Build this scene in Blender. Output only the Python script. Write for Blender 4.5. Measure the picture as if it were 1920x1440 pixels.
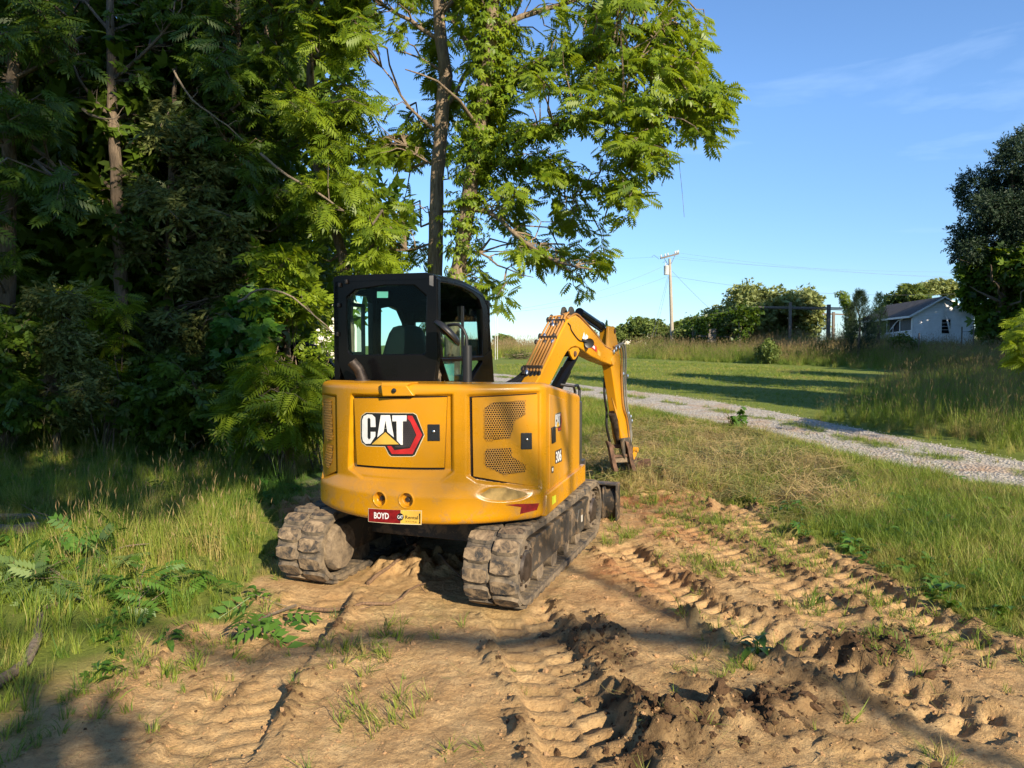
import bpy, bmesh, math, random
import numpy as np
from mathutils import Vector, Matrix

for o in list(bpy.data.objects):
    bpy.data.objects.remove(o, do_unlink=True)
scene = bpy.context.scene
COL = scene.collection
R = math.radians

# ---------------------------------------------------------------- camera
CAM_H, FPX, PITCH = 1.84, 1331.0, 2.6
cam_d = bpy.data.cameras.new('camera')
cam_d.sensor_width = 36.0
cam_d.lens = 36.0 * FPX / 1920.0
cam_d.clip_start, cam_d.clip_end = 0.05, 3000.0
cam = bpy.data.objects.new('camera', cam_d)
cam.location = (0, 0, CAM_H)
cam.rotation_euler = (R(90 - PITCH), 0, 0)
COL.objects.link(cam)
scene.camera = cam

# ---------------------------------------------------------------- sky, sun, exposure
SUN_AZ, SUN_EL = 31.0, 26.0          # degrees to the right of straight behind the camera, and elevation
SUN_STRENGTH, SKY_STRENGTH, EXPOSURE = 5.0, 0.105, 1.03
to_sun = Vector((math.sin(R(SUN_AZ)) * math.cos(R(SUN_EL)), -math.cos(R(SUN_AZ)) * math.cos(R(SUN_EL)), math.sin(R(SUN_EL))))
world = bpy.data.worlds.new('World')
scene.world = world
world.use_nodes = True
wn, wl = world.node_tree.nodes, world.node_tree.links
wn.clear()
sky = wn.new('ShaderNodeTexSky')
sky.sky_type = 'NISHITA'
sky.sun_disc = False
sky.sun_elevation = R(SUN_EL)
sky.sun_rotation = math.atan2(to_sun.x, to_sun.y)
sky.altitude = 300
sky.air_density, sky.dust_density, sky.ozone_density = 1.0, 0.0, 3.5
# thin cirrus wisps, laid over the sky by direction
tc = wn.new('ShaderNodeTexCoord')
mp = wn.new('ShaderNodeMapping'); mp.inputs['Scale'].default_value = (1.6, 1.6, 9.0); mp.inputs['Rotation'].default_value = (R(8), R(-17), 0)
wl.new(tc.outputs['Generated'], mp.inputs['Vector'])
nz = wn.new('ShaderNodeTexNoise'); nz.inputs['Scale'].default_value = 1.7; nz.inputs['Detail'].default_value = 7; nz.inputs['Roughness'].default_value = 0.55
nz.inputs['Distortion'].default_value = 0.4
wl.new(mp.outputs['Vector'], nz.inputs['Vector'])
rp = wn.new('ShaderNodeValToRGB')
rp.color_ramp.elements[0].position, rp.color_ramp.elements[0].color = 0.58, (0, 0, 0, 1)
rp.color_ramp.elements[1].position, rp.color_ramp.elements[1].color = 0.90, (0.28, 0.28, 0.28, 1)
wl.new(nz.outputs['Fac'], rp.inputs['Fac'])
mx = wn.new('ShaderNodeMix'); mx.data_type = 'RGBA'
wl.new(rp.outputs['Color'], mx.inputs['Factor'])
wl.new(sky.outputs['Color'], mx.inputs['A'])
mx.inputs['B'].default_value = (7.0, 7.6, 8.4, 1)
bg = wn.new('ShaderNodeBackground'); bg.inputs['Strength'].default_value = SKY_STRENGTH
hs = wn.new('ShaderNodeHueSaturation'); hs.inputs['Saturation'].default_value = 1.0
ml = wn.new('ShaderNodeMix'); ml.data_type = 'RGBA'; ml.blend_type = 'MULTIPLY'; ml.inputs['Factor'].default_value = 1.0
ml.inputs['B'].default_value = (0.83, 0.96, 1.09, 1)
sx_ = wn.new('ShaderNodeSeparateXYZ'); wl.new(tc.outputs['Generated'], sx_.inputs[0])      # sky colour scaled down toward the horizon to cut its glare
hz_ = wn.new('ShaderNodeMapRange'); hz_.inputs['From Min'].default_value = 0.0; hz_.inputs['From Max'].default_value = 0.30
hz_.inputs['To Min'].default_value = 0.66; hz_.inputs['To Max'].default_value = 1.0
wl.new(sx_.outputs['Z'], hz_.inputs['Value'])
vm = wn.new('ShaderNodeVectorMath'); vm.operation = 'SCALE'
wl.new(mx.outputs['Result'], vm.inputs[0]); wl.new(hz_.outputs[0], vm.inputs['Scale'])
wl.new(vm.outputs[0], ml.inputs['A']); wl.new(ml.outputs['Result'], hs.inputs['Color'])
wl.new(hs.outputs['Color'], bg.inputs['Color'])
wo = wn.new('ShaderNodeOutputWorld')
wl.new(bg.outputs['Background'], wo.inputs['Surface'])
sun_d = bpy.data.lights.new('sun', 'SUN')
sun_d.energy, sun_d.angle, sun_d.color = SUN_STRENGTH, R(0.53), (1.0, 0.86, 0.66)
sun = bpy.data.objects.new('sun', sun_d)
sun.rotation_euler = to_sun.to_track_quat('Z', 'Y').to_euler()
sun.location = (20, -30, 25)
COL.objects.link(sun)
vs = scene.view_settings
vs.view_transform, vs.look, vs.gamma, vs.exposure = 'Standard', 'None', 1.0, EXPOSURE
vs.use_curve_mapping = False
scene.cycles.max_bounces = 8
scene.cycles.transparent_max_bounces = 24
scene.cycles.use_denoising = True

# ---------------------------------------------------------------- helpers
def tag(o, label=None, cat=None, group=None, kind=None):
    if label: o['label'] = label
    if cat: o['category'] = cat
    if group: o['group'] = group
    if kind: o['kind'] = kind
    return o

def empty(name, loc=(0, 0, 0), rz=0.0, label=None, cat=None, group=None):
    o = bpy.data.objects.new(name, None)
    o.empty_display_size = 0.2
    o.location = loc
    o.rotation_euler = (0, 0, rz)
    COL.objects.link(o)
    return tag(o, label, cat, group)

def link_mesh(name, me, parent=None, loc=None, rot=None, scale=None):
    o = bpy.data.objects.new(name, me)
    COL.objects.link(o)
    if parent is not None: o.parent = parent
    if loc is not None: o.location = loc
    if rot is not None: o.rotation_euler = rot
    if scale is not None: o.scale = scale
    return o

class MB:
    """collects polygons for one mesh"""
    def __init__(s): s.v, s.f, s.m = [], [], []
    def add(s, vs_, fs, m=0):
        b = len(s.v)
        s.v.extend([tuple(p) for p in vs_])
        s.f.extend([tuple(i + b for i in f) for f in fs])
        s.m.extend([m] * len(fs))
        return s
    def box(s, c, d, m=0, M=None):
        x, y, z = d[0] / 2, d[1] / 2, d[2] / 2
        P_ = [Vector((sx * x, sy * y, sz * z)) for sz in (-1, 1) for sy in (-1, 1) for sx in (-1, 1)]
        if M is not None: P_ = [M @ p for p in P_]
        P_ = [p + Vector(c) for p in P_]
        return s.add(P_, [(0, 2, 3, 1), (4, 5, 7, 6), (0, 1, 5, 4), (2, 6, 7, 3), (0, 4, 6, 2), (1, 3, 7, 5)], m)
    def bar(s, a, b, w, h, m=0, up=(0, 0, 1)):
        a, b = Vector(a), Vector(b)
        d = (b - a); L = d.length; d.normalize()
        x = d.cross(Vector(up))
        if x.length < 1e-4: x = d.cross(Vector((1, 0, 0)))
        x.normalize(); z = x.cross(d)
        M = Matrix((x, d, z)).transposed()
        return s.box((a + b) / 2, (w, L, h), m, M)
    def tube(s, pts, r, n=8, m=0, caps=True):
        pts = [Vector(p) for p in pts]
        k = len(pts)
        rr = list(r) if hasattr(r, '__len__') else [r] * k
        b = len(s.v)
        t0 = (pts[1] - pts[0]).normalized()
        u = t0.orthogonal().normalized()
        for i, p in enumerate(pts):
            t = (pts[min(i + 1, k - 1)] - pts[max(i - 1, 0)]).normalized()
            u = (u - t * u.dot(t))
            u = u.normalized() if u.length > 1e-5 else t.orthogonal().normalized()
            w = t.cross(u)
            for j in range(n):
                a = 2 * math.pi * j / n
                s.v.append(tuple(p + (u * math.cos(a) + w * math.sin(a)) * rr[i]))
        for i in range(k - 1):
            for j in range(n):
                a0, a1 = b + i * n + j, b + i * n + (j + 1) % n
                s.f.append((a0, a1, a1 + n, a0 + n)); s.m.append(m)
        if caps:
            s.f.append(tuple(b + j for j in range(n))[::-1]); s.m.append(m)
            s.f.append(tuple(b + (k - 1) * n + j for j in range(n))); s.m.append(m)
        return s
    def prism(s, poly, f, m=0, mcap=None):
        """poly: 2-D outline; f(p, k) -> 3-D point of side k (0, 1)"""
        n = len(poly)
        b = len(s.v)
        s.v.extend([tuple(f(p, 0)) for p in poly] + [tuple(f(p, 1)) for p in poly])
        mc = m if mcap is None else mcap
        s.f.append(tuple(b + i for i in range(n))[::-1]); s.m.append(mc)
        s.f.append(tuple(b + n + i for i in range(n))); s.m.append(mc)
        for i in range(n):
            j = (i + 1) % n
            s.f.append((b + i, b + j, b + n + j, b + n + i)); s.m.append(m)
        return s
    def ring(s, outer, inner, f, m=0):
        """frame between two outlines with the same point count, extruded by f(p, k)"""
        n = len(outer)
        b = len(s.v)
        for k in (0, 1):
            s.v.extend([tuple(f(p, k)) for p in outer]); s.v.extend([tuple(f(p, k)) for p in inner])
        for i in range(n):
            j = (i + 1) % n
            o0, o1, i0, i1 = b + i, b + j, b + n + i, b + n + j
            t = 2 * n
            s.f += [(o0, i0, i1, o1), (o0 + t, o1 + t, i1 + t, i0 + t), (o0, o1, o1 + t, o0 + t), (i0, i0 + t, i1 + t, i1)]
            s.m += [m] * 4
        return s
    def lathe(s, c, axis, prof, n=20, m=0, cap0=True, cap1=True):
        axis = Vector(axis).normalized(); u = axis.orthogonal().normalized(); w = axis.cross(u)
        c = Vector(c); b = len(s.v); k = len(prof)
        for (h, r) in prof:
            for j in range(n):
                a = 2 * math.pi * j / n
                s.v.append(tuple(c + axis * h + (u * math.cos(a) + w * math.sin(a)) * r))
        for i in range(k - 1):
            for j in range(n):
                a0, a1 = b + i * n + j, b + i * n + (j + 1) % n
                s.f.append((a0, a1, a1 + n, a0 + n)); s.m.append(m)
        if cap0: s.f.append(tuple(b + j for j in range(n))[::-1]); s.m.append(m)
        if cap1: s.f.append(tuple(b + (k - 1) * n + j for j in range(n))); s.m.append(m)
        return s
    def mesh(s, name, mats, smooth=35, fix=True):
        me = bpy.data.meshes.new(name)
        me.from_pydata(s.v, [], s.f)
        for m_ in (mats if isinstance(mats, (list, tuple)) else [mats]): me.materials.append(m_)
        if any(s.m): me.polygons.foreach_set('material_index', s.m)
        if fix:
            bm = bmesh.new(); bm.from_mesh(me)
            bmesh.ops.recalc_face_normals(bm, faces=bm.faces)
            bm.to_mesh(me); bm.free()
        if smooth:
            me.polygons.foreach_set('use_smooth', [True] * len(me.polygons))
            me.set_sharp_from_angle(angle=R(smooth))
        me.update()
        return me
    def build(s, name, mats, parent=None, smooth=35, bevel=0, xf=None, fix=True):
        if xf is not None: s.v = [tuple(xf @ Vector(p)) for p in s.v]
        o = link_mesh(name, s.mesh(name, mats, smooth, fix), parent)
        if bevel:
            md = o.modifiers.new('bevel', 'BEVEL')
            md.width = bevel; md.segments = 2; md.limit_method = 'ANGLE'; md.angle_limit = R(40)
            md.harden_normals = False
        return o

def np_mesh(name, V, F, mats, attrs=None, smooth=False, midx=None):
    """big meshes from arrays; F is (n, 3) or (n, 4)"""
    V = np.asarray(V, np.float32); F = np.asarray(F, np.int32)
    me = bpy.data.meshes.new(name)
    k = F.shape[1]
    me.vertices.add(len(V)); me.vertices.foreach_set('co', V.ravel())
    me.loops.add(F.size); me.loops.foreach_set('vertex_index', F.ravel())
    me.polygons.add(len(F)); me.polygons.foreach_set('loop_start', np.arange(0, F.size, k, dtype=np.int32))
    for m_ in (mats if isinstance(mats, (list, tuple)) else [mats]): me.materials.append(m_)
    if midx is not None: me.polygons.foreach_set('material_index', np.asarray(midx, np.int32))
    if smooth: me.polygons.foreach_set('use_smooth', np.ones(len(F), bool))
    for nm, (dom, arr) in (attrs or {}).items():
        a = me.attributes.new(nm, 'FLOAT', dom)
        a.data.foreach_set('value', np.asarray(arr, np.float32))
    me.update(calc_edges=True)
    me.validate()
    return me

# pixel (1920 x 1440) of the photograph -> ray from the camera: used to read positions off the photograph
_cp, _sp = math.cos(R(PITCH)), math.sin(R(PITCH))
def ray(px, py):
    a, b = (px - 960) / FPX, (720 - py) / FPX
    return Vector((a, _cp + b * _sp, -_sp + b * _cp))
def P(px, py, Y):
    d = ray(px, py); return Vector((0, 0, CAM_H)) + d * (Y / d.y)

# ---------------------------------------------------------------- noise and terrain
def _h(ix, iy, seed):
    h = (ix.astype(np.int64) * 374761393 + iy.astype(np.int64) * 668265263 + seed * 974634777) & 0xffffffff
    h = ((h ^ (h >> 13)) * 1274126177) & 0xffffffff
    return ((h ^ (h >> 16)) & 0xffff) / 65535.0
def noise(x, y, seed=0):
    x, y = np.asarray(x, float), np.asarray(y, float)
    ix, iy = np.floor(x), np.floor(y)
    fx, fy = x - ix, y - iy
    u, v = fx * fx * fx * (fx * (fx * 6 - 15) + 10), fy * fy * fy * (fy * (fy * 6 - 15) + 10)
    def g(dx, dy):
        a = _h(ix + dx, iy + dy, seed) * 2 * np.pi
        return np.cos(a) * (fx - dx) + np.sin(a) * (fy - dy)
    n0 = g(0, 0) * (1 - u) + g(1, 0) * u
    n1 = g(0, 1) * (1 - u) + g(1, 1) * u
    return (n0 * (1 - v) + n1 * v) * 1.5
def fbm(x, y, seed=0, oct=4, gain=0.5):
    t, a = 0, 1.0
    for i in range(oct):
        t = t + noise(x * 2 ** i, y * 2 ** i, seed + i * 17) * a
        a *= gain
    return t
def sstep(a, b, x):
    t = np.clip((np.asarray(x, float) - a) / (b - a), 0, 1); return t * t * (3 - 2 * t)

def H0(x, y):
    """the lie of the land"""
    x, y = np.asarray(x, float), np.asarray(y, float)
    t = y - 13.0
    r = 0.030 * 0.5 * (t + np.sqrt(t * t + 9))
    r = 1.75 * np.tanh(r / 1.75)
    d = (x - 19) * 0.906 + (y - 46) * 0.423
    r = r + 1.25 * sstep(0, 11, d)
    r = r + 0.5 * sstep(-2.5, -8, x) * sstep(8.5, 15, y)
    r = r + 0.10 * np.exp(-((x + 3.3) / 1.3) ** 2 - ((y - 6.3) / 1.2) ** 2)
    return r

def G(px, py):
    """pixel -> point on the land"""
    d = ray(px, py); d = d / d.y
    Y = 1.5
    while Y < 300:
        if CAM_H + d.z * Y < float(H0(d.x * Y, Y)): break
        Y *= 1.01
    lo, hi = Y / 1.01, Y
    for _ in range(20):
        m = (lo + hi) / 2
        if CAM_H + d.z * m < float(H0(d.x * m, m)): hi = m
        else: lo = m
    return Vector((d.x * hi, hi, float(H0(d.x * hi, hi))))
def Gp(*pix): return np.array([G(*p)[:2] for p in pix])

def in_poly(x, y, poly):
    x, y = np.asarray(x, float), np.asarray(y, float)
    c = np.zeros(x.shape, bool)
    n = len(poly)
    for i in range(n):
        x0, y0 = poly[i][:2]; x1, y1 = poly[(i + 1) % n][:2]
        if y0 == y1: continue
        c ^= ((y0 > y) != (y1 > y)) & (x < (x1 - x0) * (y - y0) / (y1 - y0) + x0)
    return c
def poly_sd(x, y, poly):
    """signed distance to an outline, positive inside"""
    x, y = np.asarray(x, float), np.asarray(y, float)
    d = np.full(x.shape, 1e9)
    n = len(poly)
    for i in range(n):
        a, b = np.array(poly[i][:2], float), np.array(poly[(i + 1) % n][:2], float)
        e = b - a; L = max(e @ e, 1e-9)
        t = np.clip(((x - a[0]) * e[0] + (y - a[1]) * e[1]) / L, 0, 1)
        d = np.minimum(d, np.hypot(x - a[0] - t * e[0], y - a[1] - t * e[1]))
    return np.where(in_poly(x, y, poly), d, -d)

def resample(pts, step):
    pts = np.asarray(pts, float)
    # smooth with Catmull-Rom
    out = []
    n = len(pts)
    for i in range(n - 1):
        p0, p1, p2, p3 = pts[max(i - 1, 0)], pts[i], pts[i + 1], pts[min(i + 2, n - 1)]
        k = max(2, int(np.linalg.norm(p2 - p1) / step))
        for j in range(k):
            t = j / k
            out.append(0.5 * ((2 * p1) + (-p0 + p2) * t + (2 * p0 - 5 * p1 + 4 * p2 - p3) * t * t + (-p0 + 3 * p1 - 3 * p2 + p3) * t ** 3))
    out.append(pts[-1])
    return np.array(out)
# trees beyond the frame: (x, y) of a spot their shadow reaches, distance toward the sun, height, width factor, where the shade falls
SHADE = [(31, 50, 34, 18, 1.2, 'gable of the white house'), (36, 50, 33, 18, 1.2, 'right corner of the white house'), (26, 52, 38, 17, 1.0, 'porch of the white house'), (34.5, 52, 27, 17, 0.9, 'eaves of the white house'), (42, 48, 30, 19, 1.2, 'dark trees at the right edge'),
         (19, 56, 36, 15, 1.1, 'arbour'), (3, 35, 30, 14, 0.55, 'lawn beside the boom'), (8, 38, 30, 15, 0.55, 'middle of the lawn'), (15, 38, 30, 15, 0.6, 'right half of the lawn')]
# ---------------------------------------------------------------- materials
def new_mat(name):
    m = bpy.data.materials.new(name); m.use_nodes = True
    nt = m.node_tree; nt.nodes.clear()
    o = nt.nodes.new('ShaderNodeOutputMaterial')
    b = nt.nodes.new('ShaderNodeBsdfPrincipled')
    nt.links.new(b.outputs[0], o.inputs[0])
    return m, nt, b, o
def N(nt, t, **kw):
    n = nt.nodes.new(t)
    for k, v in kw.items():
        if k in n.inputs: n.inputs[k].default_value = v
        else: setattr(n, k, v)
    return n
def ramp(nt, src, stops):
    r = nt.nodes.new('ShaderNodeValToRGB')
    e = r.color_ramp.elements
    while len(e) < len(stops): e.new(0.5)
    for i, (p, c) in enumerate(stops):
        e[i].position = p; e[i].color = (*c, 1) if len(c) == 3 else c
    nt.links.new(src, r.inputs[0])
    return r.outputs[0]
def mixc(nt, fac, a, b):
    m = nt.nodes.new('ShaderNodeMix'); m.data_type = 'RGBA'
    for s, v in (('Factor', fac), ('A', a), ('B', b)):
        if hasattr(v, 'links') or hasattr(v, 'is_linked'): nt.links.new(v, m.inputs[s])
        elif isinstance(v, (int, float)): m.inputs[s].default_value = v
        else: m.inputs[s].default_value = (*v, 1)
    return m.outputs['Result']
def math_(nt, op, a, b=None):
    m = nt.nodes.new('ShaderNodeMath'); m.operation = op
    for i, v in enumerate((a, b)):
        if v is None: continue
        if hasattr(v, 'is_linked'): nt.links.new(v, m.inputs[i])
        else: m.inputs[i].default_value = v
    return m.outputs[0]
def noise_n(nt, scale, detail=4, rough=0.55, vec=None, dist=0):
    n = nt.nodes.new('ShaderNodeTexNoise')
    n.inputs['Scale'].default_value = scale; n.inputs['Detail'].default_value = detail
    n.inputs['Roughness'].default_value = rough; n.inputs['Distortion'].default_value = dist
    if vec is not None: nt.links.new(vec, n.inputs['Vector'])
    return n.outputs['Fac']
def obj_co(nt): return nt.nodes.new('ShaderNodeTexCoord').outputs['Object']
def geo_pos(nt): return nt.nodes.new('ShaderNodeNewGeometry').outputs['Position']
def attr(nt, name, typ='GEOMETRY'):
    a = nt.nodes.new('ShaderNodeAttribute'); a.attribute_name = name; a.attribute_type = typ
    return a.outputs['Fac']
def bump(nt, b, h, strength=0.3, dist=0.01):
    n = nt.nodes.new('ShaderNodeBump'); n.inputs['Strength'].default_value = strength; n.inputs['Distance'].default_value = dist
    nt.links.new(h, n.inputs['Height']); nt.links.new(n.outputs[0], b.inputs['Normal'])

def simple(name, c, rough=0.5, metal=0.0, var=0.12, scale=6.0, bmp=0.0, spec=0.5):
    m, nt, b, o = new_mat(name)
    n = noise_n(nt, scale, 5, 0.6, obj_co(nt))
    d = tuple(x * (1 - var * 1.6) for x in c); l = tuple(min(1, x * (1 + var * 1.6)) for x in c)
    nt.links.new(ramp(nt, n, [(0.3, d), (0.7, l)]), b.inputs['Base Color'])
    b.inputs['Roughness'].default_value = rough; b.inputs['Metallic'].default_value = metal
    b.inputs['Specular IOR Level'].default_value = spec
    if bmp: bump(nt, b, n, bmp)
    return m

def paint(name, base, dusty, rough=0.34, amount=0.55, spec=0.5):
    """machine paint with dust film, fine scratches and scuffs"""
    m, nt, b, o = new_mat(name)
    co = obj_co(nt)
    big = noise_n(nt, 2.2, 6, 0.62, co, 0.3)
    fine = noise_n(nt, 34, 5, 0.7, co)
    mp = N(nt, 'ShaderNodeMapping'); mp.inputs['Scale'].default_value = (5, 5, 60)
    mp.inputs['Rotation'].default_value = (0.3, 0.2, 0)
    nt.links.new(co, mp.inputs[0])
    scr = noise_n(nt, 4, 3, 0.5, mp.outputs[0])
    f = math_(nt, 'MULTIPLY', ramp(nt, big, [(0.42, (0, 0, 0)), (0.75, (1, 1, 1))]), amount)
    f2 = math_(nt, 'ADD', f, math_(nt, 'MULTIPLY', ramp(nt, fine, [(0.5, (0, 0, 0)), (0.8, (1, 1, 1))]), 0.22 * amount))
    f3 = math_(nt, 'ADD', f2, math_(nt, 'MULTIPLY', ramp(nt, scr, [(0.66, (0, 0, 0)), (0.72, (1, 1, 1))]), 0.10))
    sep = nt.nodes.new('ShaderNodeSeparateXYZ'); nt.links.new(geo_pos(nt), sep.inputs[0])
    mr = N(nt, 'ShaderNodeMapRange'); mr.inputs['From Min'].default_value = 1.0; mr.inputs['From Max'].default_value = 0.58
    nt.links.new(sep.outputs['Z'], mr.inputs['Value'])
    spl = ramp(nt, noise_n(nt, 9, 8, 0.72, co, 0.5), [(0.50, (0, 0, 0)), (0.60, (1, 1, 1))])       # splashed mud low down
    mud_f = math_(nt, 'MULTIPLY', math_(nt, 'MULTIPLY', spl, mr.outputs[0]), 0.55)
    nt.links.new(mixc(nt, mud_f, mixc(nt, f3, base, dusty), (0.26, 0.17, 0.09)), b.inputs['Base Color'])
    nt.links.new(math_(nt, 'ADD', math_(nt, 'MULTIPLY', f3, 0.5), rough), b.inputs['Roughness'])
    b.inputs['Specular IOR Level'].default_value = spec
    bump(nt, b, fine, 0.04, 0.004)
    return m

M = {}
M['yellow'] = paint('yellow_paint', (0.54, 0.235, 0.002), (0.43, 0.22, 0.025), 0.26, 0.45)
M['yellow_worn'] = paint('worn_yellow_paint', (0.52, 0.23, 0.004), (0.35, 0.20, 0.065), 0.38, 0.9)
M['black'] = paint('black_paint', (0.004, 0.004, 0.0045), (0.009, 0.008, 0.007), 0.16, 0.35, 0.15)
M['black_dusty'] = paint('dusty_black_paint', (0.020, 0.019, 0.018), (0.085, 0.068, 0.048), 0.45, 0.9)
M['greybox'] = paint('dark_grey_paint', (0.035, 0.036, 0.036), (0.08, 0.07, 0.055), 0.42, 0.6)
M['plastic'] = simple('black_plastic', (0.012, 0.012, 0.013), 0.45, 0, 0.2)
M['rubber'] = simple('black_rubber', (0.030, 0.028, 0.026), 0.8, 0, 0.35, 9, 0.2)
M['seat'] = simple('seat_fabric', (0.012, 0.013, 0.014), 0.9, 0, 0.2)
M['steel'] = simple('dark_steel', (0.06, 0.045, 0.035), 0.5, 0.5, 0.4, 14, 0.15)
M['rust'] = simple('rusty_steel', (0.115, 0.062, 0.036), 0.75, 0.2, 0.5, 11, 0.35)
M['chrome'] = simple('chrome_rod', (0.65, 0.66, 0.68), 0.12, 1.0, 0.03)
M['silver'] = simple('silver_metal', (0.5, 0.5, 0.5), 0.3, 1.0, 0.05)
M['pipe'] = paint('steel_pipe_paint', (0.30, 0.14, 0.03), (0.42, 0.22, 0.08), 0.35, 0.7)
M['hose'] = simple('grey_hose', (0.16, 0.15, 0.13), 0.6, 0, 0.2)
M['white_decal'] = simple('white_print', (0.74, 0.73, 0.70), 0.35, 0, 0.05, 20)
M['black_decal'] = simple('black_print', (0.015, 0.014, 0.014), 0.35, 0, 0.1)
M['red_decal'] = simple('red_print', (0.50, 0.022, 0.022), 0.35, 0, 0.15, 12)
M['darkred'] = simple('dark_red_reflector', (0.20, 0.008, 0.010), 0.3, 0, 0.25, 30)
M['gold_decal'] = simple('gold_print', (0.66, 0.40, 0.06), 0.35, 0, 0.1)
M['cream_decal'] = simple('cream_print', (0.62, 0.54, 0.34), 0.4, 0, 0.05)
M['grey_decal'] = simple('grey_print', (0.045, 0.035, 0.036), 0.4, 0, 0.2)
M['lime_decal'] = simple('lime_print', (0.55, 0.58, 0.03), 0.4, 0, 0.1)
M['primer'] = simple('scraped_paint', (0.40, 0.26, 0.09), 0.32, 0.1, 0.35, 9)
M['pale_sheet'] = simple('pale_paper', (0.42, 0.62, 0.52), 0.6, 0, 0.03)
M['dark_hole'] = simple('dark_mesh', (0.012, 0.006, 0.004), 0.9, 0, 0.1)  # near-black standing in for shade in door gaps and grille holes
M['lens'] = simple('dark_lens', (0.02, 0.02, 0.02), 0.08, 0, 0.1)
M['mirror'] = simple('mirror_face', (0.55, 0.5, 0.45), 0.03, 1.0, 0.01)

# rubber of the lugs with dried sandy mud on the tread faces
def mud_rubber():
    m, nt, b, o = new_mat('muddy_rubber')
    n = noise_n(nt, 13, 6, 0.68, geo_pos(nt), 0.4)
    nt.links.new(ramp(nt, n, [(0.40, (0.030, 0.027, 0.024)), (0.50, (0.15, 0.105, 0.062)), (0.64, (0.31, 0.22, 0.128))]), b.inputs['Base Color'])
    b.inputs['Roughness'].default_value = 0.9
    bump(nt, b, n, 0.5, 0.01)
    return m
M['mud'] = mud_rubber()
def dust_rubber():
    m, nt, b, o = new_mat('dusty_rubber')
    n = noise_n(nt, 8, 6, 0.68, geo_pos(nt), 0.3)
    nt.links.new(ramp(nt, n, [(0.36, (0.030, 0.028, 0.026)), (0.64, (0.22, 0.163, 0.10))]), b.inputs['Base Color'])
    b.inputs['Roughness'].default_value = 0.85
    bump(nt, b, n, 0.35, 0.008)
    return m
M['dustrubber'] = dust_rubber()
def mud_steel():
    m, nt, b, o = new_mat('mud_caked_steel')
    n = noise_n(nt, 10, 7, 0.72, geo_pos(nt), 0.4)
    nt.links.new(ramp(nt, n, [(0.30, (0.04, 0.032, 0.024)), (0.48, (0.15, 0.11, 0.07)), (0.7, (0.28, 0.21, 0.13))]), b.inputs['Base Color'])
    b.inputs['Roughness'].default_value = 0.95
    bump(nt, b, noise_n(nt, 60, 4, 0.7, geo_pos(nt)), 0.8, 0.01)
    return m
M['mudsteel'] = mud_steel()

def glass(name, tint, gloss=0.07):
    m = bpy.data.materials.new(name); m.use_nodes = True
    nt = m.node_tree; nt.nodes.clear()
    o = nt.nodes.new('ShaderNodeOutputMaterial')
    t = N(nt, 'ShaderNodeBsdfTransparent'); t.inputs[0].default_value = (*tint, 1)
    g = N(nt, 'ShaderNodeBsdfGlossy'); g.inputs['Roughness'].default_value = 0.015
    f = N(nt, 'ShaderNodeFresnel'); f.inputs[0].default_value = 1.45
    x = nt.nodes.new('ShaderNodeMixShader')
    nt.links.new(math_(nt, 'MULTIPLY', f.outputs[0], 0.18), x.inputs[0]); nt.links.new(t.outputs[0], x.inputs[1]); nt.links.new(g.outputs[0], x.inputs[2])
    nt.links.new(x.outputs[0], o.inputs[0])
    return m
M['glass'] = glass('tinted_glass', (0.70, 0.88, 0.86))
M['car_glass'] = glass('dark_glass', (0.18, 0.22, 0.22))

def leaf(name, dark, light, trans=0.35, rough=0.42, inst=False):
    """leaf: front colour varies leaf by leaf; some light passes through"""
    m = bpy.data.materials.new(name); m.use_nodes = True
    nt = m.node_tree; nt.nodes.clear()
    o = nt.nodes.new('ShaderNodeOutputMaterial')
    b = N(nt, 'ShaderNodeBsdfPrincipled'); b.inputs['Roughness'].default_value = rough
    b.inputs['Specular IOR Level'].default_value = 0.35
    t = nt.nodes.new('ShaderNodeBsdfTranslucent')
    a = attr(nt, 'tint', 'INSTANCER' if inst else 'GEOMETRY')
    if inst:
        oi = nt.nodes.new('ShaderNodeObjectInfo')
        a = math_(nt, 'ADD', math_(nt, 'MULTIPLY', oi.outputs['Random'], 0.35), math_(nt, 'MULTIPLY', a, 0.75))
    c = ramp(nt, a, [(0.0, dark), (1.0, light)])
    nt.links.new(c, b.inputs['Base Color'])
    tcol = mixc(nt, 0.6, c, tuple(min(1, v * k) for v, k in zip(light, (1.7, 1.5, 0.6))))
    nt.links.new(tcol, t.inputs[0])
    x = nt.nodes.new('ShaderNodeMixShader'); x.inputs[0].default_value = trans
    nt.links.new(b.outputs[0], x.inputs[1]); nt.links.new(t.outputs[0], x.inputs[2]); nt.links.new(x.outputs[0], o.inputs[0])
    return m
M['leaf'] = leaf('walnut_leaf', (0.065, 0.125, 0.008), (0.225, 0.300, 0.018), 0.45)
M['leaf_vine'] = leaf('creeper_leaf', (0.085, 0.16, 0.010), (0.23, 0.30, 0.018), 0.45)
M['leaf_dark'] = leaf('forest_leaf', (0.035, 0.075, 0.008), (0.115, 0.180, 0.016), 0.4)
M['leaf_broad'] = leaf('maple_leaf', (0.030, 0.090, 0.012), (0.085, 0.185, 0.020), 0.35)
M['cedar'] = leaf('cedar_spray', (0.050, 0.078, 0.016), (0.140, 0.150, 0.036), 0.12, 0.7)
M['pine'] = leaf('pine_needle', (0.010, 0.028, 0.012), (0.035, 0.062, 0.026), 0.1, 0.6)
M['leaf_far'] = leaf('far_leaf', (0.065, 0.110, 0.022), (0.18, 0.225, 0.05), 0.25, 0.6)
M['leaf_olive'] = leaf('olive_leaf', (0.13, 0.17, 0.05), (0.30, 0.33, 0.12), 0.25, 0.6)
M['weed'] = leaf('weed_leaf', (0.035, 0.105, 0.014), (0.11, 0.21, 0.03), 0.35)
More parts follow.
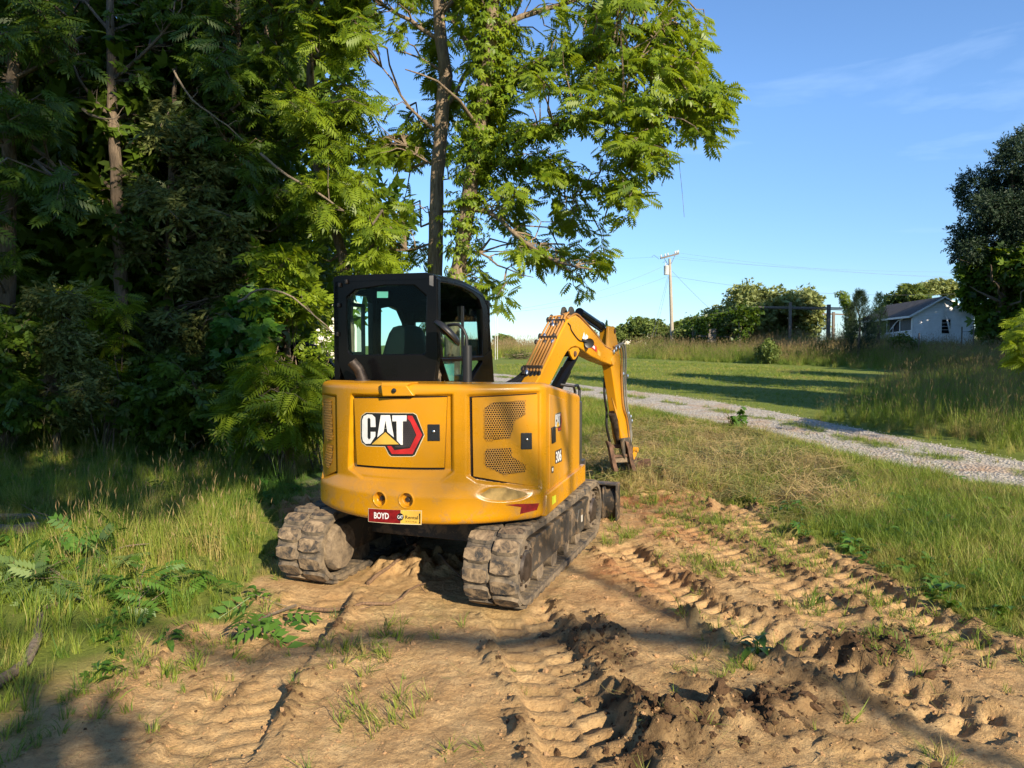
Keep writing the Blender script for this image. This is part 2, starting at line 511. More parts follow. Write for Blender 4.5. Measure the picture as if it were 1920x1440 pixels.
M['wilt'] = leaf('wilting_leaf', (0.06, 0.12, 0.03), (0.15, 0.21, 0.06), 0.25, 0.6)

def grass_mat(name, c0, c1, c2, trans=0.35):
    m = bpy.data.materials.new(name); m.use_nodes = True
    nt = m.node_tree; nt.nodes.clear()
    o = nt.nodes.new('ShaderNodeOutputMaterial')
    b = N(nt, 'ShaderNodeBsdfPrincipled'); b.inputs['Roughness'].default_value = 0.55
    b.inputs['Specular IOR Level'].default_value = 0.3
    t = nt.nodes.new('ShaderNodeBsdfTranslucent')
    oi = nt.nodes.new('ShaderNodeObjectInfo')
    a = attr(nt, 'tint', 'INSTANCER')
    bl = attr(nt, 'blade')
    f = math_(nt, 'ADD', math_(nt, 'ADD', a, math_(nt, 'MULTIPLY', math_(nt, 'SUBTRACT', oi.outputs['Random'], 0.5), 0.25)), math_(nt, 'MULTIPLY', math_(nt, 'SUBTRACT', bl, 0.5), 0.4))
    c = ramp(nt, f, [(0.05, c0), (0.5, c1), (0.95, c2)])
    nt.links.new(c, b.inputs['Base Color']); nt.links.new(c, t.inputs[0])
    x = nt.nodes.new('ShaderNodeMixShader'); x.inputs[0].default_value = trans
    nt.links.new(b.outputs[0], x.inputs[1]); nt.links.new(t.outputs[0], x.inputs[2]); nt.links.new(x.outputs[0], o.inputs[0])
    return m
# tint 0 = deep green, .5 = fresh yellow green, 1 = straw
M['grass'] = grass_mat('grass_blade', (0.070, 0.140, 0.018), (0.215, 0.280, 0.032), (0.44, 0.33, 0.13))
M['hay'] = grass_mat('hay_straw', (0.14, 0.17, 0.045), (0.28, 0.23, 0.085), (0.40, 0.28, 0.13), 0.2)
M['seedhead'] = grass_mat('seed_head', (0.16, 0.14, 0.06), (0.25, 0.19, 0.09), (0.31, 0.21, 0.11), 0.2)

def bark(name, c0, c1, scale=9):
    m, nt, b, o = new_mat(name)
    co = obj_co(nt)
    mp = N(nt, 'ShaderNodeMapping'); mp.inputs['Scale'].default_value = (1, 1, 0.16)
    nt.links.new(co, mp.inputs[0])
    n = noise_n(nt, scale * 3, 7, 0.7, mp.outputs[0], 0.6)
    n2 = noise_n(nt, 1.3, 3, 0.5, co)
    c = ramp(nt, n, [(0.32, c0), (0.66, c1)])
    nt.links.new(mixc(nt, math_(nt, 'MULTIPLY', n2, 0.55), c, tuple(v * 0.6 for v in c0)), b.inputs['Base Color'])
    b.inputs['Roughness'].default_value = 0.95
    bump(nt, b, n, 0.9, 0.03)
    return m
M['bark'] = bark('walnut_bark', (0.10, 0.07, 0.045), (0.36, 0.27, 0.18))
M['bark_dark'] = bark('forest_bark', (0.07, 0.05, 0.034), (0.27, 0.20, 0.135))
M['deadwood'] = bark('dead_wood', (0.12, 0.09, 0.06), (0.33, 0.26, 0.18), 14)
M['root'] = bark('root_wood', (0.13, 0.075, 0.04), (0.34, 0.21, 0.12), 16)
M['greywood'] = bark('weathered_timber', (0.10, 0.085, 0.07), (0.24, 0.205, 0.17), 12)
M['polewood'] = bark('pole_timber', (0.26, 0.23, 0.18), (0.52, 0.47, 0.38), 12)

# the ground sheet: bare sandy soil, damp soil, grassland, dry litter by painted masks of where they lie
def ground_mat():
    m, nt, b, o = new_mat('ground_soil_and_turf')
    pos = geo_pos(nt)
    big = noise_n(nt, 0.55, 5, 0.6, pos, 0.4)
    mid = noise_n(nt, 5.5, 6, 0.65, pos)
    fine = noise_n(nt, 70, 6, 0.72, pos)
    soil = mixc(nt, ramp(nt, mid, [(0.35, (0, 0, 0)), (0.68, (1, 1, 1))]), (0.46, 0.290, 0.127), (0.62, 0.43, 0.21))
    soil = mixc(nt, math_(nt, 'MULTIPLY', ramp(nt, big, [(0.45, (0, 0, 0)), (0.62, (1, 1, 1))]), 0.35), soil, (0.34, 0.19, 0.085))
    soil = mixc(nt, ramp(nt, fine, [(0.34, (0.45, 0.45, 0.45)), (0.46, (0, 0, 0))]), soil, (0.24, 0.13, 0.06))
    grit = noise_n(nt, 28, 6, 0.75, pos, 0.2)
    soil = mixc(nt, ramp(nt, grit, [(0.50, (0, 0, 0)), (0.66, (0.6, 0.6, 0.6))]), soil, (0.20, 0.115, 0.055))
    soil = mixc(nt, ramp(nt, noise_n(nt, 2.2, 6, 0.7, pos, 0.6), [(0.46, (0, 0, 0)), (0.62, (0.40, 0.40, 0.40))]), soil, (0.29, 0.175, 0.082))
    dark = mixc(nt, fine, (0.022, 0.014, 0.008), (0.085, 0.050, 0.025))
    soil = mixc(nt, attr(nt, 'damp'), soil, dark)
    red = mixc(nt, mid, (0.26, 0.085, 0.03), (0.36, 0.15, 0.06))
    soil = mixc(nt, attr(nt, 'clay'), soil, red)
    turf = mixc(nt, fine, (0.075, 0.115, 0.018), (0.20, 0.235, 0.04))
    turf = mixc(nt, ramp(nt, big, [(0.42, (0, 0, 0)), (0.7, (0.55, 0.55, 0.55))]), turf, (0.17, 0.19, 0.045))
    dry = mixc(nt, fine, (0.20, 0.13, 0.05), (0.40, 0.28, 0.12))
    turf = mixc(nt, attr(nt, 'dry'), turf, dry)
    nt.links.new(mixc(nt, attr(nt, 'dirt'), turf, soil), b.inputs['Base Color'])
    b.inputs['Roughness'].default_value = 0.97
    b.inputs['Specular IOR Level'].default_value = 0.15
    h = math_(nt, 'ADD', fine, math_(nt, 'MULTIPLY', grit, 2.0))
    bump(nt, b, h, 0.8, 0.018)
    return m
M['ground'] = ground_mat()
def gravel_mat():
    m, nt, b, o = new_mat('gravel')
    pos = geo_pos(nt)
    v = N(nt, 'ShaderNodeTexVoronoi'); v.inputs['Scale'].default_value = 22
    nt.links.new(pos, v.inputs['Vector'])
    big = noise_n(nt, 0.9, 5, 0.65, pos, 0.5)
    stone = ramp(nt, v.outputs['Color'], [(0.1, (0.22, 0.195, 0.16)), (0.5, (0.36, 0.325, 0.27)), (0.9, (0.50, 0.46, 0.40))])
    c = mixc(nt, ramp(nt, big, [(0.5, (0, 0, 0)), (0.68, (0.8, 0.8, 0.8))]), stone, (0.36, 0.22, 0.12))
    c = mixc(nt, attr(nt, 'turf'), c, mixc(nt, noise_n(nt, 40, 4, 0.7, pos), (0.07, 0.11, 0.025), (0.22, 0.21, 0.07)))
    nt.links.new(c, b.inputs['Base Color'])
    b.inputs['Roughness'].default_value = 0.95
    bump(nt, b, v.outputs['Distance'], 0.9, 0.03)
    return m
M['gravel'] = gravel_mat()
M['clod'] = simple('soil_clod', (0.085, 0.050, 0.027), 0.98, 0, 0.4, 18, 0.5, 0.1)
M['clod_pale'] = simple('sandy_clod', (0.36, 0.22, 0.11), 0.98, 0, 0.3, 18, 0.5, 0.1)
M['pebble'] = simple('gravel_stone', (0.36, 0.33, 0.28), 0.9, 0, 0.35, 5, 0.2)
M['siding'] = simple('white_clapboard_paint', (0.80, 0.81, 0.82), 0.55, 0, 0.06, 3.0)
M['trim'] = simple('white_trim_paint', (0.76, 0.76, 0.75), 0.5, 0, 0.06)
M['shingle'] = simple('dark_shingles', (0.060, 0.050, 0.045), 0.95, 0, 0.35, 3, 0.3)
M['porch_dark'] = simple('dark_screen', (0.020, 0.020, 0.020), 0.8, 0, 0.3)
M['porch_grey'] = simple('grey_insect_screen', (0.12, 0.12, 0.11), 0.8, 0, 0.15)
M['pane'] = simple('window_pane', (0.012, 0.014, 0.016), 0.06, 0, 0.1)
M['metal_roof'] = simple('pale_metal_roof', (0.55, 0.50, 0.42), 0.5, 0, 0.06)
M['pale_wall'] = simple('cream_wall', (0.72, 0.68, 0.56), 0.7, 0, 0.05)
M['porcelain'] = simple('porcelain', (0.5, 0.5, 0.48), 0.25, 0, 0.05)
M['transformer'] = simple('grey_enamel', (0.48, 0.49, 0.48), 0.4, 0, 0.05)
M['wire'] = simple('wire', (0.10, 0.11, 0.12), 0.5, 0.3, 0.05)
M['car_paint'] = simple('navy_car_paint', (0.010, 0.013, 0.022), 0.15, 0.3, 0.05)
M['tyre'] = simple('tyre', (0.02, 0.02, 0.02), 0.85)
M['lamp_lens'] = simple('lamp_lens', (0.5, 0.5, 0.5), 0.1, 0.4)
M['tail_lens'] = simple('tail_lens', (0.25, 0.01, 0.01), 0.15)
M['galv'] = simple('white_pole_paint', (0.45, 0.45, 0.42), 0.5, 0.1)
# ---------------------------------------------------------------- ground
DIRT = Gp((-200, 1470), (20, 1380), (130, 1270), (300, 1190), (470, 1135), (500, 1085), (530, 1040), (520, 960), (600, 900), (900, 890), (1110, 890),
          (1160, 935), (1240, 925), (1330, 938), (1440, 950), (1480, 1000), (1570, 1035), (1670, 1080), (1770, 1150), (1940, 1200), (2400, 1330), (2400, 1500), (900, 1700), (-60, 1600))
HAY = Gp((1080, 870), (1110, 815), (1200, 790), (1300, 800), (1420, 815), (1560, 870), (1660, 930), (1620, 975), (1480, 985), (1430, 948), (1320, 935), (1160, 935))
MACH = (-0.46, 6.28, R(-20.5))     # where the digger stands (track frame) and its heading

PASSES = [   # wheel-side passes of the rubber tracks: centre line in the photograph, depth, lug depth, half width
    (((960, 1110), (985, 1165), (1035, 1260), (1085, 1350), (1150, 1500)), 0.035, 0.040, 0.23),
    (((610, 1095), (560, 1175), (470, 1290), (360, 1460)), 0.035, 0.016, 0.22),
    (((470, 1150), (390, 1240), (230, 1420)), 0.020, 0.010, 0.24),
    (((1150, 1020), (1230, 1085), (1330, 1145), (1450, 1195), (1590, 1255), (1730, 1310), (1950, 1390)), 0.030, 0.042, 0.17),
    (((1350, 925), (1400, 975), (1500, 1040), (1600, 1095), (1720, 1160), (1880, 1250)), 0.028, 0.045, 0.21),
    (((1235, 960), (1330, 1020), (1420, 1075), (1500, 1120), (1590, 1180)), 0.014, 0.030, 0.20),
    (((1160, 1120), (1270, 1210), (1420, 1280), (1620, 1350), (1950, 1440)), 0.030, 0.008, 0.25),
]
PASS_PTS = [(resample(Gp(*pp), 0.04), dp, lg, hw) for pp, dp, lg, hw in PASSES]
MOUNDS = [   # centre in the photograph, radii, height
    ((1400, 1330), 0.50, 0.20, 0.085, 25), ((1260, 1380), 0.34, 0.18, 0.07, 40), ((1120, 1215), 0.30, 0.12, 0.07, -60),
    ((1200, 1330), 0.40, 0.12, 0.06, -55), ((790, 1062), 0.42, 0.30, 0.13, 20), ((1330, 950), 0.45, 0.16, 0.10, -40), ((1500, 1003), 0.26, 0.14, 0.08, 0),
    ((1650, 1215), 0.35, 0.18, 0.06, 10), ((1180, 905), 1.0, 0.8, 0.22, 0), ((1410, 880), 1.2, 0.9, 0.14, 0),
    ((545, 960), 0.7, 0.5, 0.16, 0), 
]
MOUND_PTS = [(G(*c), a, b, h, R(t)) for c, a, b, h, t in MOUNDS]
_c, _s = math.cos(MACH[2]), math.sin(MACH[2])
def mach_local(x, y):
    dx, dy = np.asarray(x) - MACH[0], np.asarray(y) - MACH[1]
    return dx * _c + dy * _s, -dx * _s + dy * _c

def relief(x, y):
    """ruts, lug prints, berms, clods and lumps on top of H0; returns height, damp"""
    x, y = np.asarray(x, float), np.asarray(y, float)
    z = np.zeros(x.shape); damp = np.zeros(x.shape)
    near = sstep(16, 8, np.hypot(x - 0.5, y - 5))
    dirt = sstep(-0.45, 0.25, poly_sd(x, y, DIRT) + 0.25 * fbm(x * 1.7, y * 1.7, 5, 3))
    lump = fbm(x * 1.3, y * 1.3, 11, 3) * 0.022 + fbm(x * 6, y * 6, 21, 5) * 0.010 + fbm(x * 21, y * 21, 31, 2) * 0.0055
    rough = sstep(-0.1, 0.6, fbm(x * 0.9, y * 0.9, 77, 3))
    lump = lump + rough * np.abs(fbm(x * 11, y * 11, 41, 3)) * 0.020
    z += near * lump * (0.55 + 0.45 * dirt)
    for pts, dp, lg, hw in PASS_PTS:
        best = np.full(x.shape, 1e9); arc = np.zeros(x.shape); side = np.zeros(x.shape)
        lo, hi = pts.min(0) - 0.6, pts.max(0) + 0.6
        sel = (x > lo[0]) & (x < hi[0]) & (y > lo[1]) & (y < hi[1])
        if not sel.any(): continue
        xs, ys = x[sel], y[sel]
        bs = np.full(xs.shape, 1e9); ar = np.zeros(xs.shape); sd = np.zeros(xs.shape)
        s = 0.0
        for i in range(len(pts) - 1):
            a, e = pts[i], pts[i + 1] - pts[i]
            L = math.hypot(*e)
            if L < 1e-6: continue
            t = ((xs - a[0]) * e[0] + (ys - a[1]) * e[1]) / (L * L)
            tc_ = np.clip(t, 0, 1)
            dx, dy = xs - a[0] - tc_ * e[0], ys - a[1] - tc_ * e[1]
            d = np.hypot(dx, dy)
            k = d < bs
            bs[k] = d[k]; ar[k] = (s + tc_ * L)[k]; sd[k] = np.sign(e[0] * dy - e[1] * dx)[k] * d[k]
            s += L
        wob = 0.03 * noise(xs * 3, ys * 3, 61)
        l = np.abs(sd + wob)
        inside = sstep(hw + 0.02, hw - 0.025, l) * sstep(0, 0.25, ar) * sstep(s, s - 0.3, ar)
        brk = 0.55 + 0.45 * sstep(-0.35, 0.25, noise(xs * 1.6, ys * 1.6, 71 + len(pts)))
        ph = (ar + np.where(sd > 0, 0.07, 0.0) + 0.25 * np.abs(sd) + 0.012 * noise(xs * 7, ys * 7, 65)) % 0.14
        bar = sstep(0, 0.012, ph) * sstep(0.082, 0.068, ph) * sstep(0.0, 0.02, np.abs(sd) - 0.008)
        edge_n = fbm(xs * 11, ys * 11, 81, 3)
        berm = np.exp(-((l - hw - 0.07) / 0.055) ** 2) * np.clip(0.5 + 0.9 * noise(xs * 2.3, ys * 2.3, 85) + 0.9 * edge_n, 0, 1.6)
        fade = sstep(0, 0.3, ar) * sstep(s, s - 0.4, ar)
        zz = z[sel]
        zz = zz * (1 - 0.6 * inside) + inside * (-dp * brk - lg * bar * brk) + berm * fade * (0.018 + dp * 0.9)
        z[sel] = zz
        dd = damp[sel]; dd = np.maximum(dd, np.clip(berm * fade * 0.55, 0, 0.7)); damp[sel] = dd
    for c, a, b, h, t in MOUND_PTS:
        dx, dy = x - c.x, y - c.y
        u, v = (dx * math.cos(t) + dy * math.sin(t)) / a, (-dx * math.sin(t) + dy * math.cos(t)) / b
        g = np.exp(-(u * u + v * v))
        z += g * h * (0.65 + 0.9 * np.clip(fbm(x * 7, y * 7, 91, 4), -0.5, 1))
        if h < 0.12 and c.y < 6.5: damp = np.maximum(damp, np.sqrt(g) * (0.85 + 0.6 * fbm(x * 5, y * 5, 95, 3)))
    lx, ly = mach_local(x, y)                     # the tracks press the soil flat
    for sx in (-0.79, 0.79):
        k = sstep(0.30, 0.20, np.abs(lx - sx)) * sstep(1.35, 1.05, np.abs(ly))
        z = z * (1 - k) + k * (-0.012)
    return z, np.clip(damp, 0, 1)
def H(x, y):
    return H0(x, y) + relief(x, y)[0]

def axis(lo, hi, step, far_lo, far_hi, g=1.085):
    a = list(np.arange(lo, hi, step)); s = step; v = lo
    left = []
    while v > far_lo: s *= g; v -= s; left.append(v)
    s = step; v = a[-1]; right = []
    while v < far_hi: s *= g; v += s; right.append(v)
    return np.array(left[::-1] + a + right)
gx = axis(-3.7, 5.2, 0.020, -420, 420)
gy = axis(2.8, 8.0, 0.0155, -80, 600)
XX, YY = np.meshgrid(gx, gy)
zr, damp = relief(XX.ravel(), YY.ravel())
xf_, yf_ = XX.ravel(), YY.ravel()
zz = H0(xf_, yf_) + zr
nx, ny = len(gx), len(gy)
idx = np.arange(nx * ny).reshape(ny, nx)
F = np.stack([idx[:-1, :-1], idx[:-1, 1:], idx[1:, 1:], idx[1:, :-1]], -1).reshape(-1, 4)
wob = 0.35 * fbm(xf_ * 1.9, yf_ * 1.9, 101, 4)
dirt = sstep(-0.18, 0.18, poly_sd(xf_, yf_, DIRT) + wob)
patch = sstep(0.38, 0.62, fbm(xf_ * 1.1, yf_ * 1.1, 131, 4))           # thin turf left standing on the bare soil
dirt = dirt * (1 - 0.10 * patch)
left_soil = sstep(0.9, 0.1, np.hypot((xf_ - G(250, 1330).x) / 1.2, (yf_ - G(250, 1330).y) / 1.0) + 0.5 * wob)
dirt = np.maximum(dirt, left_soil)
hay = sstep(-0.4, 0.4, poly_sd(xf_, yf_, HAY) + 1.2 * wob)
dirt = np.maximum(dirt, hay * sstep(0.1, 0.5, fbm(xf_ * 2.2, yf_ * 2.2, 141, 3)) * 0.8)
clay = 0 * xf_
for c, r in (((1190, 945), 0.9), ((1360, 920), 0.8), ((1260, 1000), 0.5), ((560, 950), 1.4), ((1180, 1080), 0.45)):
    g0 = G(*c); clay = np.maximum(clay, np.exp(-((xf_ - g0.x) ** 2 + (yf_ - g0.y) ** 2) / (r * r)) * 0.75)
clay = np.clip(clay * (0.7 + 0.8 * fbm(xf_ * 3, yf_ * 3, 151, 3)), 0, 1)
damp = np.clip(damp + 0.25 * sstep(0.25, 0.7, fbm(xf_ * 1.4, yf_ * 1.4, 161, 4)) * sstep(0.4, 2.2, xf_), 0, 1)
me = np_mesh('ground', np.stack([xf_, yf_, zz], 1), F, M['ground'], {'dirt': ('POINT', dirt), 'damp': ('POINT', damp * dirt), 'dry': ('POINT', hay), 'clay': ('POINT', clay)}, True)
ground = tag(link_mesh('ground', me), 'bare sandy soil with track ruts running into mown grassland', kind='structure')

# gravel drive: a strip of its own, following the land
near_e = resample(Gp((880, 712), (930, 716), (1010, 728), (1090, 746), (1200, 768), (1300, 790), (1430, 815), (1620, 868), (1800, 905), (1940, 930), (2250, 1000)), 0.4)
far_e = resample(Gp((880, 700), (930, 701), (1010, 709), (1090, 722), (1200, 735), (1300, 747), (1430, 768), (1620, 806), (1800, 842), (1940, 870), (2250, 930)), 0.4)
def by_frac(a, n):
    s = np.concatenate([[0], np.cumsum(np.hypot(*np.diff(a, axis=0).T))]); s /= s[-1]
    t = np.linspace(0, 1, n); return np.stack([np.interp(t, s, a[:, 0]), np.interp(t, s, a[:, 1])], 1)
ND, NW = 260, 26
na, fa = by_frac(near_e, ND), by_frac(far_e, ND)
w_ = np.linspace(0, 1, NW)
D = na[:, None, :] * (1 - w_)[None, :, None] + fa[:, None, :] * w_[None, :, None]
dxy = D.reshape(-1, 2)
wv = np.tile(w_, ND)
edge = fbm(dxy[:, 0] * 1.3, dxy[:, 1] * 1.3, 171, 4)
crown = np.minimum(wv, 1 - wv)
dz = 0.035 * sstep(0.0, 0.1, crown) - 0.02 + 0.012 * fbm(dxy[:, 0] * 2, dxy[:, 1] * 2, 175, 3) - 0.03 * np.exp(-((wv - 0.25) / 0.1) ** 2) - 0.03 * np.exp(-((wv - 0.75) / 0.1) ** 2)
dzz = H(dxy[:, 0], dxy[:, 1]) + 0.03 + dz
dzz = np.where(crown < 0.02, H(dxy[:, 0], dxy[:, 1]) - 0.03, dzz)
turf = sstep(0.13, 0.03, np.abs(wv - 0.52) + 0.10 * edge) * sstep(-0.3, 0.1, fbm(dxy[:, 0] * 0.7, dxy[:, 1] * 0.7, 181, 3)) * 0.85
turf = np.maximum(turf, sstep(0.10, 0.02, crown + 0.07 * edge))
idx = np.arange(ND * NW).reshape(ND, NW)
F = np.stack([idx[:-1, :-1], idx[:-1, 1:], idx[1:, 1:], idx[1:, :-1]], -1).reshape(-1, 4)[:, ::-1]
me = np_mesh('gravel_drive', np.stack([dxy[:, 0], dxy[:, 1], dzz], 1), F, M['gravel'], {'turf': ('POINT', turf)}, True)
tag(link_mesh('gravel_drive', me), 'pale gravel drive with a grassy middle strip', kind='structure')
drive_poly = np.concatenate([near_e, far_e[::-1]])

# ---------------------------------------------------------------- scatter of uncountable growth (one object each)
hidden = bpy.data.collections.new('scatter_sources')
def source_coll(name, meshes):
    c = bpy.data.collections.new(name)
    for i, me_ in enumerate(meshes):
        o = bpy.data.objects.new('%s_%02d' % (name, i), me_); c.objects.link(o)
    return c
def scatter(name, pts, scl, tint, coll, nvar, mat=None, tilt=0.15, seed=1, label=None, zs=None):
    rng = np.random.default_rng(seed)
    n = len(pts)
    me = bpy.data.meshes.new(name)
    me.vertices.add(n); me.vertices.foreach_set('co', np.asarray(pts, np.float32).ravel())
    rot = np.stack([rng.normal(0, tilt, n), rng.normal(0, tilt, n), rng.uniform(0, 6.283, n)], 1).astype(np.float32)
    a = me.attributes.new('rot', 'FLOAT_VECTOR', 'POINT'); a.data.foreach_set('vector', rot.ravel())
    sc3 = np.stack([scl, scl, scl if zs is None else scl * zs], 1).astype(np.float32)
    a = me.attributes.new('scl', 'FLOAT_VECTOR', 'POINT'); a.data.foreach_set('vector', sc3.ravel())
    a = me.attributes.new('tint', 'FLOAT', 'POINT'); a.data.foreach_set('value', np.asarray(tint, np.float32))
    a = me.attributes.new('pick', 'INT', 'POINT'); a.data.foreach_set('value', rng.integers(0, nvar, n).astype(np.int32))
    o = link_mesh(name, me)
    if mat: me.materials.append(mat)
    ng = bpy.data.node_groups.new(name, 'GeometryNodeTree')
    ng.interface.new_socket('Geometry', in_out='INPUT', socket_type='NodeSocketGeometry')
    ng.interface.new_socket('Geometry', in_out='OUTPUT', socket_type='NodeSocketGeometry')
    gi, go = ng.nodes.new('NodeGroupInput'), ng.nodes.new('NodeGroupOutput')
    ci = ng.nodes.new('GeometryNodeCollectionInfo'); ci.inputs['Collection'].default_value = coll
    ci.inputs['Separate Children'].default_value = True; ci.inputs['Reset Children'].default_value = True
    ip = ng.nodes.new('GeometryNodeInstanceOnPoints'); ip.inputs['Pick Instance'].default_value = True
    def na_(nm, t):
        q = ng.nodes.new('GeometryNodeInputNamedAttribute'); q.data_type = t; q.inputs['Name'].default_value = nm
        return q.outputs['Attribute']
    L = ng.links.new
    L(gi.outputs[0], ip.inputs['Points']); L(ci.outputs[0], ip.inputs['Instance'])
    L(na_('pick', 'INT'), ip.inputs['Instance Index'])
    L(na_('rot', 'FLOAT_VECTOR'), ip.inputs['Rotation']); L(na_('scl', 'FLOAT_VECTOR'), ip.inputs['Scale'])
    L(ip.outputs[0], go.inputs[0])
    md = o.modifiers.new('scatter', 'NODES'); md.node_group = ng
    return tag(o, label, kind='stuff')

def blades(seed, n, h, spread, w, lean=0.5, segs=3, hvar=0.35, head=0, mat=None):
    """a tuft: n curved tapering blades; some carry a seed head"""
    rng = np.random.default_rng(seed)
    V, F_, bl, mi = [], [], [], []
    for i in range(n):
        a = rng.uniform(0, 6.283); r = spread * math.sqrt(rng.uniform()) * 0.6
        bx, by = r * math.cos(a), r * math.sin(a)
        d = a + rng.normal(0, 0.9); L = h * (1 + rng.normal(0, hvar)); L = max(L, h * 0.3)
        ln = abs(rng.normal(lean, 0.3)); tv = rng.uniform()
        stalk = i < head
        if stalk: L *= 1.35; ln *= 0.45
        px, py = -math.sin(d + rng.normal(0, 0.5)), math.cos(d + rng.normal(0, 0.5))
        b0 = len(V)
        ww = w * rng.uniform(0.6, 1.3) * (0.55 if stalk else 1)
        for k in range(segs + 1):
            t = k / segs
            out = ln * L * t * t * 0.75; up = L * (t - 0.28 * ln * t * t)
            cx, cy = bx + math.cos(d) * out, by + math.sin(d) * out
            wk = ww * (1 - t ** 1.6) * 0.5 + 0.0003
            V += [(cx - px * wk, cy - py * wk, up), (cx + px * wk, cy + py * wk, up)]
            if k:
                q = b0 + 2 * (k - 1); F_.append((q, q + 1, q + 3, q + 2)); bl.append(tv); mi.append(0)
        if stalk:
            tx, ty, tz = V[-1]
            hl, hw_ = L * 0.15, w * 0.75
            for ang in (0, 1.57):
                ux, uy = math.cos(d + ang) * hw_, math.sin(d + ang) * hw_
                q = len(V)
                V += [(tx, ty, tz - hl * 0.1), (tx + ux, ty + uy, tz + hl * 0.4), (tx + math.cos(d) * hl * 0.3, ty + math.sin(d) * hl * 0.3, tz + hl), (tx - ux, ty - uy, tz + hl * 0.4)]
                F_.append((q, q + 1, q + 2, q + 3)); bl.append(tv); mi.append(1)
    return np_mesh('tuft', V, F_, [mat or M['grass'], M['seedhead']], {'blade': ('FACE', bl)}, True, mi)

def broadleaf(seed, n, h, L, W, mat):
    """a low weed: n broad leaves on short stalks"""
    rng = np.random.default_rng(seed); V, F_, bl = [], [], []
    for i in range(n):
        a = rng.uniform(0, 6.283); z = h * rng.uniform(0.25, 1); r0 = 0.25 * L * rng.uniform(0.2, 1)
        l, w = L * rng.uniform(0.6, 1.15), W * rng.uniform(0.6, 1.15)
        ca, sa = math.cos(a), math.sin(a); dr = rng.uniform(-0.5, 0.25)
        q = len(V)
        for t, wd, up in ((0, 0.08, 0), (0.3, 0.9, 0.12), (0.65, 0.8, 0.10), (1, 0.02, -0.05)):
            x = r0 + l * t; zz_ = z + l * (up + dr * t)
            for s_ in (-1, 0, 1):
                V.append((x * ca - s_ * w * wd * sa * 0.5, x * sa + s_ * w * wd * ca * 0.5, zz_ + abs(s_) * w * wd * 0.18))
        for k in range(3):
            for s_ in (0, 1):
                b = q + 3 * k + s_; F_.append((b, b + 1, b + 4, b + 3)); bl.append(rng.uniform())
        q = len(V)
        V += [(0.003, 0, 0), (-0.003, 0, 0), (r0 * ca - 0.002, r0 * sa, z), (r0 * ca + 0.002, r0 * sa, z)]
        F_.append((q, q + 1, q + 2, q + 3)); bl.append(0.3)
    return np_mesh('weed', V, F_, mat, {'blade': ('FACE', bl), 'tint': ('FACE', bl)}, True)
def straw(seed, n, size, flat=0.35, mat=None):
    rng = np.random.default_rng(seed); V, F_, bl = [], [], []
    for i in range(n):
        a, e = rng.uniform(0, 6.283), rng.normal(0.12, flat)
        L = size * rng.uniform(0.4, 1.1); w = size * 0.0065
        c = np.array([rng.normal(0, size * 0.35), rng.normal(0, size * 0.35), abs(rng.normal(0, size * 0.13))])
        d = np.array([math.cos(a) * math.cos(e), math.sin(a) * math.cos(e), math.sin(e)])
        sd = np.array([-math.sin(a), math.cos(a), rng.normal(0, 0.6)]); sd /= np.linalg.norm(sd)
        up = np.array([0, 0, 1.0]); q = len(V); cv = rng.normal(0, 0.14) * L
        for k in range(4):
            t = k / 3 - 0.5
            p = c + d * L * t + (up * 0.6 + sd) * cv * (0.25 - t * t) * 2
            V += [tuple(p - sd * w), tuple(p + sd * w)]
            if k: b = q + 2 * (k - 1); F_.append((b, b + 1, b + 3, b + 2)); bl.append(rng.uniform())
    return np_mesh('straw', V, F_, mat or M['hay'], {'blade': ('FACE', bl)}, True)
def clod(seed, mat):
    rng = np.random.default_rng(seed)
    bm = bmesh.new(); bmesh.ops.create_icosphere(bm, subdivisions=2, radius=1)
    ph = rng.uniform(0, 9, 3)
    for v in bm.verts:
        k = 1 + 0.32 * math.sin(v.co.x * 2.7 + ph[0]) * math.cos(v.co.y * 3.1 + ph[1]) + 0.2 * math.sin(v.co.z * 5 + v.co.x * 4 + ph[2]) + rng.normal(0, 0.15)
        v.co = Vector((v.co.x * k, v.co.y * k * 0.85, v.co.z * k * 0.65))
    me_ = bpy.data.meshes.new('clod'); bm.to_mesh(me_); bm.free(); me_.materials.append(mat)
    return me_

C_short = source_coll('short_tuft', [blades(10 + i, 16, 0.11, 0.07, 0.006, 0.7, 2) for i in range(5)])
C_mid = source_coll('mid_tuft', [blades(30 + i, 24, 0.22, 0.10, 0.0065, 0.55, 3, head=1 if i == 0 else 0) for i in range(6)])
C_tall = source_coll('tall_tuft', [blades(50 + i, 34, 0.50, 0.16, 0.008, 0.38, 3, head=4) for i in range(6)])
C_band = source_coll('band_tuft', [blades(70 + i, 60, 0.80, 0.45, 0.020, 0.30, 2, head=13) for i in range(5)])
C_hay = source_coll('straw_wisp', [straw(90 + i, 26, 0.30) for i in range(6)])
C_weed = source_coll('broad_weed', [broadleaf(110 + i, 9, 0.10, 0.10, 0.05, M['weed']) for i in range(5)])
C_clod = source_coll('clod', [clod(130 + i, M['clod']) for i in range(5)])
C_sand = source_coll('sandy_clod', [clod(140 + i, M['clod_pale']) for i in range(5)])
C_peb = source_coll('pebble', [clod(150 + i, M['pebble']) for i in range(4)])

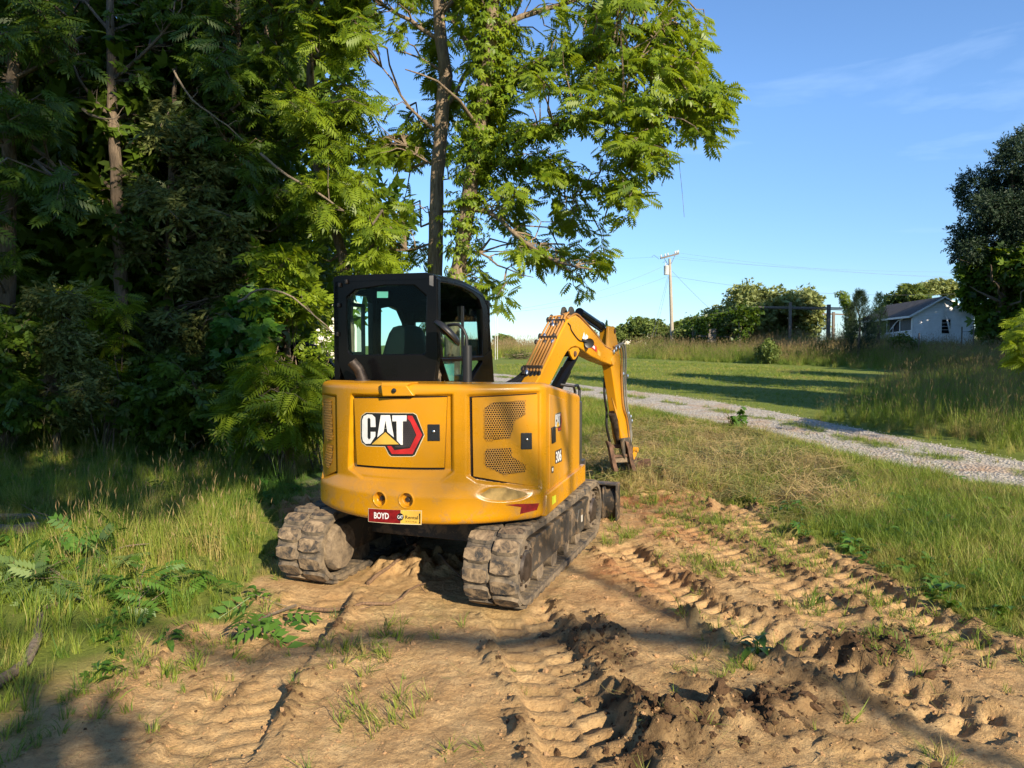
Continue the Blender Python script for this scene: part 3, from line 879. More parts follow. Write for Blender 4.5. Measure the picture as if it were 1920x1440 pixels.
rng = np.random.default_rng(7)
def spread(poly, n, seed=0):
    """n random points within an outline"""
    r_ = np.random.default_rng(seed); poly = np.asarray(poly)
    lo, hi = poly.min(0), poly.max(0); out = np.zeros((0, 2))
    while len(out) < n:
        p = r_.uniform(lo, hi, (n * 2, 2)); p = p[in_poly(p[:, 0], p[:, 1], poly)]
        out = np.concatenate([out, p])
    return out[:n]
def on_ground(p, sink=0.01):
    return np.stack([p[:, 0], p[:, 1], H(p[:, 0], p[:, 1]) - sink], 1)
def track_clear(p):
    lx, ly = mach_local(p[:, 0], p[:, 1])
    return ~((np.abs(lx) < 1.06) & (np.abs(ly) < 1.45))
def off_drive(p): return ~in_poly(p[:, 0], p[:, 1], drive_poly)
def keep(p, prob, seed):
    return p[np.random.default_rng(seed).uniform(size=len(p)) < prob]

# 1. grass left of the digger, from the sunny bank into the shade of the wood
A = Gp((-500, 1500), (60, 1440), (200, 1330), (320, 1215), (480, 1135), (505, 1085), (540, 1040), (525, 985), (600, 900), (640, 845), (640, 770), (-500, 770))
p = spread(A, 10500, 201); p = p[track_clear(p)]
dens = sstep(-0.6, 0.3, fbm(p[:, 0] * 0.9, p[:, 1] * 0.9, 211, 3) + 0.5)
g0 = G(120, 1400); g1 = G(180, 1250)
bare = np.clip(1.3 - np.hypot(p[:, 0] - g0.x, p[:, 1] - g0.y) / 0.6, 0, 1) + np.clip(0.8 - np.hypot(p[:, 0] - g1.x, p[:, 1] - g1.y) / 0.7, 0, 1)
p = keep(p, (0.22 + 0.78 * dens) * np.clip(1 - bare, 0.06, 1), 202)
dens = sstep(-0.6, 0.3, fbm(p[:, 0] * 0.9, p[:, 1] * 0.9, 211, 3) + 0.5)
dd = np.hypot(p[:, 0], p[:, 1])
r0 = np.random.default_rng(203)
scl = r0.uniform(0.3, 0.85, len(p)) * (0.45 + 0.55 * sstep(-0.05, 0.8, poly_sd(p[:, 0], p[:, 1], A))) * (0.7 + 0.5 * dens) * (1 - 0.30 * sstep(8, 11, dd))
tint = np.clip(0.44 + 0.28 * fbm(p[:, 0] * 0.8, p[:, 1] * 0.8, 221, 3) + r0.normal(0, 0.12, len(p)), 0, 0.9)
scatter('meadow_grass', on_ground(p), scl, tint, C_mid, 6, seed=2, label='fresh green grass with seed stalks on the bank left of the digger')
LIT = Gp((90, 1060), (200, 960), (330, 935), (440, 950), (500, 1010), (470, 1060), (300, 1080), (150, 1130))
p = spread(LIT, 110, 206); r0 = np.random.default_rng(207)
scatter('seeding_grass', on_ground(p), r0.uniform(0.35, 0.65, len(p)), np.clip(r0.normal(0.6, 0.15, len(p)), 0, 1), C_tall, 6, seed=20, label='tall pale seeding grass in the sunny patch left of the digger')
p = spread(Gp((-400, 1000), (500, 960), (640, 860), (640, 775), (-400, 770)), 1000, 231); p = p[track_clear(p)]
r0 = np.random.default_rng(232)
tint = np.clip(0.42 + 0.35 * fbm(p[:, 0] * 0.5, p[:, 1] * 0.5, 233, 3) + r0.normal(0, 0.1, len(p)), 0.05, 1)
scatter('tall_grass', on_ground(p), r0.uniform(0.35, 0.75, len(p)), tint, C_tall, 6, seed=3, label='tall seeding grass at the shaded edge of the wood')

# 2. grass right of the ruts, and behind the hay up to the drive
B = Gp((1330, 935), (1440, 945), (1480, 1000), (1570, 1035), (1670, 1080), (1770, 1150), (1940, 1200), (2300, 1320), (2600, 1050), (1960, 925), (1800, 908), (1620, 880), (1560, 900), (1480, 960))
p = spread(B, 9000, 241)
dens = sstep(-0.5, 0.3, fbm(p[:, 0] * 1.0, p[:, 1] * 1.0, 251, 3) + 0.55)
p = keep(p, 0.35 + 0.65 * dens, 242); p = p[off_drive(p)]
r0 = np.random.default_rng(243)
edge_ = sstep(-0.05, 0.6, poly_sd(p[:, 0], p[:, 1], B))
scl = r0.uniform(0.35, 0.95, len(p)) * (0.40 + 0.55 * edge_)
tint = np.clip(0.46 + 0.34 * fbm(p[:, 0] * 0.8, p[:, 1] * 0.8, 261, 3) + r0.normal(0, 0.10, len(p)) + 0.35 * sstep(0.4, -0.2, np.abs(poly_sd(p[:, 0], p[:, 1], HAY))), 0, 0.95)
scatter('roadside_grass', on_ground(p), scl, tint, C_mid, 6, seed=4, label='bright green grass right of the track ruts')
Cc = Gp((1090, 860), (1095, 750), (1200, 772), (1300, 794), (1430, 818), (1620, 872), (1800, 906), (1640, 930), (1560, 880), (1420, 820), (1300, 805), (1200, 795), (1110, 820))
p = spread(np.asarray(Cc), 7000, 271); p = p[off_drive(p) & track_clear(p)]
r0 = np.random.default_rng(273)
tint = np.clip(0.50 + 0.3 * fbm(p[:, 0] * 0.7, p[:, 1] * 0.7, 275, 3) + r0.normal(0, 0.12, len(p)), 0, 1)
scatter('verge_grass', on_ground(p), r0.uniform(0.5, 1.1, len(p)), tint, C_mid, 6, seed=5, label='yellow green verge grass between hay and gravel drive', zs=0.8)

# 3. raked dry grass round the bucket
p = spread(HAY, 1500, 281); r0 = np.random.default_rng(282)
hz = H(p[:, 0], p[:, 1]) + np.abs(r0.normal(0, 0.05, len(p))) * sstep(-0.3, 0.5, fbm(p[:, 0], p[:, 1], 285, 3) + 0.3)
tint = np.clip(0.5 + 0.45 * fbm(p[:, 0] * 0.9, p[:, 1] * 0.9, 287, 3) + r0.normal(0, 0.15, len(p)), 0, 1)
scatter('raked_hay', np.stack([p[:, 0], p[:, 1], hz], 1), r0.uniform(0.7, 1.5, len(p)), tint, C_hay, 6, tilt=0.2, seed=6, label='raked dry grass lying round the bucket')
p2 = spread(HAY, 4200, 291); r0 = np.random.default_rng(292)
p2 = keep(p2, sstep(0.0, 0.4, fbm(p2[:, 0] * 1.1, p2[:, 1] * 1.1, 295, 3) + 0.25), 293)
scatter('hay_regrowth', on_ground(p2), r0.uniform(0.35, 0.95, len(p2)), np.clip(0.62 + 0.4 * fbm(p2[:, 0] * 0.9, p2[:, 1] * 0.9, 297, 3) + r0.normal(0, 0.16, len(p2)), 0, 1), C_mid, 6, tilt=0.5, seed=7, label='green and straw coloured grass growing through the raked hay')

# 4. thin grass and weeds left on the bare soil
p = spread(DIRT, 9000, 301); p = p[(p[:, 1] > 2.6) & track_clear(p)]
pk = sstep(0.34, 0.62, fbm(p[:, 0] * 1.1, p[:, 1] * 1.1, 131, 4)) * 0.28 + 0.008 + 0.35 * sstep(0.35, 0.0, poly_sd(p[:, 0], p[:, 1], DIRT))
for c, r_ in (((690, 1210), 0.28), ((1430, 1010), 0.5), ((1640, 1210), 0.25), ((1300, 975), 0.5), ((720, 1340), 0.2), ((300, 1250), 0.4), ((1530, 1130), 0.25), ((1180, 1000), 0.3), ((1250, 950), 0.5), ((1370, 985), 0.5), ((1500, 1050), 0.4), ((1330, 1060), 0.35), ((1620, 1120), 0.3), ((1760, 1190), 0.35)):
    g0 = G(*c); pk = np.maximum(pk, 0.75 * np.exp(-((p[:, 0] - g0.x) ** 2 + (p[:, 1] - g0.y) ** 2) / (r_ * r_)))
p = keep(p, pk, 302); r0 = np.random.default_rng(303)
scatter('sparse_grass', on_ground(p, 0.004), r0.uniform(0.35, 1.0, len(p)), np.clip(r0.normal(0.42, 0.16, len(p)), 0, 1), C_short, 5, tilt=0.35, seed=8, label='thin short grass tufts left on the bare soil')
p = np.concatenate([spread(DIRT, 8, 311), spread(A, 900, 312), spread(B, 800, 313), spread(Cc, 300, 314)])
p = p[(p[:, 1] > 2.6) & track_clear(p) & off_drive(p)]
sdd = poly_sd(p[:, 0], p[:, 1], DIRT)
p = keep(p, np.where(sdd > 0.3, 0.15, 0.8), 315); r0 = np.random.default_rng(316)
scatter('low_weeds', on_ground(p), r0.uniform(0.4, 1.3, len(p)), r0.uniform(0, 1, len(p)), C_weed, 5, tilt=0.2, seed=9, label='low broad leaved weeds among the grass')

# 5. clods and crumbs of soil
p = spread(DIRT, 60000, 321); p = p[(p[:, 1] > 2.7) & (p[:, 1] < 9) & (p[:, 0] > -3) & (p[:, 0] < 5.5) & track_clear(p)]
_, dm = relief(p[:, 0], p[:, 1])
dark_p = keep(p, np.clip(dm * 1.2, 0, 1) ** 1.5, 322); r0 = np.random.default_rng(323)
for c, a, b, h, t in MOUND_PTS:
    if h < 0.12 and c.y < 6.5:
        q = r0.normal(0, 0.62, (220 if h > 0.065 and a > 0.3 else 70, 2)) * np.array([a, b])
        dark_p = np.concatenate([dark_p, np.stack([c.x + q[:, 0] * math.cos(t) - q[:, 1] * math.sin(t), c.y + q[:, 0] * math.sin(t) + q[:, 1] * math.cos(t)], 1)])
scatter('soil_clods', on_ground(dark_p, 0.004), np.clip(r0.lognormal(-5.1, 0.65, len(dark_p)), 0.003, 0.04), r0.uniform(0, 1, len(dark_p)), C_clod, 5, tilt=0.8, seed=10, label='dark crumbly soil clods along the rut berms')
pale_p = keep(p, 0.30, 324)
scatter('sandy_crumbs', on_ground(pale_p, 0.003), np.clip(r0.lognormal(-5.45, 0.6, len(pale_p)), 0.0018, 0.028), r0.uniform(0, 1, len(pale_p)), C_sand, 5, tilt=0.8, seed=11, label='pale sandy crumbs on the bare soil')
p = spread(DIRT, 900, 325); p = p[(p[:, 1] > 2.7) & (p[:, 1] < 9)]
scatter('dead_stalks', on_ground(p, -0.006), r0.uniform(0.15, 0.5, len(p)), r0.uniform(0.1, 0.9, len(p)), source_coll('dead_stalk', [straw(190 + i, 5, 0.30, 0.12) for i in range(4)]), 4, tilt=0.1, seed=12, label='dead grass stalks lying on the soil')

# 6. gravel stones, lawn, tall grass patches and the bank before the house
dp = spread(np.asarray(drive_poly), 9000, 331); dp = dp[(dp[:, 1] < 26)]
r0 = np.random.default_rng(332)
scatter('gravel_stones', np.stack([dp[:, 0], dp[:, 1], H(dp[:, 0], dp[:, 1]) + 0.035], 1), r0.uniform(0.005, 0.014, len(dp)), r0.uniform(0, 1, len(dp)), C_peb, 4, tilt=0.8, seed=13, label='loose pale stones on the gravel drive')
mid = by_frac((by_frac(near_e, 200) * 0.48 + by_frac(far_e, 200) * 0.52), 400)
mid = mid[(mid[:, 1] < 34)]
mid = np.repeat(mid, 7, 0) + np.random.default_rng(333).normal(0, 0.16, (len(mid) * 7, 2))
mid = keep(mid, sstep(-0.25, 0.2, fbm(mid[:, 0] * 0.7, mid[:, 1] * 0.7, 181, 3)) * 0.8, 334)
r0 = np.random.default_rng(335)
scatter('drive_strip_grass', on_ground(mid, -0.02), r0.uniform(0.5, 1.1, len(mid)), np.clip(r0.normal(0.4, 0.15, len(mid)), 0, 1), C_short, 5, tilt=0.3, seed=14, label='grass strip growing down the middle of the gravel drive')
E = Gp((1520, 792), (1570, 745), (1640, 712), (1760, 700), (1960, 705), (2300, 760), (2300, 960), (1960, 868), (1800, 840), (1640, 808))
p = spread(E, 4200, 341); r0 = np.random.default_rng(342); p = p[off_drive(p)]
tint = np.clip(0.46 + 0.4 * fbm(p[:, 0] * 0.5, p[:, 1] * 0.5, 343, 3) + r0.normal(0, 0.12, len(p)), 0.02, 1)
ee = sstep(-0.1, 2.0, poly_sd(p[:, 0], p[:, 1], E))
scatter('drive_side_grass', on_ground(p), r0.uniform(0.6, 1.15, len(p)) * (0.40 + 0.55 * ee), tint, C_tall, 6, seed=15, label='tall seeding grass on the far side of the gravel drive')
Lw = Gp((930, 699), (930, 684), (1180, 676), (1527, 692), (1640, 712), (1570, 745), (1500, 782), (1300, 745), (1090, 720))
p = spread(Lw, 26000, 351); p = p[off_drive(p)]; r0 = np.random.default_rng(352)
p = keep(p, np.clip(18.0 / p[:, 1], 0.3, 1) ** 1.5, 353)
r0 = np.random.default_rng(352)
scatter('lawn_grass', on_ground(p, 0.02), r0.uniform(0.4, 0.85, len(p)) * np.clip(p[:, 1] / 22, 0.8, 1.8), np.clip(0.48 + 0.3 * fbm(p[:, 0] * 0.35, p[:, 1] * 0.35, 355, 3) + r0.normal(0, 0.1, len(p)), 0, 1), C_short, 5, tilt=0.3, seed=16, label='mown lawn beyond the gravel drive')
K = np.array([(9, 74), (10, 66), (15, 53.5), (19, 46.5), (22, 39), (24.5, 34.5), (33, 30), (60, 36), (60, 62), (34, 58), (26, 62), (20, 78)])
p = spread(K, 8500, 361); r0 = np.random.default_rng(362)
front = poly_sd(p[:, 0], p[:, 1], K)
p = p[front < 9]; front = front[front < 9]
r0 = np.random.default_rng(363)
tint = np.clip(0.40 + 0.45 * fbm(p[:, 0] * 0.16, p[:, 1] * 0.16, 365, 3) + 0.25 * sstep(14, 26, p[:, 0]) * sstep(0.5, 3, front) + r0.normal(0, 0.12, len(p)), 0.02, 1)
scatter('bank_grass', on_ground(p, 0.05), r0.uniform(0.6, 1.0, len(p)) * (0.5 + 0.5 * sstep(0, 2.5, front)) * (1 - 0.4 * sstep(3.5, 7, front)), tint, C_band, 5, seed=17, label='band of tall reddish seeding grass before the white house')
K2 = np.array([(-6, 62), (2, 70), (9, 74), (12, 84), (0, 84), (-10, 74)])
p = spread(K2, 1500, 371); r0 = np.random.default_rng(372)
scatter('field_edge_grass', on_ground(p, 0.05), r0.uniform(0.7, 1.2, len(p)), np.clip(r0.normal(0.6, 0.2, len(p)), 0, 1), C_band, 5, seed=18, label='rough pale grass along the far end of the field')
# ---------------------------------------------------------------- the mini excavator
DX = empty('mini_excavator', (MACH[0], MACH[1], 0), MACH[2], 'yellow and black tracked mini excavator parked on bare sandy soil', 'excavator')
M_T = Matrix.Translation((MACH[0], MACH[1], 0)) @ Matrix.Rotation(MACH[2], 4, 'Z')
M_H = Matrix.Translation((-0.40, 6.24, 0)) @ Matrix.Rotation(R(-17), 4, 'Z')      # upper structure: slightly swung
HT = M_T.inverted() @ M_H          # upper-structure coordinates -> digger coordinates
WT = M_T.inverted()                # world -> digger coordinates
def hpart(mb, name, mats, parent=None, **k): return mb.build(name, mats, parent or DX, xf=HT, **k)

# pixel -> upper-structure frame
_MHi = M_H.inverted()
def hray(px, py):
    o = _MHi @ Vector((0, 0, CAM_H)); d = (_MHi.to_3x3() @ ray(px, py)); return o, d
def hplane(px, py, ax, val):
    o, d = hray(px, py); t = (val - o[ax]) / d[ax]; return o + d * t

# ---- body shell: a plan curve lofted over height with pressed recesses
HWID, YC, RAD, YF = 0.925, 0.02, 1.275, 0.42
a_l, a_r = math.asin(-HWID / RAD), math.asin(HWID / RAD)
plan = [(-HWID, YF)]
yl = YC - RAD * math.cos(a_l)
def arc_pt(a): return (RAD * math.sin(a), YC - RAD * math.cos(a))
for t in np.linspace(0, 1, 70)[1:-1]: plan.append((-HWID, YF + (yl - YF) * t))
for a in np.linspace(a_l, a_r, 330): plan.append(arc_pt(a))
for t in np.linspace(0, 1, 70)[1:]: plan.append((HWID, yl + (YF - yl) * t))
plan = np.array(plan)
# round the two rear corners
def round_corner(pl, c, r):
    d = np.hypot(pl[:, 0] - c[0], pl[:, 1] - c[1])
    q = pl.copy()
    for _ in range(60):
        sm = q.copy(); sm[1:-1] = 0.25 * q[:-2] + 0.5 * q[1:-1] + 0.25 * q[2:]
        w = np.clip(1 - d / r, 0, 1)[:, None]; q = q * (1 - w) + sm * w
    return q
plan = round_corner(plan, (HWID, yl), 0.05)
plan = round_corner(plan, (-HWID, yl), 0.12)
plan_s = np.concatenate([[0], np.cumsum(np.hypot(*np.diff(plan, axis=0).T))])
tan = np.gradient(plan, axis=0); tan /= np.linalg.norm(tan, axis=1)[:, None]
nrm = np.stack([tan[:, 1], -tan[:, 0]], 1)
for _ in range(3): nrm[1:-1] = 0.25 * nrm[:-2] + 0.5 * nrm[1:-1] + 0.25 * nrm[2:]
nrm /= np.linalg.norm(nrm, axis=1)[:, None]
ZB, ZT = 0.63, 1.61
def ztop(y): return ZT - 0.128 * np.maximum(0, np.asarray(y) + 0.72)
def S(u, z, d=0.0):
    """surface point: arc length, height, outward offset"""
    x, y = np.interp(u, plan_s, plan[:, 0]), np.interp(u, plan_s, plan[:, 1])
    a, b = np.interp(u, plan_s, nrm[:, 0]), np.interp(u, plan_s, nrm[:, 1])
    return np.stack([x + a * d, y + b * d, np.asarray(z) + 0 * x], -1)
def UZ(px, py):
    """pixel -> (arc length, height) on the shell"""
    o, d = hray(px, py)
    best = None
    for i in range(len(plan) - 1):
        p, e = plan[i], plan[i + 1] - plan[i]
        den = d.x * e[1] - d.y * e[0]
        if abs(den) < 1e-9: continue
        t = ((p[0] - o.x) * e[1] - (p[1] - o.y) * e[0]) / den
        s = ((p[0] - o.x) * d.y - (p[1] - o.y) * d.x) / den
        if -1e-6 <= s <= 1 + 1e-6 and t > 0 and (best is None or t < best[0]):
            best = (t, plan_s[i] + s * (plan_s[i + 1] - plan_s[i]), o.z + d.z * t)
    if best is None:      # past the silhouette: the outermost point of the arc
        b2 = (plan[:, 0] - o.x) * d.y - (plan[:, 1] - o.y) * d.x
        i = int(np.argmin(np.abs(b2))) if px > 800 else int(np.argmin(np.where(np.arange(len(plan)) < 200, np.abs(b2), 1e9)))
        t = ((plan[i][0] - o.x) * d.x + (plan[i][1] - o.y) * d.y) / (d.x ** 2 + d.y ** 2)
        return plan_s[i], o.z + d.z * t
    return best[1], best[2]
def z2(k): return lambda x, y: (k[0] + x / 4.8, k[1] + y / 4.8)
Z2, Z3 = z2((580, 700)), z2((830, 700))     # the two close-ups the outlines were read from
def uzp(pix): return np.array([UZ(*p) for p in pix])

rec_c = uzp([Z2(375, 185), Z2(1290, 185), Z2(1300, 890), Z2(1180, 985), Z2(480, 955), Z2(350, 860)])      # centre recess
rec_r = uzp([Z3(215, 190), Z3(880, 155), Z3(885, 1050), Z3(300, 985), Z3(215, 930)])
rec_l = uzp([Z2(118, 175), Z2(242, 200), Z2(252, 905), Z2(118, 960)])
door_c = uzp([Z2(392, 225), Z2(1238, 215), Z2(1212, 850), Z2(420, 822)])
door_r = uzp([Z3(265, 220), Z3(860, 188), Z3(866, 1022), Z3(278, 928)])
door_l = uzp([Z2(118, 190), Z2(226, 215), Z2(236, 880), Z2(118, 940)])
holes = [UZ(*Z2(652, 1125)), UZ(*Z2(886, 1135))]
us = list(np.linspace(0, plan_s[-1], 420))
for hu, hz in holes: us += list(np.linspace(hu - 0.065, hu + 0.065, 44))
us = np.unique(np.round(us, 5))
zs_ = list(np.linspace(0, 1, 110))
for hu, hz in holes: zs_ += [(z - ZB) / (ZT - ZB) for z in np.linspace(hz - 0.06, hz + 0.06, 36)]
zs_ = np.unique(np.round(np.clip(zs_, 0, 1), 5))
UU, TT = np.meshgrid(us, zs_)
uf, tf = UU.ravel(), TT.ravel()
yy_ = np.interp(uf, plan_s, plan[:, 1])
zf = ZB + tf * (ztop(yy_) - ZB)
d = np.zeros(len(uf))
d += 0.030 * sstep(0.92, 0.80, zf) * sstep(plan_s[66], plan_s[85], uf) * sstep(plan_s[402], plan_s[380], uf)          # swollen bumper
d -= 0.034 * sstep(0, 0.014, poly_sd(uf, zf, rec_c)) * (0.25 + 0.75 * sstep(0.93, 1.01, zf))
d -= 0.026 * sstep(0, 0.018, poly_sd(uf, zf, rec_r))
d -= 0.026 * sstep(0, 0.015, poly_sd(uf, zf, rec_l))
sc = UZ(*Z3(560, 1080)); scv = ((uf - sc[0]) / 0.20) ** 2 + ((zf - sc[1]) / 0.055) ** 2
d -= 0.012 * sstep(1.2, 0.5, scv)
for hu, hz in holes:
    rr = np.hypot(uf - hu, zf - hz)
    d -= 0.040 * sstep(0.051, 0.044, rr); d += 0.004 * np.exp(-((rr - 0.054) / 0.006) ** 2)
for zt_, rad in ((ztop(yy_), 0.045),):
    q = np.clip(1 - (zt_ - zf) / rad, 0, 1); d -= rad * (1 - np.sqrt(np.clip(1 - q * q, 0, 1)))
q = np.clip(1 - (zf - ZB) / 0.05, 0, 1); d -= 0.05 * (1 - np.sqrt(np.clip(1 - q * q, 0, 1)))
zf = zf + 0.022 * sstep(0.75, 0.63, zf) * np.sin((uf - plan_s[70]) / (plan_s[399] - plan_s[70]) * math.pi) * -1
V = S(uf, zf, d)
nu, nz_ = len(us), len(zs_)
idx = np.arange(nu * nz_).reshape(nz_, nu)
Fq = np.stack([idx[:-1, :-1], idx[:-1, 1:], idx[1:, 1:], idx[1:, :-1]], -1).reshape(-1, 4)
V = np.array([tuple(HT @ Vector(p)) for p in V])
me = np_mesh('body_shell', V, Fq, M['yellow'], None, True)
body = link_mesh('body_shell', me, DX)
# lid and belly
mb = MB()
for zk, ins, mi in ((None, 0.045, 0), (ZB - 0.012, 0.05, 1)):
    ring = []
    for i in range(0, len(plan), 3):
        p = plan[i] - nrm[i] * (ins - 0.004); ring.append((p[0], p[1], (float(ztop(plan[i][1])) - 0.0005) if zk is None else zk))
    c = len(mb.v); mb.v.extend(ring); k = len(ring)
    for i in range(k // 2 - 1 if k % 2 == 0 else k // 2):
        mb.f.append((c + i, c + i + 1, c + k - 2 - i, c + k - 1 - i)); mb.m.append(mi)
hpart(mb, 'hood_top', [M['yellow'], M['black_dusty']], smooth=30)

def patch(quad, d0, thick, nu_=26, nv_=20, mat=None, shrink=0):
    """a pressed panel following the shell between four (u, z) corners, with turned-in edges"""
    quad = np.asarray(quad); m_ = MB()
    U, Vv = np.linspace(0, 1, nu_), np.linspace(0, 1, nv_)
    def pt(a, b):
        top = quad[0] * (1 - a) + quad[1] * a; bot = quad[3] * (1 - a) + quad[2] * a
        return top * (1 - b) + bot * b
    for b in Vv:
        for a in U:
            p = pt(a, b); e = min(a, 1 - a, b, 1 - b)
            m_.v.append(tuple(S(p[0], p[1], d0)))
    for j in range(nv_ - 1):
        for i in range(nu_ - 1):
            q = j * nu_ + i; m_.f.append((q, q + nu_, q + nu_ + 1, q + 1)); m_.m.append(0)
    rim = [i for i in range(nu_)] + [j * nu_ + nu_ - 1 for j in range(1, nv_)] + [(nv_ - 1) * nu_ + i for i in range(nu_ - 2, -1, -1)] + [j * nu_ for j in range(nv_ - 2, 0, -1)]
    b0 = len(m_.v)
    rp_ = []
    for r_i in rim:
        j, i = divmod(r_i, nu_); p = pt(U[i], Vv[j]); m_.v.append(tuple(S(p[0], p[1], d0 - thick)))
    k = len(rim)
    for i in range(k):
        m_.f.append((rim[i], rim[(i + 1) % k], b0 + (i + 1) % k, b0 + i)); m_.m.append(0)
    return m_
def grow(quad, l, t, r, b):
    q = np.array(quad, float)
    q[0] += (-l, t); q[1] += (r, t); q[2] += (r, -b); q[3] += (-l, -b); return q
def flat_poly(pix, d0, conv=uzp, cut=0.05, on=None):
    """flat print: outline in the photograph -> small faces laid on the shell (or on another surface)"""
    uv = conv(pix)
    bm = bmesh.new()
    f = bm.faces.new([bm.verts.new((p[0], p[1], 0)) for p in uv])
    bmesh.ops.triangulate(bm, faces=[f], ngon_method='EAR_CLIP')
    for _ in range(5):
        es = [e for e in bm.edges if e.calc_length() > cut]
        if not es: break
        bmesh.ops.subdivide_edges(bm, edges=es, cuts=1)
    bmesh.ops.triangulate(bm, faces=bm.faces)
    m_ = MB(); bm.verts.index_update()
    sf = on or (lambda u, z: tuple(S(u, z, d0)))
    m_.add([sf(v.co.x, v.co.y) for v in bm.verts], [tuple(v.index for v in f_.verts) for f_ in bm.faces])
    bm.free()
    return m_
def merge(*mbs):
    o = MB()
    for k, m_ in enumerate(mbs): o.add(m_.v, m_.f, k)
    return o

DC = -0.010     # centre door sits in its recess
gap_strip = patch(grow(door_c, 0.016, 0.008, 0.002, 0.014), -0.0225, 0.001)  # dark strips under the door edges paint in the shadow gap
hpart(gap_strip, 'door_gap_shade', M['dark_hole'], smooth=0, fix=False)
dC = hpart(patch(door_c, DC, 0.012), 'rear_door', M['yellow'], smooth=40)
hpart(patch(grow(door_r, 0.018, 0.008, 0.003, 0.014), -0.0235, 0.001), 'door_gap_shade', M['dark_hole'], smooth=0, fix=False)
DRO = -0.010
dR = hpart(patch(door_r, DRO, 0.014), 'rear_door', M['yellow'], smooth=40); dR['label'] = 'rear door with two perforated grilles'
hpart(patch(grow(door_l, 0.002, 0.008, 0.014, 0.014), -0.0235, 0.001), 'door_gap_shade', M['dark_hole'], smooth=0, fix=False)
dL = hpart(patch(door_l, -0.006, 0.018, 10, 20), 'rear_door', M['yellow'], smooth=40); dL['label'] = 'narrow grille door on the shaded corner'
dC['label'] = 'middle rear door with the large emblem'

# ---- emblem
def zz2(l): return [Z2(*p) for p in l]
plate = zz2([(456, 430), (466, 385), (505, 356), (930, 361), (958, 378), (1029, 555), (944, 735), (922, 746), (733, 746), (712, 728), (676, 657), (508, 652), (468, 622), (458, 585)])
cream = [(p[0] + (1.1 if p[0] > 740 else -0.9), p[1] + (1.3 if p[1] > 810 else -0.9)) for p in plate]
red = zz2([(882, 380), (924, 383), (1014, 555), (926, 727), (738, 727), (695, 655), (733, 655), (762, 693), (902, 675), (960, 555), (908, 438), (880, 408)])
dark = zz2([(842, 420), (884, 420), (902, 440), (952, 555), (897, 668), (770, 668), (760, 655), (842, 652)])
logo = [(cream, 'cream_decal', 0.0012), (plate, 'black_decal', 0.0022), (red, 'red_decal', 0.0032), (dark, 'grey_decal', 0.0032)]
C_ = [(468, 425), (482, 386), (515, 369), (560, 372), (588, 398), (592, 484), (546, 484), (544, 412), (531, 398), (518, 412), (518, 578), (531, 598), (546, 584), (546, 527), (590, 527), (590, 566), (545, 634), (500, 636), (476, 610), (468, 570)]
A_ = [(638, 377), (722, 377), (757, 577), (698, 528), (692, 496), (669, 496), (663, 530), (606, 578)]
T_ = [(742, 379), (872, 379), (872, 433), (838, 433), (838, 645), (820, 645), (783, 606), (780, 433), (743, 433)]
for l in (C_, A_, T_): logo.append((zz2(l), 'white_decal', 0.0034))
logo.append((zz2([(682, 428), (692, 494), (670, 494)]), 'black_decal', 0.0042))
logo.append((zz2([(680, 530), (802, 640), (556, 640)]), 'gold_decal', 0.0036))
hx = MB()      # honeycomb dots of the emblem
mats_l = ['cream_decal', 'black_decal', 'red_decal', 'grey_decal', 'white_decal', 'gold_decal']
em = MB()
for pix, mt, off in logo:
    q = flat_poly(pix, DC + off); em.add(q.v, q.f, mats_l.index(mt))
dk = uzp(dark)
for r_ in range(14):
    for c_ in range(8):
        cx, cy = 850 + c_ * 16 + (r_ % 2) * 8, 428 + r_ * 18
        u0, z0 = UZ(*Z2(cx, cy))
        if float(poly_sd(np.array([u0]), np.array([z0]), dk)[0]) > 0.003:
            pts = [tuple(S(u0 + 0.0034 * math.cos(k * 1.047), z0 + 0.0034 * math.sin(k * 1.047), DC + 0.0040)) for k in range(6)]
            em.add(pts, [tuple(range(6))], 1)
hpart(em, 'emblem', [M[k] for k in mats_l], dC, smooth=0, fix=False)

# ---- latches
def latch(pix4, d0, parent, knob):
    q = uzp(pix4); m_ = patch(q, d0 + 0.006, 0.006, 4, 4)
    lt = hpart(m_, 'latch', M['plastic'], parent, smooth=0, bevel=0.003)
    if knob is None: return
    m2 = MB()
    u0, z0 = knob; p = S(u0, z0, d0 + 0.006); p1 = S(u0, z0, d0 + 0.016)
    m2.lathe(p, Vector(p1) - Vector(p), [(0, 0.010), (0.008, 0.010), (0.011, 0.006)], 12)
    o = hpart(m2, 'latch_button', M['silver'], parent, smooth=40)
latch([Z2(1062, 460), Z2(1172, 460), Z2(1174, 610), Z2(1062, 610)], DC, dC, UZ(*Z2(1118, 524)))
latch([Z3(708, 538), Z3(806, 536), Z3(808, 684), Z3(708, 686)], DRO, dR, UZ(*Z3(760, 596)))
latch([Z2(102, 500), Z2(124, 505), Z2(124, 635), Z2(102, 635)], -0.006, dL, None)

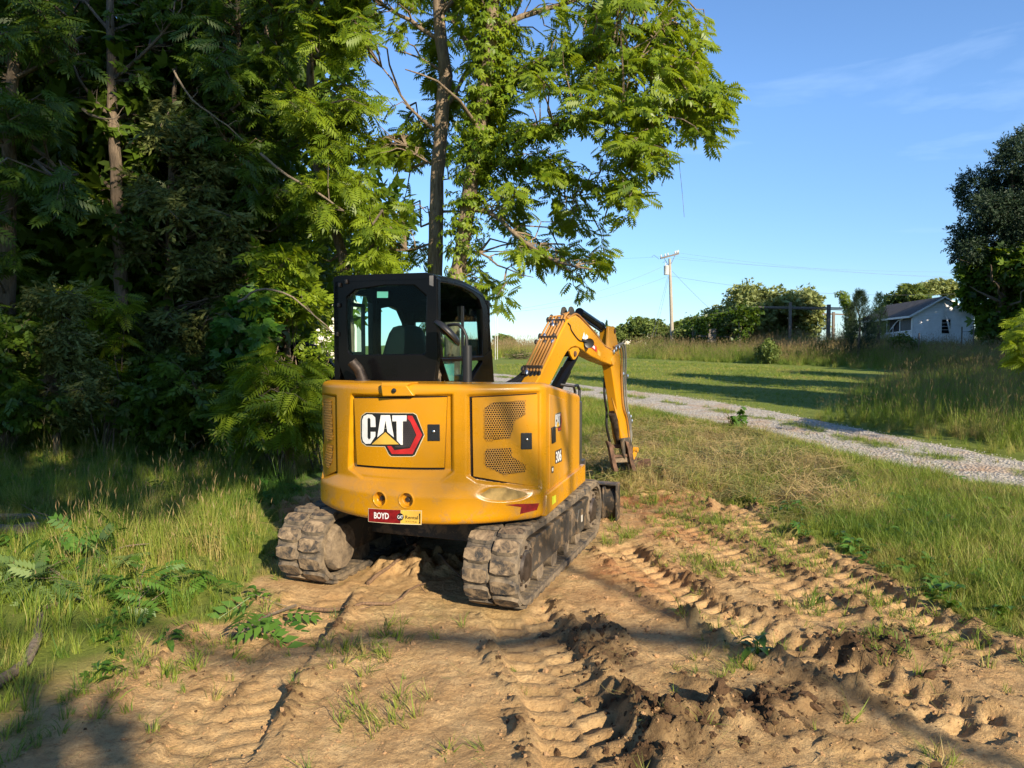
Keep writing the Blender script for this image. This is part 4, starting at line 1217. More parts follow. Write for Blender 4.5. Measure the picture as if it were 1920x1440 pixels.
# ---- perforated grilles: a punched sheet of hexagonal cells over a dark sheet standing in for the shaded void
def grille(outline, d0, parent, pitch=0.0176, hole=0.0066, bk='dark_hole'):
    o2 = uzp(outline)
    back = flat_poly(outline, d0 + 0.0026, cut=0.03)
    hpart(back, 'grille_backing', M[bk], parent, smooth=0, fix=False)
    lo, hi = o2.min(0), o2.max(0); m_ = MB(); hh = pitch / math.sqrt(3)
    rows = int((hi[1] - lo[1]) / (pitch * 0.866)) + 2
    for r_ in range(-1, rows):
        for c_ in range(-1, int((hi[0] - lo[0]) / pitch) + 2):
            cu, cz = lo[0] + (c_ + 0.5 * (r_ % 2)) * pitch, lo[1] + r_ * pitch * 0.866
            if float(poly_sd(np.array([cu]), np.array([cz]), o2)[0]) < -0.002: continue
            b = len(m_.v)
            for rad, dd in ((hh * 1.005, 0.0060), (hole, 0.0060), (hole, 0.0030)):
                for k in range(12):
                    a = math.pi / 6 + k * math.pi / 6
                    rr_ = rad
                    if rad > hole: rr_ = hh * 1.005 * (1 if k % 2 == 0 else math.cos(math.pi / 6))
                    m_.v.append(tuple(S(cu + rr_ * math.cos(a), cz + rr_ * math.sin(a), d0 + dd)))
            for ring_ in (0, 1):
                for k in range(12):
                    q = b + ring_ * 12; m_.f.append((q + k, q + (k + 1) % 12, q + 12 + (k + 1) % 12, q + 12 + k)); m_.m.append(0)
    hpart(m_, 'grille', M['yellow_worn'], parent, smooth=0, fix=False)
grille([Z3(382, 312), Z3(455, 262), Z3(742, 250), Z3(744, 372), Z3(640, 432), Z3(632, 510), Z3(606, 588), Z3(405, 604), Z3(380, 590)], DRO, dR)
grille([Z3(384, 705), Z3(400, 688), Z3(618, 672), Z3(626, 752), Z3(748, 828), Z3(748, 890), Z3(545, 912), Z3(470, 870), Z3(386, 835)], DRO, dR)
grille([Z2(128, 235), Z2(196, 250), Z2(212, 600), Z2(160, 600), Z2(132, 500)], -0.006, dL, 0.024, 0.008)
grille([Z2(160, 640), Z2(212, 650), Z2(200, 800), Z2(165, 860), Z2(134, 800)], -0.006, dL, 0.024, 0.008)

# ---- stickers and bolts on the counterweight
def sticker(name, polys, parent=body):
    m_ = MB(); ms = []
    for pix, mt, off in polys:
        q = flat_poly(pix, off, cut=0.04)
        if mt not in ms: ms.append(mt)
        m_.add(q.v, q.f, ms.index(mt))
    return hpart(m_, name, [M[k] for k in ms], parent, smooth=0, fix=False)
BO = 0.030   # bumper bulge at sticker height
def text_mesh(txt, bold=0.0):
    cu = bpy.data.curves.new('lettering', 'FONT'); cu.body = txt; cu.size = 1.0; cu.offset = bold; cu.resolution_u = 4; cu.fill_mode = 'FRONT'
    ob = bpy.data.objects.new('lettering', cu); COL.objects.link(ob)
    dg = bpy.context.evaluated_depsgraph_get(); dg.update()
    me_ = bpy.data.meshes.new_from_object(ob.evaluated_get(dg))
    vs_ = np.array([v.co[:2] for v in me_.vertices]); fs = [tuple(p.vertices) for p in me_.polygons]
    bpy.data.objects.remove(ob); bpy.data.curves.remove(cu); bpy.data.meshes.remove(me_)
    return vs_, fs
def letter(m_, mi, txt, quad, surf, bold=0.02):
    """text stretched into a quad of surface coordinates (tl, tr, br, bl)"""
    v, f = text_mesh(txt, bold)
    lo, hi = v.min(0), v.max(0); v = (v - lo) / (hi - lo)
    q = np.asarray(quad)
    pts = []
    for a, b in v:
        t = q[3] * (1 - a) + q[2] * a; u_ = q[0] * (1 - a) + q[1] * a
        p = t * (1 - b) + u_ * b; pts.append(surf(p[0], p[1]))
    m_.add(pts, f, mi)
m_ = MB()
for pix, mi, off in (([Z2(556, 1205), Z2(1026, 1226), Z2(1022, 1354), Z2(556, 1327)], 0, 0.0015), ([Z2(560, 1209), Z2(840, 1222), Z2(838, 1342), Z2(560, 1324)], 1, 0.0022),
                     ([Z2(842, 1223), Z2(1022, 1231), Z2(1018, 1349), Z2(840, 1341)], 2, 0.0022)):
    q = flat_poly(pix, BO + off, cut=0.04); m_.add(q.v, q.f, mi)
sf = lambda u, z: tuple(S(u, z, BO + 0.0030))
letter(m_, 3, 'BOYD', uzp([Z2(608, 1240), Z2(738, 1248), Z2(738, 1304), Z2(608, 1298)]), sf, 0.03)
disc = [Z2(836 + 31 * math.cos(a), 1284 + 34 * math.sin(a)) for a in np.linspace(0, 6.283, 20)[:-1]]
q = flat_poly(disc, BO + 0.0028); m_.add(q.v, q.f, 4)
sf2 = lambda u, z: tuple(S(u, z, BO + 0.0036))
letter(m_, 3, 'CAT', uzp([Z2(812, 1268), Z2(860, 1270), Z2(860, 1300), Z2(812, 1298)]), sf2, 0.03)
letter(m_, 4, 'Rental', uzp([Z2(880, 1270), Z2(992, 1276), Z2(992, 1306), Z2(880, 1300)]), sf, 0.012)
letter(m_, 4, 'STORE', uzp([Z2(884, 1318), Z2(982, 1324), Z2(982, 1334), Z2(884, 1328)]), sf, 0.0)
q = flat_poly([Z2(1000, 1252), Z2(1012, 1252), Z2(1012, 1344), Z2(998, 1342), Z2(1004, 1320)], BO + 0.003); m_.add(q.v, q.f, 4)
hpart(m_, 'rental_sticker', [M['cream_decal'], M['darkred'], M['gold_decal'], M['white_decal'], M['black_decal']], body, smooth=0, fix=False)
sticker('reflector', [([Z3(552, 1176), Z3(640, 1168), Z3(850, 1162), Z3(830, 1222), Z3(682, 1258), Z3(694, 1196)], 'darkred', BO + 0.002)])
sticker('scraped_patch', [([Z3(335, 1085), Z3(420, 1030), Z3(560, 1022), Z3(720, 1062), Z3(800, 1100), Z3(790, 1125), Z3(640, 1140), Z3(470, 1138), Z3(390, 1120)], 'primer', BO - 0.0085)])
for hu, hz in holes:
    p, p1 = Vector(S(hu, hz, -0.012)), Vector(S(hu, hz, 0.1))
    b_ = MB().lathe(p, p1 - p, [(0, 0.020), (0.012, 0.020), (0.016, 0.014)], 6)
    hpart(b_, 'bolt', M['steel'], body, smooth=30)

# ---- latch bracket at the top edge
br = MB()
q4 = [Z2(668, 108), Z2(890, 108), Z2(955, 200), Z2(680, 205)]
uq = uzp(q4)
br.prism([tuple(p) for p in uq], lambda p, k: S(p[0], p[1], 0.035 if k else -0.03))
top = [S(uq[0][0], ZT + 0.012, 0.03), S(uq[1][0] + 0.03, ZT + 0.012, 0.03), S(uq[1][0] + 0.03, ZT + 0.012, -0.12), S(uq[0][0], ZT + 0.012, -0.12)]
lowr = [S(uq[0][0], uq[0][1] - 0.002, 0.035), S(uq[1][0], uq[1][1] - 0.002, 0.035), S(uq[1][0] + 0.03, ZT - 0.01, -0.12), S(uq[0][0], ZT - 0.01, -0.12)]
br.add(top + lowr, [(0, 1, 2, 3), (0, 4, 5, 1), (1, 5, 6, 2), (2, 6, 7, 3), (3, 7, 4, 0)])
bk = hpart(br, 'hood_bracket', M['yellow'], smooth=30, bevel=0.006)
u0, z0 = UZ(*Z2(785, 153)); p, p1 = Vector(S(u0, z0, 0.034)), Vector(S(u0, z0, 0.1))
hpart(MB().lathe(p, p1 - p, [(0, 0.017), (0.006, 0.017), (0.008, 0.012)], 16), 'camera_lens', M['lens'], bk)

# ---- right flank: side panel relief, small emblem, model number, handle, skirt, grey tank, grab rail
XS = HWID
def side(px, py):
    p = hplane(px, py, 0, XS); return (p.y, p.z)
def side_uz(pix): return np.array([side(*p) for p in pix])
def side_print(name, polys, x0=XS):
    m_ = MB(); ms = []
    for pix, mt, off in polys:
        q = flat_poly(pix, 0, side_uz, 0.2, lambda y, z, o=off: (x0 + o, y, z))
        if mt not in ms: ms.append(mt)
        m_.add(q.v, q.f, ms.index(mt))
    return m_, ms
ppan = [side(*Z3(955, 185)), side(*Z3(1092, 235)), side(*Z3(1120, 470)), side(*Z3(1128, 880)), side(*Z3(955, 1040))]
sp = MB().prism(ppan, lambda p, k: (XS + (0.008 if k else -0.004), p[0], p[1]))
sp = hpart(sp, 'side_panel', M['yellow_worn'], smooth=0, bevel=0.006)
# small emblem: same drawing, sheared on to the flank
def e2s(x, y):
    a, b = (x - 458) / 567.0, (y - 360) / 382.0
    return Z3(1000 + 62 * a, 368 + 165 * b - 24 * a)
m_ = MB(); order = ['cream_decal', 'black_decal', 'red_decal', 'grey_decal', 'white_decal', 'gold_decal']
def unz(p): return ((p[0] - 580) * 4.8, (p[1] - 700) * 4.8)
for i, (pix, mt, off) in enumerate(logo):
    pp = [e2s(*unz(p)) for p in pix]
    q = flat_poly(pp, 0, side_uz, 0.5, lambda y, z, o=off * 0.8: (XS + 0.0085 + o, y, z)); m_.add(q.v, q.f, order.index(mt))
hpart(m_, 'emblem', [M[k] for k in order], sp, smooth=0, fix=False)
m_ = MB()
q = flat_poly([Z3(1003, 700), Z3(1060, 672), Z3(1064, 790), Z3(1004, 816)], 0, side_uz, 0.5, lambda y, z: (XS + 0.0092, y, z)); m_.add(q.v, q.f, 0)
q = flat_poly([Z3(968, 838), Z3(988, 834), Z3(988, 892), Z3(970, 900)], 0, side_uz, 0.5, lambda y, z: (XS + 0.0092, y, z)); m_.add(q.v, q.f, 0)
q = flat_poly([Z3(973, 852), Z3(984, 849), Z3(984, 878), Z3(974, 882)], 0, side_uz, 0.5, lambda y, z: (XS + 0.0100, y, z)); m_.add(q.v, q.f, 1)
letter(m_, 1, '306', side_uz([Z3(1008, 706), Z3(1056, 682), Z3(1058, 782), Z3(1008, 806)]), lambda y, z: (XS + 0.0102, y, z), 0.03)
hpart(m_, 'model_number', [M['grey_decal'], M['white_decal']], sp, smooth=0, fix=False)
hp = [side(*Z3(966, 490)), side(*Z3(994, 476)), side(*Z3(996, 618)), side(*Z3(970, 632))]
hpart(MB().prism(hp, lambda p, k: (XS + (0.022 if k else 0), p[0], p[1])), 'side_handle', M['plastic'], sp, bevel=0.004)
sk = MB().prism([(yl - 0.02, 0.638), (0.60, 0.638), (0.60, 0.80), (yl + 0.01, 0.80)], lambda p, k: (XS + (0.022 if k else -0.03), p[0], p[1]))
skirt = hpart(sk, 'side_skirt', M['yellow'], bevel=0.012)
q = flat_poly([Z3(956, 1108), Z3(992, 1092), Z3(994, 1156), Z3(957, 1186)], 0, side_uz, 0.5, lambda y, z: (XS + 0.0235, y, z))
hpart(q, 'safety_label', M['lime_decal'], skirt, smooth=0, fix=False)
tk = MB().box((XS - 0.11, 0.51, 1.10), (0.20, 0.18, 0.58)).box((XS - 0.10, 0.51, 1.395), (0.14, 0.14, 0.03))
tank = hpart(tk, 'fuel_tank', M['greybox'], bevel=0.015)
rl = MB().tube([(XS - 0.05, 0.46, 1.40), (XS - 0.05, 0.46, 1.48), (XS - 0.05, 0.40, 1.53), (XS - 0.16, 0.36, 1.545)], 0.013, 8)
rl.tube([(XS - 0.03, 0.56, 1.40), (XS - 0.03, 0.565, 1.49), (XS - 0.04, 0.52, 1.535), (XS - 0.05, 0.40, 1.53)], 0.013, 8)
hpart(rl, 'grab_rail', M['plastic'])
# front deck and frame under the cab
fr = MB().box((0, 0.30, 0.72), (1.76, 1.30, 0.16)).box((-0.46, 0.62, 0.95), (0.86, 0.50, 0.30)).box((0.10, 0.75, 0.78), (0.5, 0.5, 0.26))
hpart(fr, 'turntable_frame', M['black_dusty'], bevel=0.01)
fw = MB().box((-0.3, YF - 0.02, 1.02), (1.2, 0.03, 0.75))
hpart(fw, 'front_bulkhead', M['black_dusty'])

# ---- cab
CX0, CX1, CY0, CY1 = -0.925, -0.045, -0.65, 0.78
def zc(x, y): return (610 + x / 5.818, 500 + y / 5.818)
def back(x, y): p = hplane(*zc(x, y), 1, CY0); return (p.x, p.z)
def sidec(x, y): p = hplane(*zc(x, y), 0, CX1); return (p.y, p.z)
cabm = MB()
outer = [back(*p) for p in [(92, 175), (118, 130), (650, 112), (1185, 92), (1222, 120), (1225, 640), (1225, 990), (1190, 1262), (700, 1290), (215, 1262), (98, 960), (86, 560)]]
inner = [back(*p) for p in [(236, 340), (330, 252), (640, 205), (955, 203), (1100, 330), (1092, 640), (1088, 930), (1070, 952), (660, 955), (285, 960), (248, 925), (236, 640)]]
cabm.ring(outer, inner, lambda p, k: (p[0], CY0 + (0.07 if k else 0), p[1]))
cab = hpart(cabm, 'cab_frame', M['black'], smooth=0, bevel=0.012)
lip = MB().ring([(p[0] * 1 + (0.012 if p[0] < -0.5 else -0.012), p[1]) for p in inner], [((p[0] + 0.485) * 0.93 - 0.485, (p[1] - 2.06) * 0.93 + 2.06) for p in inner], lambda p, k: (p[0], CY0 + (0.02 if k else 0.006), p[1]))
hpart(MB().prism(inner, lambda p, k: (p[0], CY0 + (0.016 if k else 0.010), p[1])), 'rear_window', M['glass'], smooth=0)
# side profile of the right wall
out_r = [sidec(*p) for p in [(1228, 110), (1360, 128), (1500, 165), (1650, 240), (1738, 318), (1785, 440), (1800, 650), (1815, 900), (1822, 1004), (1500, 1006), (1268, 1008), (1228, 640)]]
in_r = [sidec(*p) for p in [(1246, 172), (1370, 190), (1500, 228), (1610, 290), (1680, 360), (1710, 460), (1716, 640), (1720, 800), (1718, 962), (1480, 978), (1290, 984), (1244, 620)]]
low_r = [sidec(*p) for p in [(1284, 1040), (1690, 1022), (1640, 1180), (1590, 1245), (1350, 1245)]]
sw = MB().ring(out_r, in_r, lambda p, k: (CX1 - (0.05 if k else 0), p[0], p[1]))
hpart(sw, 'cab_frame', M['black'], smooth=0, bevel=0.008)
# the lower right corner of that wall is glazed too: an apron plate with its own pane
gl = MB().prism(in_r, lambda p, k: (CX1 - (0.03 if k else 0.024), p[0], p[1]))
hpart(gl, 'side_window', M['glass'], smooth=0)
dv = sidec(1510, 560)[0]
hpart(MB().bar((CX1 - 0.012, dv, sidec(1510, 430)[1]), (CX1 - 0.012, dv, sidec(1510, 975)[1]), 0.02, 0.022), 'window_bar', M['plastic'])
# left wall: corner post, slim rear window, door with a rounded window
prof = [(y, z) for y, z in out_r]
def zroof(y):
    ys_ = [p[0] for p in out_r[:7]]; zs__ = [p[1] for p in out_r[:7]]; return float(np.interp(y, ys_, zs__))
lw = MB()
lo_l = [(CY0, zroof(CY0) - 0.005), (-0.35, zroof(-0.35)), (0.0, zroof(0)), (0.35, zroof(.35)), (0.62, zroof(.62)), (0.75, zroof(.75) - 0.02), (0.78, 2.0), (0.78, 1.3), (0.1, 1.3), (CY0, 1.3)]
for (hole_) in ([(-0.58, 2.32), (-0.40, 2.33), (-0.10, 2.33), (-0.07, 2.28), (-0.07, 2.0), (-0.07, 1.78), (-0.09, 1.74), (-0.30, 1.74), (-0.56, 1.74), (-0.58, 1.8)],):
    ol = [(CY0, zroof(CY0) - 0.005), (-0.40, zroof(-0.4)), (-0.10, zroof(-.1)), (0.0, zroof(0)), (0.0, 2.0), (0.0, 1.78), (0.0, 1.3), (-0.3, 1.3), (CY0, 1.3), (CY0, 1.8)]
    lw.ring(ol, hole_, lambda p, k: (CX0 + (0.05 if k else 0), p[0], p[1]))
od = [(0.004, zroof(0)), (0.3, zroof(.3)), (0.6, zroof(.6)), (0.75, zroof(.75)), (0.78, 2.0), (0.78, 1.6), (0.78, 1.3), (0.3, 1.3), (0.004, 1.3), (0.004, 2.0)]
idr = [(0.10, 2.24), (0.3, 2.27), (0.50, 2.24), (0.62, 2.12), (0.67, 1.95), (0.69, 1.62), (0.66, 1.50), (0.35, 1.48), (0.12, 1.52), (0.09, 1.9)]
lw.ring(od, idr, lambda p, k: (CX0 + (0.05 if k else 0), p[0], p[1]))
hpart(lw, 'cab_frame', M['black'], smooth=0, bevel=0.006)
wf = MB().ring([(-0.52, 2.26), (-0.2, 2.26), (-0.2, 1.80), (-0.52, 1.80)], [(-0.49, 2.23), (-0.23, 2.23), (-0.23, 1.84), (-0.49, 1.84)], lambda p, k: (CX0 + (0.045 if k else 0.02), p[0], p[1]))
hpart(wf, 'sliding_window_frame', M['plastic'])
# front: posts, roof, back wall below the window
fm = MB().ring([(CX0, 2.34), (-0.5, 2.35), (CX1, 2.34), (CX1, 1.8), (CX1, 0.95), (-0.5, 0.95), (CX0, 0.95), (CX0, 1.8)], [(CX0 + 0.09, 2.28), (-0.5, 2.29), (CX1 - 0.13, 2.28), (CX1 - 0.10, 1.8), (CX1 - 0.10, 1.12), (-0.5, 1.10), (CX0 + 0.10, 1.12), (CX0 + 0.08, 1.8)], lambda p, k: (p[0], CY1 - (0.06 if k else 0), p[1]))
hpart(fm, 'cab_frame', M['black'], smooth=0, bevel=0.006)
ry = [CY0 - 0.005, -0.45, -0.2, 0.05, 0.25, 0.45, 0.60, 0.70, 0.77]
rm = MB(); sec = []
for y in ry:
    zt__ = zroof(y) + 0.022
    for (x, z) in ((CX0 - 0.005, zt__ - 0.05), (CX0 + 0.01, zt__ - 0.012), (CX0 + 0.05, zt__), (CX1 - 0.05, zt__), (CX1 - 0.01, zt__ - 0.012), (CX1 + 0.005, zt__ - 0.05)):
        rm.v.append((x, y, z))
for i in range(len(ry) - 1):
    for j in range(6):
        a, b = i * 6 + j, i * 6 + (j + 1) % 6
        rm.f.append((a, b, b + 6, a + 6)); rm.m.append(0)
rm.f.append((0, 1, 2, 3, 4, 5)); rm.m.append(0); k = (len(ry) - 1) * 6; rm.f.append(tuple(k + j for j in (5, 4, 3, 2, 1, 0))); rm.m.append(0)
roof = hpart(rm, 'cab_roof', M['black'], smooth=35)
for (x, y) in ((238, 165), (165, 200), (155, 420), (140, 735)):
    p = hplane(*zc(x, y), 1, CY0)
    hpart(MB().box((p.x, CY0 - 0.012, p.z), (0.022, 0.024, 0.035)), 'hinge', M['steel'], cab, bevel=0.004)
st_ = [back(*p) for p in [(1138, 100), (1180, 97), (1180, 215), (1138, 200)]]
hpart(MB().prism(st_, lambda p, k: (p[0], CY0 - (0.006 if k else 0.001), p[1])), 'grey_strip', simple('worn_grey_strip', (0.15, 0.14, 0.13), 0.4), cab)
# inside: seat, console, headliner vents, paper slip
se = MB()
def loft(mb_, secs, n=20):
    """stack of superellipse sections (cx, cy, z, rx, ry)"""
    b = len(mb_.v)
    for (cx, cy, z, rx, ry_) in secs:
        for k in range(n):
            a = 2 * math.pi * k / n; c_, s_ = math.cos(a), math.sin(a)
            mb_.v.append((cx + rx * math.copysign(abs(c_) ** 0.6, c_), cy + ry_ * math.copysign(abs(s_) ** 0.6, s_), z))
    for i in range(len(secs) - 1):
        for k in range(n):
            a0, a1 = b + i * n + k, b + i * n + (k + 1) % n
            mb_.f.append((a0, a1, a1 + n, a0 + n)); mb_.m.append(0)
    mb_.f.append(tuple(b + k for k in range(n))[::-1]); mb_.m.append(0)
    mb_.f.append(tuple(b + (len(secs) - 1) * n + k for k in range(n))); mb_.m.append(0)
sx = -0.44
loft(se, [(sx, -0.20, 1.45, 0.24, 0.07), (sx, -0.22, 1.6, 0.25, 0.085), (sx, -0.25, 1.8, 0.235, 0.085), (sx, -0.27, 1.92, 0.19, 0.075), (sx, -0.28, 2.00, 0.155, 0.065), (sx, -0.28, 2.05, 0.12, 0.05), (sx, -0.28, 2.065, 0.07, 0.025)])
loft(se, [(sx, 0.05, 1.38, 0.24, 0.25), (sx, 0.05, 1.46, 0.25, 0.26), (sx, 0.05, 1.51, 0.23, 0.24), (sx, 0.05, 1.53, 0.16, 0.17)])
hpart(se, 'seat', M['seat'], smooth=60)
cs = MB().box((sx, 0.10, 1.36), (0.72, 0.60, 0.10)).box((sx - 0.30, 0.08, 1.48), (0.10, 0.42, 0.20)).box((sx + 0.30, 0.08, 1.48), (0.10, 0.42, 0.20)).box((sx - 0.30, 0.08, 1.56), (0.10, 0.42, 0.14)).box((sx + 0.30, 0.08, 1.56), (0.10, 0.42, 0.14))
cs.tube([(sx - 0.30, 0.26, 1.62), (sx - 0.30, 0.28, 1.78)], 0.014).tube([(sx + 0.30, 0.26, 1.62), (sx + 0.30, 0.28, 1.78)], 0.014)
cs.tube([(sx + 0.1, 0.5, 1.5), (sx + 0.1, 0.44, 1.80)], 0.012).tube([(sx - 0.1, 0.5, 1.5), (sx - 0.1, 0.44, 1.80)], 0.012)
cs.box((CX1 - 0.13, 0.62, 1.86), (0.14, 0.05, 0.20))
hpart(cs, 'control_console', M['plastic'], smooth=0, bevel=0.01)
slp = [back(*p) for p in [(552, 270), (672, 270), (670, 338), (552, 338)]]
hpart(MB().prism(slp, lambda p, k: (p[0], CY0 + (0.022 if k else 0.019), p[1])), 'paper_slip', M['pale_sheet'], cab)
shp = [sidec(*p) for p in [(1338, 1052), (1442, 1048), (1442, 1250), (1340, 1250)]]
ap = MB().ring([sidec(*p) for p in [(1262, 1000), (1480, 992), (1725, 975), (1815, 900), (1840, 1262), (1600, 1262), (1345, 1262)]], [sidec(*p) for p in [(1284, 1040), (1480, 1032), (1700, 1022), (1712, 1040), (1640, 1150), (1590, 1245), (1352, 1245)]], lambda p, k: (CX1 + (0.004 if k else -0.045), p[0], p[1]))
hpart(ap, 'cab_frame', M['black'], smooth=0, bevel=0.005)
hpart(MB().prism([sidec(*p) for p in [(1284, 1040), (1480, 1032), (1700, 1022), (1640, 1150), (1590, 1245), (1352, 1245)]], lambda p, k: (CX1 - (0.025 if k else 0.02), p[0], p[1])), 'side_window', M['glass'], smooth=0)
hpart(MB().prism(shp, lambda p, k: (CX1 - (0.034 if k else 0.031), p[0], p[1])), 'pale_sticker', M['pale_sheet'], cab)
# wiper/lamp bracket on the front right post, exhaust, mirror
ex = MB()
e0 = hplane(*zc(395, 1270), 1, -0.80); 
pth = [(e0.x, -0.78, 1.56), (e0.x - 0.005, -0.78, 1.63), (e0.x - 0.03, -0.79, 1.70), (e0.x - 0.075, -0.82, 1.765)]
ex.tube(pth, [0.043, 0.043, 0.042, 0.041], 18, caps=False).tube(pth, [0.037, 0.037, 0.036, 0.035], 18, caps=False)
ex.tube([(e0.x, -0.78, 1.60), (e0.x, -0.78, 1.618)], 0.062, 18)
hpart(ex, 'exhaust_pipe', M['steel'], smooth=50)
mp0 = hplane(*zc(1548, 1275), 1, -0.86)
ym = -0.80
def mpt(x, y, yy=ym): p = hplane(*zc(x, y), 1, yy); return tuple(p)
mst = MB().tube([mpt(1550, 1280), mpt(1548, 860)], 0.036, 10).tube([mpt(1545, 880), mpt(1540, 760), mpt(1510, 690), mpt(1455, 632), mpt(1400, 630), mpt(1340, 640, ym + 0.05)], 0.012, 8)
mirror = hpart(mst, 'mirror_stalk', M['plastic'], smooth=40)
c0, c1 = Vector(mpt(1200, 595, ym + 0.02)), Vector(mpt(1470, 840, ym + 0.02))
cm = (c0 + c1) / 2; axm = (c1 - c0).normalized()
nm_ = (axm.cross(Vector((0, 1, 0)))).normalized()
nm_ = (nm_ * 0.93 + Vector((0, -0.36, 0)) * (1 if nm_.z < 0 else -1)).normalized()
if nm_.z < 0: nm_ = -nm_
half = (c1 - c0).length / 2
mh = MB().lathe(cm, nm_, [(-0.022, half * 0.96), (-0.012, half), (0.004, half * 0.97), (0.022, half * 0.75), (0.032, half * 0.35)], 28)
mh2 = hpart(mh, 'mirror_head', M['plastic'], mirror, smooth=50)
hpart(MB().lathe(cm, -nm_, [(0.0225, half * 0.92), (0.024, half * 0.90)], 28), 'mirror_glass', M['mirror'], mirror)
# black boot and hoses where the boom comes out of the deck
bt = MB().box((0.52, 0.28, 1.47), (0.30, 0.20, 0.12))
hpart(bt, 'hose_cover', M['greybox'], bevel=0.02)
# ---- boom, stick, thumb and bucket: plates in one upright plane, swung right of the cab
B0 = Vector((0.207, 7.0, 0)); BE = Vector((0.448, 0.894, 0)).normalized(); BN = Vector((BE.y, -BE.x, 0))
def bpt(s, z, off=0.0): p = B0 + BE * s + BN * off; return Vector((p.x, p.y, z))
def bpl(px, py, off=0.09):
    d = ray(px, py); o = Vector((0, 0, CAM_H)); t = (off - BN.dot(o - B0)) / BN.dot(d); p = o + d * t
    return ((p - B0).dot(BE), p.z)
def z4(x, y): return (940 + x / 6.857, 570 + y / 6.857)
def z5(x, y): return (1120 + x / 4.964, 620 + y / 4.964)
def wpart(mb, name, mats, parent=None, **k): return mb.build(name, mats, parent or DX, xf=WT, **k)
BW = 0.085
prof_b = [bpl(*z4(*p), BW) for p in [(420, 1060), (490, 940), (640, 640), (760, 380), (848, 212), (905, 165), (965, 142), (1015, 178), (1200, 372), (1340, 548), (1420, 592), (1472, 680), (1480, 750), (1442, 795), (1290, 738), (1150, 668), (1050, 592), (1000, 560), (955, 545), (900, 562), (850, 610), (800, 690), (720, 850), (640, 1010), (590, 1100)]]
bo = MB().prism(prof_b, lambda p, k: bpt(p[0], p[1], BW if k else -BW))
boom = wpart(bo, 'boom', M['yellow'], smooth=30, bevel=0.012)
# wear plates and welded ears
def disc_ear(name, s, z, r, half, mat, parent, hole=0.4):
    m_ = MB().lathe(bpt(s, z, -half), BN, [(0, r), (2 * half, r)], 20)
    return wpart(m_, name, mat, parent, smooth=40, bevel=0.004)
lug = [bpl(*z4(*p), BW + 0.004) for p in [(880, 600), (930, 560), (990, 560), (1010, 600), (985, 660), (950, 712), (925, 715), (895, 660)]]
wpart(MB().prism(lug, lambda p, k: bpt(p[0], p[1], (BW + 0.004) if k else (BW - 0.02))), 'cylinder_lug', M['yellow'], boom, bevel=0.004)
lz = bpl(*z4(948, 640), BW + 0.01)
wpart(MB().lathe(bpt(lz[0], lz[1], -BW - 0.01), BN, [(0, 0.03), (2 * BW + 0.03, 0.03)], 14), 'pivot_pin', M['rust'], boom, smooth=40)
tipc = bpl(*z4(1440, 730), BW + 0.012)
wpart(MB().lathe(bpt(tipc[0], tipc[1], -BW - 0.012), BN, [(0, 0.055), (2 * BW + 0.024, 0.055)], 18), 'pivot_pin', M['yellow_worn'], boom, smooth=40, bevel=0.004)
# boom cylinder below the boom
ca, cb = bpl(*z4(890, 700), 0), bpl(*z4(720, 1010), 0)
dirn = (Vector((cb[0] - ca[0], cb[1] - ca[1]))).normalized()
A_c, B_c = bpt(ca[0] - dirn.x * 0.06, ca[1] - dirn.y * 0.06, 0.02), bpt(ca[0] + dirn.x * 0.95, ca[1] + dirn.y * 0.95, 0.02)
cy = MB().tube([A_c, A_c.lerp(B_c, 0.30), A_c.lerp(B_c, 0.301), B_c], [0.052, 0.052, 0.066, 0.066], 18)
cyl = wpart(cy, 'boom_cylinder', M['black'], smooth=40)
wpart(MB().tube([A_c.lerp(B_c, 0.02), A_c.lerp(B_c, 0.29)], 0.0545, 18), 'cylinder_guard', M['black'], cyl, smooth=40)
# arm cylinder along the back of the boom
P0, P1 = bpl(*z4(1000, 150), 0.0), bpl(*z4(1330, 325), 0.0)
a_, b_ = bpt(P0[0], P0[1] + 0.04, 0), bpt(P1[0], P1[1], 0)
ac = MB().tube([a_, a_.lerp(b_, 0.80)], 0.052, 18).tube([a_.lerp(b_, 0.80), a_.lerp(b_, 0.84)], 0.058, 18)
ac_o = wpart(ac, 'arm_cylinder', M['black'], smooth=40)
wpart(MB().tube([a_.lerp(b_, 0.80), a_.lerp(b_, 1.06)], 0.028, 14), 'piston_rod', M['chrome'], ac_o, smooth=40)
wpart(MB().tube([a_ + BN * 0.03 + Vector((0, 0, -0.07)), a_.lerp(b_, 0.75) + BN * 0.03 + Vector((0, 0, -0.075))], 0.014, 8), 'cylinder_pipe', M['black'], ac_o, smooth=40)
ear = [bpl(*z4(*p), 0.0) for p in [(815, 125), (832, 45), (850, 33), (868, 48), (890, 110), (960, 140), (980, 190), (900, 215)]]
wpart(MB().prism(ear, lambda p, k: bpt(p[0], p[1], 0.055 if k else 0.03)).prism(ear, lambda p, k: bpt(p[0], p[1], -0.03 if k else -0.055)), 'cylinder_ear', M['black_dusty'], boom, bevel=0.004)
